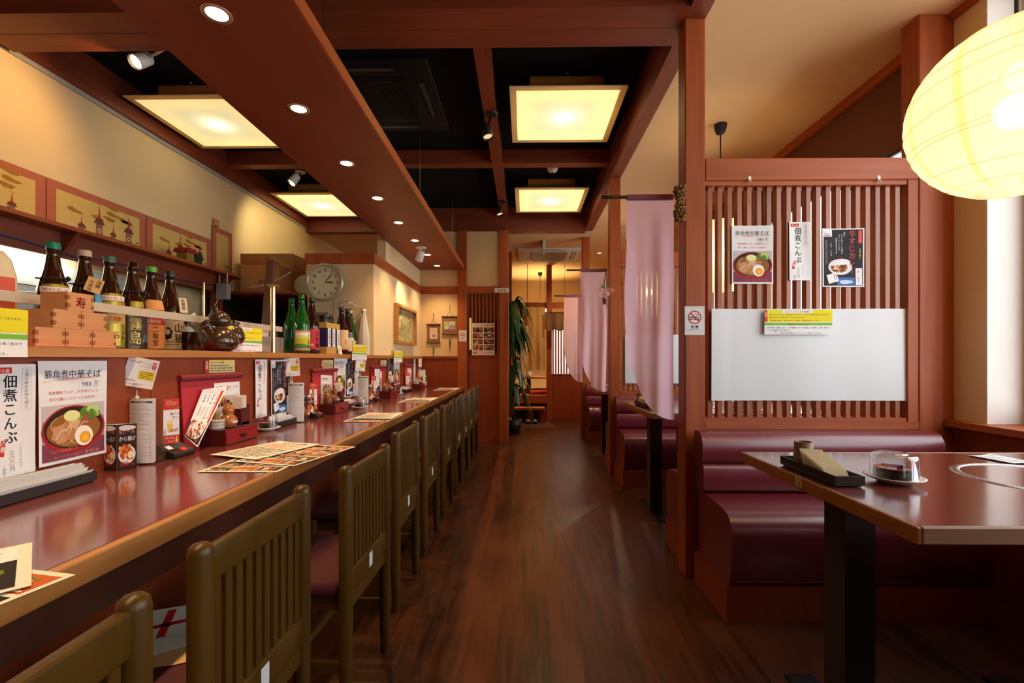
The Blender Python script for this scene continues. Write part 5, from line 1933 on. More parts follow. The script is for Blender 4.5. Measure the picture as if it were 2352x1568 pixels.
def label_patch(t, z0, z1, a0, a1, mat, name='paper_label', r=.0522, mats=None, tilt=0):
    def rad(z):
        for (ra, za), (rb, zb) in zip(BOT[1:], BOT[2:]):
            if za <= z <= zb and zb > za:
                return ra + (rb - ra) * (z - za) / (zb - za) + .0006
        return r
    o = MB().grid(lambda u, v: (rad(z0 + (z1 - z0) * v + tilt * (u - .5) ** 2 * -1) * math.cos(R(a0 + (a1 - a0) * u)), rad(z0 + (z1 - z0) * v + tilt * (u - .5) ** 2 * -1) * math.sin(R(a0 + (a1 - a0) * u)), z0 + (z1 - z0) * v - tilt * (u - .5) ** 2), 18, 5).build(name, mat, t, world=False)
    return o


def bent_print(o, s, z0, z1, a0, a1, r=.0526):
    """wrap a flat print round the bottle as the label's own mesh"""
    me = bpy.data.meshes.new('paper_label')
    me.from_pydata(s.mb.v, [], s.mb.f)
    for m_ in s.mats:
        me.materials.append(m_)
    me.polygons.foreach_set('material_index', s.mb.m)
    bm = bmesh.new()
    bm.from_mesh(me)
    for i in range(1, 18):
        bmesh.ops.bisect_plane(bm, geom=bm.verts[:] + bm.edges[:] + bm.faces[:], plane_co=(s.w * i / 18, 0, 0), plane_no=(1, 0, 0), dist=1e-6)
    for v in bm.verts:
        a = R(a0 + (a1 - a0) * v.co.x / s.w)
        rr = r + v.co.z
        v.co = (rr * math.cos(a), rr * math.sin(a), z0 + (z1 - z0) * v.co.y / s.h)
    bm.to_mesh(me)
    bm.free()
    b = bpy.data.objects.new('paper_label', me)
    C.objects.link(b)
    b.parent = o
    return b


def bottle(x, y, lab, glass, cap, sheet=None, lz=(.03, .17), ang=(-95, 45), cap_h=.022, z=LZ0, group='tall sake and spirit bottles'):
    t = thing('sake_bottle', lab, 'bottle', (x, y, z), 0, group)
    MB().lathe(BOT, 40, cap=False).build('body', M[glass], t, world=False)
    if cap:
        MB().lathe([(.0208, .366), (.0208, .366 + cap_h), (.019, .368 + cap_h), (0, .368 + cap_h)], 24, cap=False).build('cap', cap, t, world=False)
    if sheet:
        bent_print(t, sheet, lz[0], lz[1], ang[0], ang[1])
    return t


def print_label(base, words, wm, w=.14, h=.14, size=.032, deco=None, vert=True, pos=(.5, .94)):
    s = Sheet(w, h, base, None, .0003, 16, 6)
    if deco:
        deco(s)
    if words:
        s.text(words, pos[0], pos[1], size, wm, 3, True, vert=vert, center=not vert)
    return s


CAPG = flat(sr(20, 140, 100), .4, name='green_screw_cap')
CAPW = flat(sr(214, 180, 150), .5, name='pale_cap')
CAPL = flat(sr(110, 180, 60), .4, name='light_green_cap')
CAPD = flat((.03, .03, .03), .35, name='dark_cap')
CAPM = flat(sr(70, 110, 90), .4, name='grey_green_cap')
gold_lab = flat(sr(196, 170, 60), .3, .5, name='gold_label')
bl = [(122, 'amber', CAPG, 'green-capped brown bottle rising behind the wooden boxes'),
      (195, 'amber', CAPW, 'brown bottle with pale cap and hanging paper tag'),
      (252, 'amber', CAPM, 'brown bottle with a gold label reading in large black strokes'),
      (305, 'amber', None, 'brown bottle with black label and gold characters'),
      (348, 'amber', CAPL, 'brown bottle with light green cap and orange label'),
      (391, 'amber', CAPD, 'brown bottle with cream label and pointed paper tag')]


def d_gold(s):
    s.rect(0, .72, 1, 1, P_(214, 196, 110), 1)
    s.text('むぎ焼酎', .52, .80, .021, VERM, 3, True, center=True)
    s.rect(0, 0, 1, .06, P_(140, 116, 50), 1)


def d_black(s):
    s.rect(0, 0, 1, .09, K, 1)
    s.text('KIRISHIMA', .5, .02, .008, gold_lab, 3, center=True)


def d_orange(s):
    s.rect(0, .80, 1, 1, P_(206, 60, 60), 1)
    s.text('本格焼酎', .5, .85, .018, P_(240, 210, 150), 3, True, center=True)


def d_cream(s):
    s.ell(.30, .55, .20, .20, K, 1, 16, wob=.6, seed=3); s.ell(.30, .60, .10, .10, P_(226, 200, 160), 2, 12)
    s.lines(.05, .12, .95, .3, 2, P_(130, 110, 90), 1, 4, .4)


labs = [None, None,
        print_label(gold_lab, 'いいちこ', K, size=.036, deco=d_gold, vert=False, pos=(.5, .28)),
        print_label(P_(36, 34, 36), '霧島', gold_lab, size=.060, deco=d_black, pos=(.52, .97)),
        print_label(P_(232, 150, 84), '二階堂', P_(90, 40, 20), size=.030, deco=d_orange, pos=(.55, .74)),
        print_label(P_(226, 200, 160), '山猪', K, size=.050, deco=d_cream, pos=(.72, .92))]
BX = -1.72
for i, (px, g, cp, lab) in enumerate(bl):
    y = at_x(px, 800, BX).y
    t = bottle(BX, y, lab, g, cp, labs[i], (.012, .150), (-100, 20))
    if i in (0, 2):                            # shoulder band
        o = label_patch(t, .188, .236, -85, 25, gold_lab, 'shoulder_label', tilt=.02)
        s = Sheet(.10, .017, P_(236, 226, 214), None, .0003, 8, 1)
        s.text('下町のナポレオン', .5, .2, .0115, VERM, 2, True, center=True, sx=1.0)
        bent_print(t, s, .205, .224, -85, 15, r=.0515)
    if i == 1:
        s = Sheet(.05, .062, P_(206, 160, 96), None, .0008, 2, 2)
        s.text('泡盛', .72, .9, .016, K, 2, True, vert=True); s.text('久米仙', .30, .78, .015, K, 2, True, vert=True)
        put('paper_tag', s.mesh('paper_tag'), 'buff paper tag', '', Vector((BX + .036, y - .045, LZ0 + .232)), (.6, .8, -.35), (-.1, .3, .9), parent=t)
        label_patch(t, .17, .24, -10, 60, P_(80, 160, 200), 'shoulder_label')
    if i == 3:
        label_patch(t, .19, .215, -60, 0, gold_lab, 'shoulder_label')
    if i == 4:
        label_patch(t, .19, .235, -75, 20, P_(236, 160, 90), 'shoulder_label')
    if i == 5:
        s = Sheet(.034, .075, P_(232, 206, 170), None, .0008, 2, 2)
        s.text('赤霧島', .5, .92, .018, K, 2, True, vert=True)
        put('paper_tag', s.mesh('paper_tag'), 'cream paper tag', '', Vector((BX + .058, y - .012, LZ0 + .19)), (.5, .85, 0), (-.2, .12, .95), parent=t)
    if i in (0, 1, 3):
        MB().tube([((.0415 + .003 * (k % 2)) * math.cos(k * .42), (.0415 + .003 * (k % 2)) * math.sin(k * .42), .256 + .003 * math.sin(k)) for k in range(16)], .0028, 6).lathe([(0, 0), (.009, .006), (.007, .014), (0, .02)], 10, X=Matrix.Translation((.044, .012, .250))).build('straw_cord', flat((.035, .016, .012), .9, name='brown_cord'), t, world=False)

# glass screen between the bottles and the counter side
t = thing('glass_screen', 'low clear screen with a frosted top band in front of the six brown bottles', 'screen', (-1.545, 2.1, LZ0))
MB().add([(-1.545, 1.22, LZ0), (-1.545, 2.92, LZ0), (-1.545, 2.92, 1.272), (-1.545, 1.22, 1.272)], [(0, 1, 2, 3)]).build('pane', M['glass'], t)
MB().box(-1.549, -1.541, 1.22, 2.92, 1.272, 1.304).build('frosted_band', flat((0.52, 0.44, 0.33), .35, name='frosted_band'), t)

# cypress measuring boxes
solo('red_felt_mat', MB().grid(lambda u, v: (-1.50 + .128 * v, 1.20 + .42 * u, LZ0 + .001 + .001 * math.sin(u * 20)), 24, 4).grid(lambda u, v: (-1.372 - .128 * v, 1.20 + .42 * u, LZ0 + .0003), 24, 4), M['red_felt'], 'red felt mat under the stacked wooden boxes', 'mat')


def masu(y0, z0, lab, stamp=False):
    w, h, q = .085, .056, .009
    x1 = -1.392
    x0 = x1 - w
    t = thing('wooden_measuring_box', lab, 'wooden box', ((x0 + x1) / 2, y0 + w / 2, z0), 0, 'stacked cypress boxes')
    mb = MB().box(x0, x1, y0, y0 + q, z0, z0 + h).box(x0, x1, y0 + w - q, y0 + w, z0, z0 + h).box(x0, x0 + q, y0 + q, y0 + w - q, z0, z0 + h).box(x1 - q, x1, y0 + q, y0 + w - q, z0, z0 + h).box(x0 + q, x1 - q, y0 + q, y0 + w - q, z0, z0 + q)
    for s_ in (y0 - .0004, y0 + w - q + .0004):  # finger joints show end grain
        for k in (0, 1):
            a = z0 + h * (.16 + .44 * k)
            mb.box(x1 - q, x1 + .0005, s_, s_ + q, a, a + h * .22, 1)
    mb.build('box', [M['hinoki'], M['hinoki_dark']], t)
    if stamp:
        s = Sheet(.04, .04, M['hinoki'], None, .0002, 1, 1)
        s.text('寿', .5, .14, .036, CRIM, 1, True, center=True)
        s.mb.v, s.mb.f, s.mb.m, s.mb.s = s.mb.v[8:], [[i - 8 for i in f] for f in s.mb.f[2:]], s.mb.m[2:], s.mb.s[2:]
        put('red_stamp', s.mesh('red_stamp'), 'red brush stamp', '', (x1 + .0003, y0 + .022, z0 + .008), Yv, Zv, parent=t)


z_ = LZ0 + .0022
for y0, k, lab, st in ((1.295, 0, 'cypress box in the bottom row, at the photo-edge side', 0), (1.3825, 0, 'cypress box in the middle of the bottom row', 0), (1.470, 0, 'cypress box in the bottom row, next to the gold-labelled bottle', 0),
                       (1.345, 1, 'cypress box in the second tier, beneath the unstamped side of the top box', 0), (1.4325, 1, 'cypress box in the second tier, toward the bottles', 0), (1.388, 2, 'topmost cypress box with a red brush stamp', 1)):
    masu(y0, z_ + k * .0565, lab, st)

t = thing('paper_barrel_lantern', 'cream and red paper figure cut by the photo edge beside the wooden boxes', 'ornament', (-1.66, 1.42, LZ0))
MB().lathe([(.030, 0), (.044, .03), (.052, .09), (.054, .16), (.050, .23), (.040, .28), (.022, .305), (0, .308)], 32, cap=False).build('body', P_(216, 196, 160), t, world=False)
MB().grid(lambda u, v: (.0555 * math.cos(R(-60 + 75 * u)), .0555 * math.sin(R(-60 + 75 * u)), .05 + .17 * v), 12, 1).build('red_patch', P_(206, 90, 70), t, world=False)

# dark ceramic gourd flasks on felt
solo('red_felt_mat', MB().grid(lambda u, v: (-1.49 + .118 * v, 1.90 + .62 * u, LZ0 + .001 + .003 * max(0, math.sin(u * 14 - 3)) * v), 30, 4).grid(lambda u, v: (-1.372 - .118 * v, 1.90 + .62 * u, LZ0 + .0003), 24, 4), M['red_felt'], 'red felt mat under the dark ceramic pots', 'mat')
M['pot'] = wood('tenmoku_glaze', (0.018, 0.008, 0.005), (0.085, 0.040, 0.014), (1, 1, 1.6), 8, 0.16, coat=0.6, bump=0.04)


def pot(x, y, z, r, h, neck, lab, tilt):
    t = thing('ceramic_flask', lab, 'flask', (x, y, z), 0, 'dark ceramic flasks')
    pr = [(0, 0), (r * .62, 0), (r * .88, h * .10), (r, h * .32), (r * .97, h * .52), (r * .78, h * .78), (r * .42, h * .95), (r * .24, h)]
    MB().lathe(pr, 40, cap=False).build('body', M['pot'], t, world=False)
    d = Vector((tilt[0], tilt[1], 1)).normalized()
    X = Matrix.Translation((tilt[2], tilt[3], h * .9)) @ d.to_track_quat('Z', 'Y').to_matrix().to_4x4()
    MB().lathe([(r * .34, -h * .1), (r * .26, 0), (r * .24, neck * .5), (r * .36, neck), (r * .30, neck), (r * .18, neck * .5)], 28, X=X, cap=False).build('neck', M['pot'], t, world=False)
    return t


pot(-1.415, 2.125, LZ0 + .004, .079, .112, .030, 'widest dark ceramic flask at the bottom of the pile of three', (-.5, -1.1, -.02, -.045))
pot(-1.448, 2.262, LZ0 + .036, .060, .105, .022, 'middle dark ceramic flask of the pile of three', (.2, .5, 0, .02))
pot(-1.442, 2.165, LZ0 + .116, .048, .076, .026, 'topmost dark ceramic flask of the pile, its mouth tipped sideways', (-.2, -.55, -.004, -.014))
for x, y, h, lab in ((-1.60, 2.185, .13, 'soy sauce bottle with a clear shoulder behind the glass screen'), (-1.60, 2.29, .075, 'short soy sauce jar behind the dark ceramic flasks')):
    t = thing('soy_bottle', lab, 'bottle', (x, y, LZ0), 0, 'soy sauce bottles')
    MB().lathe([(0, 0), (.032, 0), (.034, .004), (.034, h * .72), (0, h * .72)], 8, X=Euler((0, 0, .4)).to_matrix().to_4x4(), sm=False, cap=False).build('sauce', M['soy'], t, world=False)
    MB().lathe([(.035, h * .66), (.035, h * .86), (.026, h * .98), (.014, h)], 8, X=Euler((0, 0, .4)).to_matrix().to_4x4(), sm=False).build('shoulder', M['clear_plastic'], t, world=False)
solo('orange_card', MB().box(-1.575, -1.572, 2.40, 2.47, LZ0 + .002, LZ0 + .075, b=.0005), P_(236, 120, 60), 'small orange card behind the dark flasks', 'card')
p = at_x(627, 800, -1.42)
t = thing('metal_pole', 'polished metal pole standing on the ledge', 'pole', (-1.42, p.y, LZ0))
MB().cyl((0, 0, 0), (0, 0, .372), .0135, n=24).build('tube', M['brass'], t, world=False)
MB().box(-.025, .025, -.022, .022, .372, .386).build('cap_plate', M['brass'], t, world=False)

# bottles by the clock
solo('red_felt_mat', MB().grid(lambda u, v: (-1.56 + .188 * v, 2.80 + .72 * u, LZ0 + .001), 10, 2).grid(lambda u, v: (-1.372 - .188 * v, 2.80 + .72 * u, LZ0 + .0003), 10, 2), M['red_felt'], 'red felt mat under the green bottle and gold boxes', 'mat')
solo('red_felt_mat', MB().grid(lambda u, v: (-1.56 + .188 * v, 3.60 + .53 * u, LZ0 + .001), 10, 2).grid(lambda u, v: (-1.372 - .188 * v, 3.60 + .53 * u, LZ0 + .0003), 10, 2), M['red_felt'], 'red felt mat under the cloth-wrapped bottle', 'mat')


def d_hill(s):
    s.rect(0, .90, 1, 1, TAN, 1); s.rect(0, 0, 1, .10, TAN, 1)
    s.poly([(0, .72), (.3, .78), (.7, .72), (1, .76), (1, .5), (0, .5)], P_(214, 220, 120), 1)
    s.poly([(0, .56), (.5, .60), (1, .52), (1, .25), (0, .25)], P_(196, 200, 50), 2)
    s.poly([(0, .30), (.4, .34), (1, .22), (1, .10), (0, .10)], P_(90, 140, 80), 3)


def d_pink(s):
    s.lines(.08, .2, .2, .9, 1, P_(120, 30, 40), 1, 3, .4, True)
    s.rect(.36, .16, .52, .28, P_(240, 170, 170), 1)


LB = LZ0 + .0015
bottle(-1.470, 3.03, 'green glass bottle with a label of green hills', 'green_glass', None, print_label(P_(240, 240, 230), '大七酒造', K, size=.026, deco=d_hill, pos=(.80, .86)), (.020, .150), (-110, 10), z=LB)
bottle(-1.475, 3.185, 'dark red bottle with a pink label', 'red_glass', CAPD, print_label(P_(206, 70, 84), '天狗舞', K, size=.042, deco=d_pink, pos=(.76, .93)), (.030, .170), (-115, 5), z=LB)
bottle(-1.62, 3.19, 'second green bottle half hidden behind the one with green hills', 'green_glass', None, None, z=LZ0)
bottle(-1.500, 3.77, 'brown bottle wearing a cream diamond label and buff tag', 'red_glass', CAPD, print_label(P_(226, 200, 150), '純米', K, size=.018, pos=(.55, .5)), (.04, .20), (-95, 20), z=LB)
bottle(-1.52, 3.95, 'brown bottle with a small square stamp on its pale label', 'red_glass', CAPD, print_label(P_(226, 220, 190), '吟醸', K, size=.03, pos=(.7, .8)), (.03, .145), (-95, 20), z=LB)
bottle(-1.540, 4.07, 'slim-looking green bottle with pale cap beside the cloth-wrapped bottle', 'green_glass', CAPW, print_label(P_(236, 236, 226), '大七', K, size=.03, deco=d_hill, pos=(.8, .8)), (.02, .13), (-100, 20), z=LB)
t = thing('wrapped_bottle', 'bottle wrapped in a knotted white cloth', 'bottle', (-1.430, 4.09, LB))
MB().grid(lambda u, v: ((.052 - .034 * max(0, (v - .45) / .55) + .003 * math.sin(u * 50) * v) * math.cos(u * 2 * math.pi), (.052 - .034 * max(0, (v - .45) / .55) + .003 * math.sin(u * 50) * v) * math.sin(u * 2 * math.pi), .36 * v), 60, 14).build('cloth', flat((.66, .60, .52), .9, name='white_wrapping_cloth'), t, world=False)
MB().lathe([(.014, .32), (.021, .335), (.014, .35), (.018, .385), (.024, .405), (0, .39)], 14, cap=False).build('knot', flat((.66, .60, .52), .9, name='white_wrapping_cloth'), t, world=False)
# gold and indigo cartons
NAVY = P_(44, 40, 92)
for i in range(3):
    y0 = 3.255 + i * .080
    t = thing('gold_end_carton', 'indigo carton with gold ends, %s of the three' % ['first', 'second', 'third'][i], 'carton', (-1.44, y0 + .039, LB), 0, 'indigo and gold cartons')
    x0, x1 = -1.480, -1.402
    MB().box(x0, x1, y0, y0 + .078, LB, LB + .05).build('lower_end', M['gold'], t)
    MB().box(x0 + .001, x1 - .001, y0 + .001, y0 + .077, LB + .05, LB + .185).build('sleeve', NAVY, t)
    MB().box(x0, x1, y0, y0 + .078, LB + .185, LB + .225).build('upper_end', M['gold'], t)
    s = Sheet(.048, .133, WHT, None, .0003, 1, 1)
    s.text('山田錦純米', .5, .95, .022, K, 1, True, vert=True)
    put('name_strip', s.mesh('name_strip'), 'white strip with black characters', '', (x1 - .0003, y0 + .024, LB + .051), Yv, Zv, parent=t)
s = Sheet(.07, .06, WHT, None, .0006, 2, 2)
s.lines(.1, .15, .9, .85, 3, GREY, 1, 3, .4)
put('price_card', s.mesh('price_card'), 'small white price card leaning on the gold cartons', 'card', (-1.385, 3.43, LB), Yv, (-.2, 0, 1))
t = thing('black_canister', 'black ribbed canister standing behind the gold cartons', 'canister', (-1.66, 3.80, LZ0))
MB().lathe([(0, 0), (.075, 0), (.075, .31), (.068, .33), (0, .332)], 40, cap=False).build('body', M['black'], t, world=False)

# ================================================================== CLOCK AND PAPERS ON THE NICHE WALL
pc = at_y(748, 648.5, 4.16)
t = thing('wall_clock', 'round wall clock with silver rim showing just after three', 'clock', pc)
Xc = Matrix.Translation(pc) @ Euler((R(90), 0, 0)).to_matrix().to_4x4()
MB().lathe([(.172, 0), (.172, .02), (.166, .034), (.152, .038), (.146, .030), (.146, .010)], 64, X=Xc, cap=False).build('rim', flat((.60, .55, .46), .3, .6, name='silver_rim'), t)
MB().lathe([(0, .010), (.147, .010)], 64, X=Xc, cap=False).build('dial', flat((.86, .80, .52), .6, name='dial_paper'), t)
s = Sheet(.29, .29, WHT, None, .0001, 1, 1)
for k in range(1, 13):
    a = R(90 - 30 * k)
    s.text(str(k), .5 + .385 * math.cos(a), .5 + .385 * math.sin(a) - .048, .042, K, 1, True, center=True, sx=.9)
for k in range(60):
    a = R(6 * k)
    s.ell(.5 + .475 * math.cos(a), .5 + .475 * math.sin(a), .004, .004, K, 1, 6)
s.lines(.42, .66, .58, .68, 1, GREY, 1, 2, .6)
s.mb.v, s.mb.f, s.mb.m, s.mb.s = s.mb.v[8:], [[i - 8 for i in f] for f in s.mb.f[2:]], s.mb.m[2:], s.mb.s[2:]
put('numerals', s.mesh('numerals'), 'black numerals', '', pc + Vector((-.145, -.0105, -.145)), Xv, Zv, parent=t)
for nm, ang, L, w_ in (('hour_hand', -2, .078, .007), ('minute_hand', 48, .105, .005), ('second_hand', 250, .05, .002)):
    a = R(ang)
    d = Vector((math.cos(a), 0, math.sin(a)))
    nn = Vector((-d.z, 0, d.x))
    c = pc + Vector((0, -.016, 0))
    P4 = [c - nn * w_ * .4, c + d * L * .75 - nn * w_, c + d * L, c + d * L * .75 + nn * w_, c + nn * w_ * .4]
    MB().add(P4 + [q + Vector((0, .001, 0)) for q in P4], [(0, 1, 2, 3, 4), (9, 8, 7, 6, 5)]).build(nm, M['black'] if 'second' not in nm else M['gold'], t)
for px0, px1, py0, py1, lab in ((714, 764, 690, 800, 'cream notice on the niche wall straight under the clock'), (766, 820, 682, 790, 'cream notice on the niche wall beside the one under the clock')):
    a, b = at_y(px0, py1, 4.157), at_y(px1, py0, 4.157)
    s = Sheet(b.x - a.x, b.z - a.z, P_(226, 206, 170), None, .0006, 2, 2)
    s.lines(.2, .72, .8, .76, 1, GREY, 1, 3, .9); s.lines(.15, .3, .85, .6, 4, PALE, 1, 4, .2)
    put('wall_notice', s.mesh('wall_notice'), lab, 'notice', a, Xv, Zv)
p = at_y(815, 706, 4.12)
solo('towel_rail', MB().tube([p + Vector((-.17 + .025 * k, .02 - .10 * math.sin(k * .36), .05 * math.sin(k * .36) - .001 * k)) for k in range(10)], .004, 8).lathe([(0, -.02), (.016, -.012), (.016, .012), (0, .02)], 14, X=Matrix.Translation(p + Vector((.075, 0, -.02)))), M['steel'], 'curved steel rail with knob on the niche wall', 'rail')

# ================================================================== KITCHEN WALL
t = thing('wall_shelf', 'long red wood shelf carrying the frieze of towers', 'shelf', (-2.74, 2.6, 1.69))
MB().box(-2.885, -2.59, -.5, 4.26, 1.838, 1.86).build('board', M['beam_y'], t)
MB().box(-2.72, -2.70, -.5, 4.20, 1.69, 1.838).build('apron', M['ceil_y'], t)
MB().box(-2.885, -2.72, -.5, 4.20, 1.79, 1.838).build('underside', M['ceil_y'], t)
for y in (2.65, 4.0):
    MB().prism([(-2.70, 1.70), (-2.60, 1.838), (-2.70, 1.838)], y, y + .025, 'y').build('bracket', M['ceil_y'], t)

GOLDP = flat(sr(222, 186, 104), .8, name='gold_brocade', noise=.06)
CLOUD = P_(176, 120, 44)
SALM = flat(sr(188, 104, 72), .85, name='salmon_border', noise=.06)
TW1, TW2, TW3 = P_(150, 96, 70), P_(116, 66, 50), P_(190, 60, 40)
GRN = P_(116, 110, 50)


def scene_frieze(w, h, step, big=1.3, tall=False):
    s = Sheet(w, h, SALM, None, .008, 4, 2)
    bu, bv = .058 / w, .048 / h
    s.rect(bu, .0 if not tall else .02, 1 - bu, 1 - bv, GOLDP, 1)
    r = random.Random(3)
    n = max(1, int((w - .06) / step))
    for k in range(n + 1):
        x0 = .03 + step * k
        for q in range(4):
            cx, cy = (x0 + step * r.uniform(.05, .95)) / w, r.uniform(.55, .86)
            if cx < 1 - bu - .08 / w and cx > bu + .08 / w:
                s.ell(cx, cy, .038 * big / w, .011 * big / h, CLOUD, 2 + q % 2, 14, rot=-6, wob=.5, seed=q + k)
        for (dx, tw, th, base) in ((.36, .050, .150, .10), (.82, .034, .085, .10)):
            tw, th = tw * big, th * big
            cx = x0 + step * dx
            if cx + tw > w - .05 or cx - tw < .05:
                continue
            z0 = base * h
            f = lambda u, v: ((cx + u * tw) / w, (z0 + v * th) / h)
            s.poly([f(-.42, 0), f(.42, 0), f(.36, .62), f(-.36, .62)], TW1, 4)
            s.poly([f(-.66, .60), f(.66, .60), f(.30, .80), f(-.30, .80)], TW2, 5)
            s.poly([f(-.14, .80), f(.14, .80), f(.02, 1.22), f(-.02, 1.22)], TW3, 5)
            s.ell(*f(0, .38), .24 * tw / w, .24 * tw / h, P_(220, 190, 130), 6, 14)
            s.ell(*f(0, .38), .10 * tw / w, .10 * tw / h, K, 7, 8)
            s.stroke([f(-.22, 1.3), f(.22, 1.27)], .002, K, 5)
            for i in range(14):
                a, b = r.uniform(-.4, .4), r.uniform(.02, .56)
                s.stroke([f(a, b), f(a + .1, b + .02)], .0022, TW2, 6)
        for i in range(10):
            gx, gy = x0 + step * r.uniform(.4, 1.0), h * r.uniform(.12, .30)
            if .045 < gx < w - .05:
                s.ell(gx / w, gy / h, .012 / w, .009 / h, GRN, 3, 8, wob=.6, seed=i)
        for i in range(4):
            gx = x0 + step * r.uniform(0, 1)
            if .045 < gx < w - .05:
                s.ell(gx / w, .10, .006 / w, .008 / h, TW2, 3, 7, wob=.5, seed=i)
    return s.mesh('tower_picture')


YW = lambda px: at_x(px, 500, XL + .01).y
for a, b, lab in ((2.10, YW(104), 'framed brocade of towers cut by the photo edge, lit most warmly'), (YW(106), YW(334), 'longest framed brocade of towers on the kitchen shelf'), (YW(336), YW(484), 'framed brocade of towers behind the toy house')):
    put('tower_picture', scene_frieze(b - a, .335, .232), lab, 'picture', (XL + .012, a, 1.861), Yv, Zv, 'brocade pictures on the shelf')
a, b = YW(487), YW(533)
put('tower_picture', scene_frieze(b - a, .47, .25, 1.5, True), 'upright brocade picture of a tower at the end of the kitchen shelf', 'picture', (XL + .012, a, 1.861), Yv, Zv, 'brocade pictures on the shelf')
solo('picture_clip', MB().box(XL + .004, XL + .03, a + .01, a + .075, 2.335, 2.40, b=.004), M['hinoki'], 'small wooden block above the upright brocade picture', 'block')
p = at_x(428, 585, -2.66)
t = thing('toy_house', 'small toy house with red roof on the kitchen shelf', 'toy', (-2.66, p.y, 1.8605))
MB().box(-.04, .04, -.05, .03, 0, .07).build('walls', P_(150, 120, 50), t, world=False)
MB().prism([(-.07, .07), (.05, .07), (.03, .105), (-.05, .105)], -.055, .055, 'x').build('roof', P_(150, 30, 36), t, world=False)
MB().box(-.035, .035, .035, .13, 0, .055).prism([(.03, .055), (.14, .045), (.09, .095)], -.045, .045, 'x').build('annex', P_(50, 52, 34), t, world=False)

# stainless hood under the shelf with its tube light
t = thing('range_hood', 'stainless steel hood and wall sheet lit by a tube under the kitchen shelf', 'hood', (-2.8, 2.2, 1.2))
MB().add([(-2.87, .6, 1.68), (-2.87, 3.3, 1.68), (-2.80, 3.3, 1.52), (-2.80, .6, 1.52)], [(0, 1, 2, 3)]).box(-2.88, -2.80, .6, 3.3, 1.16, 1.515).build('steel_sheet', flat((.66, .68, .62), .35, .35, name='brushed_steel', noise=.1), t)
MB().tube([(-2.795, 1.2 + .22 * k, 1.50 - .03 * math.sin(k * 1.3)) for k in range(9)], .006, 6).build('gas_hose', flat((.5, .5, .42), .5, name='grey_hose'), t)
t = thing('tube_light', 'fluorescent tube tucked under the kitchen shelf', 'tube light', (-2.79, 2.0, 1.715))
MB().box(-2.83, -2.76, 1.3, 2.9, 1.745, 1.785).build('housing', M['white'], t)
MB().cyl((-2.795, 1.32, 1.728), (-2.795, 2.88, 1.728), .013, n=12).build('tube', emit('fluorescent_tube', (.94, 1.0, .88), 26.0), t)
solo('blue_cable', MB().tube([at_x(x, y, -2.69) for x, y in ((-80, 528), (0, 538), (50, 551), (110, 569), (170, 589), (240, 597), (300, 612), (390, 638), (470, 651), (500, 656))], .004, 6), flat(sr(30, 60, 130), .5, name='blue_plastic'), 'blue cable looping under the kitchen shelf', 'cable')
solo('box_of_bundles', MB().box(-2.70, -2.35, 1.55, 2.2, .9, 1.24, b=.02).lathe([(0, 0), (.16, .0), (.19, .06), (.10, .12), (0, .14)], 24, X=Matrix.Translation((-2.28, 1.9, 1.13))), flat((.05, .045, .03), .4, name='dark_pan'), 'dark pans piled under the steel hood', 'pans')
for y0, y1, x0, z1, lab, mt in ((2.2, 3.35, -2.78, 1.10, 'dark kitchen worktop below the steel hood', 'dark_metal'), (3.36, 4.95, -2.75, 1.10, 'dark kitchen cabinet under the cartons', 'dark_metal')):
    t = thing('kitchen_cabinet', lab, 'cabinet', ((x0 - .1), (y0 + y1) / 2, 0), 0, 'kitchen cabinets')
    MB().box(-2.88, x0 + .45, y0, y1, 0, z1).build('carcass', flat((.06, .03, .018), .5, name='dark_cabinet'), t)
    MB().box(-2.88, x0 + .47, y0, y1, z1, z1 + .03).build('worktop', M['steel'], t)
    for k in range(2):
        d = MB().box(x0 + .45, x0 + .465, y0 + .02 + k * (y1 - y0) / 2, y0 - .02 + (k + 1) * (y1 - y0) / 2, .1, z1 - .05).build('door', flat((.07, .035, .02), .45, name='dark_cabinet_door'), t)
t = thing('upper_cabinet', 'dark open cupboard carrying the cardboard cartons', 'cupboard', (-2.5, 4.6, 1.2))
MB().box(-2.88, -2.12, 4.15, 5.6, 1.69, 1.715).build('top_board', M['panel'], t)
MB().box(-2.88, -2.84, 4.15, 5.6, 1.13, 1.69).build('rear_board', M['black'], t)
MB().box(-2.84, -2.14, 5.56, 5.6, 1.13, 1.69).build('end_board', M['panel'], t)
MB().box(-2.78, -2.735, 4.05, 4.15, 1.13, 1.69).build('upright', M['panel'], t)
MB().box(-2.84, -2.14, 4.3, 5.5, 1.38, 1.395).build('inner_shelf', M['panel'], t)
CARD = flat(sr(176, 122, 66), .85, name='cardboard', noise=.05)
p0, p1 = at_y(553, 668, 4.2), at_y(643, 608, 4.2)


def carton(x0, x1, y0, y1, z0, z1, lab, words, wz):
    t = thing('cardboard_carton', lab, 'carton', ((x0 + x1) / 2, (y0 + y1) / 2, z0), 0, 'cardboard cartons')
    MB().box(x0, x1, y0, y1, z0, z1).build('carton', CARD, t)
    s = Sheet(x1 - x0, z1 - z0, CARD, None, .0004, 1, 1)
    s.text(words, .45, wz, .045, K, 1, True)
    s.lines(.12, .70, .62, .82, 1, P_(190, 110, 60), 1, 3, .7)
    put('printed_front', s.mesh('printed_front'), 'carton front with black characters', '', (x0, y0 - .0005, z0), Xv, Zv, parent=t)
    return t


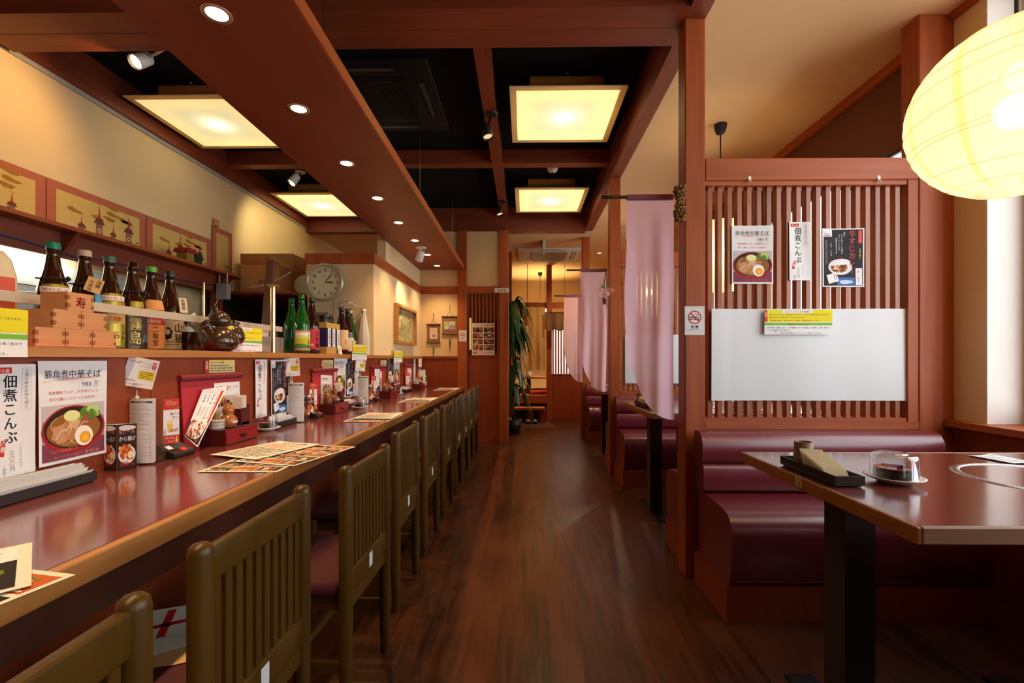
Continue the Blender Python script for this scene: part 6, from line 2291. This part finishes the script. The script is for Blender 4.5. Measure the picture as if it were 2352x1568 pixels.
t = carton(p0.x, p1.x, 4.2, 4.52, 1.7155, p1.z, 'brown cardboard carton behind the sloping wooden bar, its flap open', '片栄', .30)
MB().add([(p1.x - .12, 4.21, p1.z + .10), (p1.x + .004, 4.21, p1.z), (p1.x + .004, 4.51, p1.z), (p1.x - .12, 4.51, p1.z + .10)], [(0, 1, 2, 3)]).build('open_flap', CARD, t)
MB().tube([(p0.x + .05 + .07 * k, 4.19, p0.z + .03 + .004 * k * k) for k in range(7)], .004, 6).build('white_strap', M['white'], t)
p0, p1 = at_y(552, 640, 4.56), at_y(672, 582, 4.56)
carton(p0.x, p1.x, 4.56, 4.85, 1.7155, p1.z, 'taller brown carton standing farther back against the kitchen wall', '食品', .62)
p = at_y(688, 660, 4.40)
t = thing('paper_plate_stack', 'pale round tray leaning beside the cartons', 'tray', (p.x, 4.36, 1.7155))
MB().lathe([(0, .0), (.085, 0), (.10, .012), (.098, .014), (.08, .004), (0, .004)], 32, X=Matrix.Translation((p.x + .03, 4.44, p.z + .03)) @ Euler((R(76), R(8), 0)).to_matrix().to_4x4(), cap=False).build('tray', flat((.72, .74, .60), .5, name='pale_plastic'), t)
a, b = at_y(624, 597, 3.7), at_y(579, 768, 3.55)
b.z = 0.0
solo('sloping_bar', MB().hexa([(b.x - .03, 3.53, b.z), (b.x + .03, 3.53, b.z), (b.x + .03, 3.57, b.z), (b.x - .03, 3.57, b.z)], [(a.x - .03, 3.68, a.z), (a.x + .025, 3.68, a.z - .01), (a.x + .025, 3.72, a.z - .01), (a.x - .03, 3.72, a.z)]), wood('brown_bar', (.13, .04, .014), (.20, .07, .025), (1, 1, .1)), 'brown wooden bar sloping in front of the cartons', 'bar')
p = at_x(513, 668, -2.62)
t = thing('wireless_router', 'grey wireless box hung under the end of the kitchen shelf', 'router', p - Vector((0, 0, .08)))
MB().box(p.x - .055, p.x + .05, p.y - .02, p.y + .03, p.z - .075, p.z + .065, b=.006).build('housing', flat((.34, .32, .30), .5, name='grey_plastic'), t)
MB().tube([p + Vector(q) for q in ((-.035, .0, .06), (-.035, 0, .10), (-.035, 0, .15))], .005, 6).tube([p + Vector(q) for q in ((.03, 0, .06), (.035, 0, .085), (.035, 0, .15))], .005, 6).build('bracket', M['white'], t)
MB().tube([p + Vector(q) for q in ((-.04, -.01, -.075), (-.06, -.02, -.13), (-.11, -.02, -.21), (-.17, -.02, -.27), (-.26, -.02, -.30))], .004, 6).build('power_cord', M['white'], t)
p = at_y(468, 700, 3.6)
solo('brass_pipe', MB().cyl((p.x, 3.6, 1.135), (p.x, 3.6, 1.70), .010, n=14), M['brass'], 'thin bright pipe in the dark kitchen behind the bottles', 'pipe')
p = at_y(424, 712, 2.42)
t = thing('pump_bottle', 'small pump bottle behind the glass screen', 'bottle', (-1.80, 2.44, LZ0))
MB().lathe([(0, 0), (.03, 0), (.03, .12), (.014, .14), (0, .14)], 20, cap=False).build('bottle', M['white'], t, world=False)
MB().lathe([(.016, .138), (.016, .165), (0, .165)], 16, cap=False).build('collar', M['black'], t, world=False)
MB().tube([(0, 0, .165), (0, .0, .185), (.02, .03, .21)], .009, 8).build('pump_head', M['white'], t, world=False)
t = thing('grey_dispenser', 'beige box holding white tissues behind the metal pole', 'dispenser', (-1.62, 2.88, LZ0))
MB().box(-1.70, -1.585, 2.74, 3.02, LZ0, LZ0 + .105, b=.004).build('box', flat((.40, .35, .28), .5, name='beige_plastic'), t)
MB().grid(lambda u, v: (-1.66 + .05 * u + .01 * v, 2.80 + .08 * u, LZ0 + .10 + .055 * v + .006 * math.sin(u * 19)), 16, 3).build('tissue', M['napkin'], t)
p = at_y(746, 775, 4.30)
solo('steel_fridge', MB().box(-2.1, -1.99, 3.77, 4.12, 0, 1.26, b=.01), flat((.30, .28, .24), .4, .3, name='dull_steel'), 'dull steel cabinet behind the ledge bottles', 'cabinet')

# ================================================================== PAINTING CORNER
y0, y1 = at_x(904, 740, XP).y, at_x(949, 740, XP).y
z0, z1 = 1.262, 1.685
t = thing('framed_painting', 'framed gold and green painting lit from above on the white wall', 'painting', (XP, (y0 + y1) / 2, z0))
d, fw = .045, .03
MB().box(XP + .001, XP + d, y0, y0 + fw, z0, z1).box(XP + .001, XP + d, y1 - fw, y1, z0, z1).box(XP + .001, XP + d, y0 + fw, y1 - fw, z0, z0 + fw).box(XP + .001, XP + d, y0 + fw, y1 - fw, z1 - fw, z1).build('frame', M['oak_y'], t)
m, n, l, p = base_mat('old_painting')
tc = n.new('ShaderNodeTexCoord'); nz = n.new('ShaderNodeTexNoise'); nz.inputs['Scale'].default_value = 14; nz.inputs['Detail'].default_value = 8; nz.inputs['Distortion'].default_value = 1.4
cr = n.new('ShaderNodeValToRGB')
for e, (ps, c_) in zip(cr.color_ramp.elements, ((.35, (.10, .085, .035, 1)), (.68, (.62, .52, .30, 1)))):
    e.position, e.color = ps, c_
e = cr.color_ramp.elements.new(.5); e.color = (.34, .30, .12, 1)
l.new(tc.outputs['Object'], nz.inputs['Vector']); l.new(nz.outputs['Fac'], cr.inputs[0]); l.new(cr.outputs[0], p.inputs['Base Color'])
p.inputs['Roughness'].default_value = .4
MB().box(XP + .001, XP + .012, y0 + fw, y1 - fw, z0 + fw, z1 - fw).build('canvas', m, t)
MAT = wood('bamboo_mat', (.22, .095, .035), (.32, .15, .06), (.1, 1, 1), 40, .7)
for (pa, pb, qa, qb, lab, ver) in ((980, 1012, 787, 745, 'smaller hanging scroll on a bamboo mat beside the painting', 0), (1014.5, 1052, 767, 727, 'larger hanging scroll on a bamboo mat by the end-wall post', 1)):
    a, b = at_y(pa, qa, YE + .004), at_y(pb, qb, YE + .004)
    t = thing('hanging_scroll', lab, 'scroll', ((a.x + b.x) / 2, YE, a.z - .22), 0, 'bamboo scrolls')
    ya = YE + .0005
    w, h = b.x - a.x, b.z - a.z
    MB().box(a.x + .008, b.x - .008, ya - .002, ya, a.z, b.z).build('mat', MAT, t)
    MB().cyl((a.x, ya - .006, b.z), (b.x, ya - .006, b.z), .008, n=10).build('top_bar', M['bamboo'], t)
    MB().cyl((a.x, ya - .006, a.z), (b.x, ya - .006, a.z), .008, n=10).build('bottom_bar', M['bamboo'], t)
    s = Sheet(w * .55 if not ver else w * .68, h * .6 if not ver else h * .45, P_(232, 206, 180) if not ver else P_(206, 206, 186), None, .0005, 2, 2)
    if ver:
        s.poly([(.3, .05), (.6, .6), (.98, .5), (.98, .05)], P_(170, 150, 160), 1)
        s.lines(.05, .4, .5, .92, 5, P_(110, 100, 90), 2, 4, .4, True)
    else:
        s.lines(.1, .55, .9, .95, 6, P_(190, 130, 110), 1, 4, .35, True)
        s.ell(.55, .3, .22, .15, P_(150, 140, 140), 1, 14, wob=.3)
    put('picture', s.mesh('picture'), 'small brush picture', '', Vector(((a.x + b.x) / 2 - s.w / 2, ya - .0035, a.z + h * .5 - s.h * .5)), Xv, Zv, parent=t)
    cx = (a.x + b.x) / 2
    mb = MB().tube([(a.x + w * .3, ya - .005, b.z), (cx, ya - .005, b.z + .09), (a.x + w * .7, ya - .005, b.z)], .0025, 5).tube([(cx, ya - .005, b.z + .09), (cx, ya - .004, b.z + .155)], .003, 5)
    mb.tube([(a.x + w * .3, ya - .005, a.z), (cx, ya - .005, a.z - .07), (a.x + w * .7, ya - .005, a.z)], .002, 5).tube([(cx, ya - .005, a.z - .07), (cx, ya - .005, a.z - .22)], [.008, .003], 6)
    mb.build('cord', M['cord'], t)

# end-wall lattice with slats
t = thing('end_lattice', 'small red lattice in the end wall behind the food poster', 'lattice', (-.54, YE, 1.15))
mb = MB()
for k in range(9):
    x = -.735 + k * .0485
    mb.box(x - .010, x + .010, YE + .004, YE + .034, 1.15, 1.956)
mb.build('slat_panel', M['slat'], t)
MB().box(-.752, -.326, YE + .03, YE + .05, 1.15, 1.17).box(-.752, -.326, YE + .03, YE + .05, 1.93, 1.956).build('frame', M['panel'], t)
t = thing('passage_lamp', 'dim yellow strip lamp glowing behind the end-wall lattice', 'lamp', (-.93, 7.3, 1.2))
MB().box(-.88, -.84, 7.30, 7.34, 1.25, 1.75).build('tube', emit('passage_tube', (1.0, .72, .2), 0.5), t)
MB().box(-.90, -.82, 7.34, 7.37, 1.2, 1.8).build('holder', M['panel'], t)
solo('passage_door', MB().box(-.80, -.40, 7.56, 7.598, 0, 1.75), flat((.05, .012, .010), .4, name='dark_door'), 'dark door seen through the end-wall lattice', 'door')

# ================================================================== POST DECORATIONS
t = thing('dried_bundle', 'dried brown seed-head bundle hanging on the post by the first pink curtain', 'dried bundle', (.785, 2.335, 1.78))
mb = MB()
r = random.Random(12)
for k in range(9):
    z = 1.80 + .02 * k
    for q in range(9):
        a = q * .7 + k
        rad = .020 + .006 * math.sin(k * 1.1)
        X = Matrix.Translation((.782 + rad * math.cos(a), 2.327 + rad * math.sin(a) * .7, z + r.uniform(-.008, .008))) @ Euler((r.uniform(0, 3), r.uniform(0, 3), 0)).to_matrix().to_4x4()
        mb.lathe([(0, -.010), (.008, -.003), (.010, .004), (.004, .010), (.0, .008)], 7, X=X, cap=False, sm=False)
mb.build('seed_heads', wood('dried_husk', (.10, .040, .010), (.36, .18, .05), (1, 1, 1), 60, .9), t)
MB().tube([(.785, 2.332, 1.97), (.79, 2.336, 2.02), (.80, 2.3385, 2.05)], .0015, 5).tube([(.775, 2.332, 1.97), (.79, 2.336, 2.02)], .0015, 5).build('string', M['cord'], t)

c = at_y(1390, 690, 4.365)
t = thing('bamboo_vase', 'small bamboo vase of pink flowers hung on the second post', 'vase', c - Vector((0, 0, .03)))
MB().cyl(c - Vector((.0, .0, .035)), c + Vector((.004, 0, .05)), .026, .030, 20).build('vase', M['tea'], t)
MB().tube([c + Vector(q) for q in ((0, .0, .04), (-.01, .004, .16), (.014, .006, .30))], .005, 6).build('hanger', M['cord'], t)
PETAL, EYE_ = flat(sr(236, 170, 170), .8, name='pink_petal'), flat(sr(200, 150, 40), .8, name='flower_eye')
for k, (px, py) in enumerate(((1386, 668), (1398, 667), (1407, 667), (1391, 680), (1396, 675), (1381, 677))):
    f = at_y(px, py, 4.345 - .004 * k)
    d = Vector((r.uniform(-.4, .3), -1, r.uniform(-.2, .5))).normalized()
    X = Matrix.Translation(f) @ d.to_track_quat('Z', 'Y').to_matrix().to_4x4()
    mb = MB()
    for q in range(14):
        a = q * 2 * math.pi / 14
        e = lambda rr, w_: (rr * math.cos(a + w_), rr * math.sin(a + w_), .004 if rr > .012 else 0)
        mb.add([e(.005, -.2), e(.020, -.19), e(.0235, 0), e(.020, .19), e(.005, .2)], [(0, 1, 2, 3, 4)], X=X)
    fl = mb.build('blossom', PETAL, t)
    o = MB().lathe([(0, .006), (.006, .003), (.007, 0)], 10, X=X, cap=False).build('flower_eye', EYE_, t)
    o.parent = fl
    MB().tube([f, f.lerp(c, .5) + Vector((0, .01, 0)), c + Vector((0, 0, .03))], .0015, 5).build('stem', LEAF, t)
for px, py in ((1383, 659), (1396, 658), (1388, 661)):
    f = at_y(px, py, 4.36)
    MB().grid(lambda u, v: tuple(f + Vector(((u - .5) * .022 * math.sin(math.pi * (.1 + .85 * v)), -.006 * v, -.012 + .034 * v))), 3, 6).build('leaf', flat(sr(90, 130, 50), .7, name='flower_leaf'), t)

for px, py, lab in ((1721, 412, 'small white hook on the lattice rail above the noodle poster'), (2018, 411, 'small white hook on the lattice rail near the window post')):
    c = at_y(px, py, 2.3405)
    t = thing('white_hook', lab, 'hook', c - Vector((0, 0, .02)), 0, 'white hooks')
    MB().box(c.x - .006, c.x + .006, c.y - .004, c.y, c.z - .014, c.z + .014, b=.0015).lathe([(0, -.004), (.009, -.003), (.010, 0)], 16, X=Matrix.Translation(c + Vector((0, -.001, .008))) @ Euler((R(90), 0, 0)).to_matrix().to_4x4()).build('plate', M['white'], t)
    MB().tube([c + Vector(q) for q in ((0, -.003, -.006), (0, -.012, -.016), (0, -.016, -.010))], .0028, 8).build('prong', M['white'], t)

# reed blinds in the booth windows
for k, (a, b) in enumerate(((2.47, 4.36), (4.52, 6.40))):
    t = thing('reed_blind', ['dark woven reed blind over the window behind the first lattice', 'dark woven reed blind in the third booth window'][k], 'blind', (XR + .005, (a + b) / 2, 2.29), 0, 'reed blinds')
    MB().box(XR - .004, XR + .006, a, b, 2.30, 2.765).build('woven_reed', M['reed'], t)
    MB().box(XR - .010, XR + .010, a, b, 2.285, 2.303).build('bottom_bar', M['dark_metal'], t)

# ================================================================== BACK ROOM
t = thing('tatami_platform', 'raised seating platform in the back room with a step in front', 'platform', (-.3, 9.0, 0))
MB().box(-1.35, .42, 8.32, 10.19, .30, .44).build('deck', M['beam_x'], t)
MB().box(-1.35, .42, 8.45, 10.19, 0, .30).build('base', M['black'], t)
MB().box(-1.0, .36, 8.0, 8.32, .215, .25).build('step_board', M['beam_x'], t)
for x in (-.9, .05, .26):
    MB().box(x, x + .12, 8.08, 8.25, 0, .215).build('step_leg', M['panel'], t)
structure('trim_24', MB().box(.405, .50, 8.36, 8.46, 0, 2.80), M['post'])
structure('trim_25', MB().box(.50, 1.15, 8.44, 8.48, 0, .80).box(.50, 1.15, 8.43, 8.49, .80, .825), M['panel'])
t = thing('striped_window', 'brown lattice window with white paper beyond the last sofas', 'window screen', (.80, 8.45, .825))
MB().box(.50, 1.15, 8.462, 8.466, .825, 1.72).build('paper', emit('bright_paper', (.95, .93, .9), .75), t)
mb = MB()
for k in range(13):
    mb.box(.515 + k * .05, .54 + k * .05, 8.44, 8.46, .825, 1.72)
mb.build('slat_panel', M['slat'], t)
structure('trim_26', MB().box(-1.35, 2.15, 10.16, 10.2, 2.30, 2.34), M['panel'])
structure('trim_27', MB().box(-1.35, 2.15, 8.40, 8.44, 2.02, 2.12), M['beam_x'])
TANC = cloth('tan_curtain_cloth', (.62, .42, .20), .5)
BRNC = cloth('brown_curtain_cloth', (.22, .12, .07), .4)


def hang(name, x0, x1, y, z0, z1, mat, lab, ph, round_=0.0):
    t = thing(name, lab, 'curtain', ((x0 + x1) / 2, y, z0), 0, 'back room curtains')
    MB().grid(lambda u, v: (x0 + (x1 - x0) * u, y + .015 * math.sin(u * 14 + ph) * (.3 + v), z1 - (z1 - z0) * v + round_ * abs(math.sin(u * math.pi * 2)) * v), 24, 10).build('cloth', mat, t, fix=False)
    MB().cyl((x0 - .02, y, z1 + .005), (x1 + .02, y, z1 + .005), .008, n=8).build('rod', M['bamboo'], t)
    MB().cyl((x0, y, z1 + .01), (x0, y, 2.80), .003, n=6).cyl((x1, y, z1 + .01), (x1, y, 2.80), .003, n=6).build('hanging_cord', M['bamboo'], t)
    return t


a, b = at_y(1211, 850, 8.2), at_y(1252, 704, 8.2)
hang('long_curtain', a.x, b.x, 8.2, a.z, b.z, TANC, 'long tan curtain hanging over the low table in the back room', 1)
a, b = at_y(1172, 748, 8.36), at_y(1212, 703, 8.36)
hang('short_curtain', a.x, b.x, 8.36, a.z, b.z, BRNC, 'short brown curtain behind the plant', 2)
a, b = at_y(1252, 756, 8.15), at_y(1297, 718, 8.15)
hang('short_curtain', a.x, b.x, 8.15, a.z, b.z, BRNC, 'short brown curtain in front of the striped window', 3, -.03)
t = thing('low_table', 'low dark table on the raised platform', 'table', (.12, 9.1, .44))
MB().box(-.10, .45, 8.8, 9.5, .72, .75).build('tabletop', M['oak_x'], t)
MB().box(.05, .13, 9.1, 9.18, .44, .72).build('leg', M['black'], t)
for z, x0, y, lab in ((.441, .10, 8.55, 'red floor cushion at the front of the raised platform'), (.441, .18, 9.02, 'red floor cushion beneath the low table'), (.441, -.22, 8.9, 'red floor cushion half hidden by the plant')):
    soft(solo('floor_cushion', MB().box(x0, x0 + .42, y, y + .40, z, z + .065), flat((.42, .03, .03), .9, name='red_cushion', noise=.2), lab, 'cushion', 'red floor cushions'), .028, 4)
t = thing('teacup_set', 'white cup and saucer on the low table', 'cup', (.08, 8.92, .7505))
MB().lathe([(0, 0), (.05, 0), (.09, .014), (.085, .014), (0, .006)], 24, cap=False).build('saucer', M['white_china'], t, world=False)
MB().lathe([(0, .012), (.04, .012), (.06, .05), (.055, .09), (.05, .09), (0, .03)], 24, cap=False).build('cup', M['white_china'], t, world=False)


def slipper(x, lab):
    t = thing('slipper', lab, 'slipper', (x, 8.06, 0), 0, 'slippers')
    y = 7.93
    MB().prism([(x + .045 * math.cos(q * .314) * (1 if math.sin(q * .314) > 0 else .85), y + .13 * math.sin(q * .314)) for q in range(20)], 0.0, .02, 'z').build('sole', M['black'], t)
    MB().grid(lambda u, v: (x + .048 * math.cos(math.pi * u), y - .12 + .12 * v, .02 + .05 * math.sin(math.pi * u) * (.5 + .5 * v)), 10, 5).build('upper', flat((.10, .10, .11), .6, name='grey_felt'), t)


slipper(.065, 'grey slipper on the floor under the step, the one on the plant side')
slipper(.185, 'grey slipper on the floor under the step, the one on the post side')

t = thing('potted_dracaena', 'tall leafy green plant beside the end-wall post', 'plant', (-.10, 6.78, 0))
MB().lathe([(0, 0), (.10, 0), (.13, .22), (.12, .22), (.115, .19), (0, .19)], 28, X=Matrix.Translation((-.16, 6.80, 0)), cap=False).build('pot', M['dark_metal'], t)
MB().tube([(-.16, 6.80, .15), (-.17, 6.79, .7), (-.15, 6.80, 1.3), (-.16, 6.80, 1.85)], [.022, .02, .018, .014], 8).build('stem', wood('plant_stem', (.08, .05, .02), (.16, .10, .05)), t)
LEAFM = flat((.022, .075, .014), .3, name='glossy_leaf', noise=.3, nscale=12)
r = random.Random(7)
for k in range(84):
    up = k < 50
    z = r.uniform(1.35, 1.92) if up else r.uniform(.55, 1.05)
    a = r.uniform(-2.0, 1.6) if k % 4 else r.uniform(0, 6.28)
    L = r.uniform(.32, .56)
    w_ = r.uniform(.026, .042)
    base = Vector((-.16, 6.80, z))
    d = Vector((math.cos(a) * .8, math.sin(a) * .6, 0))
    rise = r.uniform(.06, .22)

    def fn(u, v):
        p_ = base + d * (L * (v - .25 * v * v)) + Vector((0, 0, rise * math.sin(min(1, v * 1.6) * math.pi * .6) - .36 * v ** 2.2 * L / .4))
        side = Vector((-d.y, d.x, 0)).normalized()
        ww = w_ * math.sin(math.pi * min(1, .08 + .92 * v)) ** .7
        return tuple(p_ + side * ((u - .5) * 2 * ww) + Vector((0, 0, -abs(u - .5) * .012)))
    MB().grid(fn, 2, 9).build('leaf', LEAFM, t)
s = Sheet(.20, .29, P_(40, 34, 34), None, .0008, 2, 2)
s.text('牛すじカレー', .78, .96, .036, VERM, 2, True, vert=True)
s.ell(.45, .25, .3, .12, P_(220, 216, 210), 1, 20); s.ell(.45, .26, .2, .08, P_(170, 100, 60), 2, 14, wob=.3)
s.rect(.02, .86, .28, .98, WHT, 1)
put('curry_poster', s.mesh('curry_poster'), 'black curry poster on the back room wall beside the plant', 'poster', at_y(1185, 802, 10.19), Xv, Zv)
p = at_y(1249, 577, 6.75)
t = thing('hanging_sign', 'white sign box hung edge-on from the back room ceiling', 'sign', (p.x, 6.75, p.z))
MB().box(p.x - .022, p.x + .022, 6.62, 6.95, p.z, p.z + .175, b=.004).build('box', flat((.62, .66, .52), .5, name='pale_sign'), t)
MB().box(p.x - .035, p.x + .035, 6.65, 6.9, p.z + .175, 2.80).build('ceiling_mount', M['white'], t)
pendant_x, pendant_y = .315, 9.1
t = thing('back_pendant', 'pendant lamp cord with black cup in the back room', 'pendant', (.315, 9.1, 1.75))
MB().lathe([(0.012, 2.725), (0.03, 2.735), (0.042, 2.77), (0.046, 2.80)], 20, X=Matrix.Translation((.315, 9.1, 0))).build('ceiling_cup', M['cord'], t)
MB().tube([(.315, 9.1, 2.1), (.315, 9.1, 2.74)], .005, 6).build('cord', M['cord'], t)
MB().lathe([(.16, 1.75), (.17, 1.93), (.16, 2.1)], 32, X=Matrix.Translation((.315, 9.1, 0)), cap=False).build('paper_shade', M['lantern'], t, fix=False)
lamp('lantern_lamp', 'POINT', (.315, 9.1, 1.95), 60, (1.0, .74, .38), radius=.05)
lamp('ceiling_lamp', 'SPOT', (1.2, 7.4, 2.77), 90, (1.0, .74, .42), radius=.05, target=(1.2, 7.4, 0), angle=150, blend=.6)
t = thing('ceiling_spotlamp', 'small recessed chrome light in the back room ceiling', 'downlight', (1.2, 7.4, 2.795))
MB().lathe([(.03, -.004), (.05, -.006), (.052, 0)], 20, cap=False).build('trim_ring', M['steel'], t, world=False)
MB().lathe([(0, -.003), (.03, -.004)], 20, cap=False).build('lamp_glass', emit('recessed_glass', (1.0, .8, .5), 3.0), t, world=False)
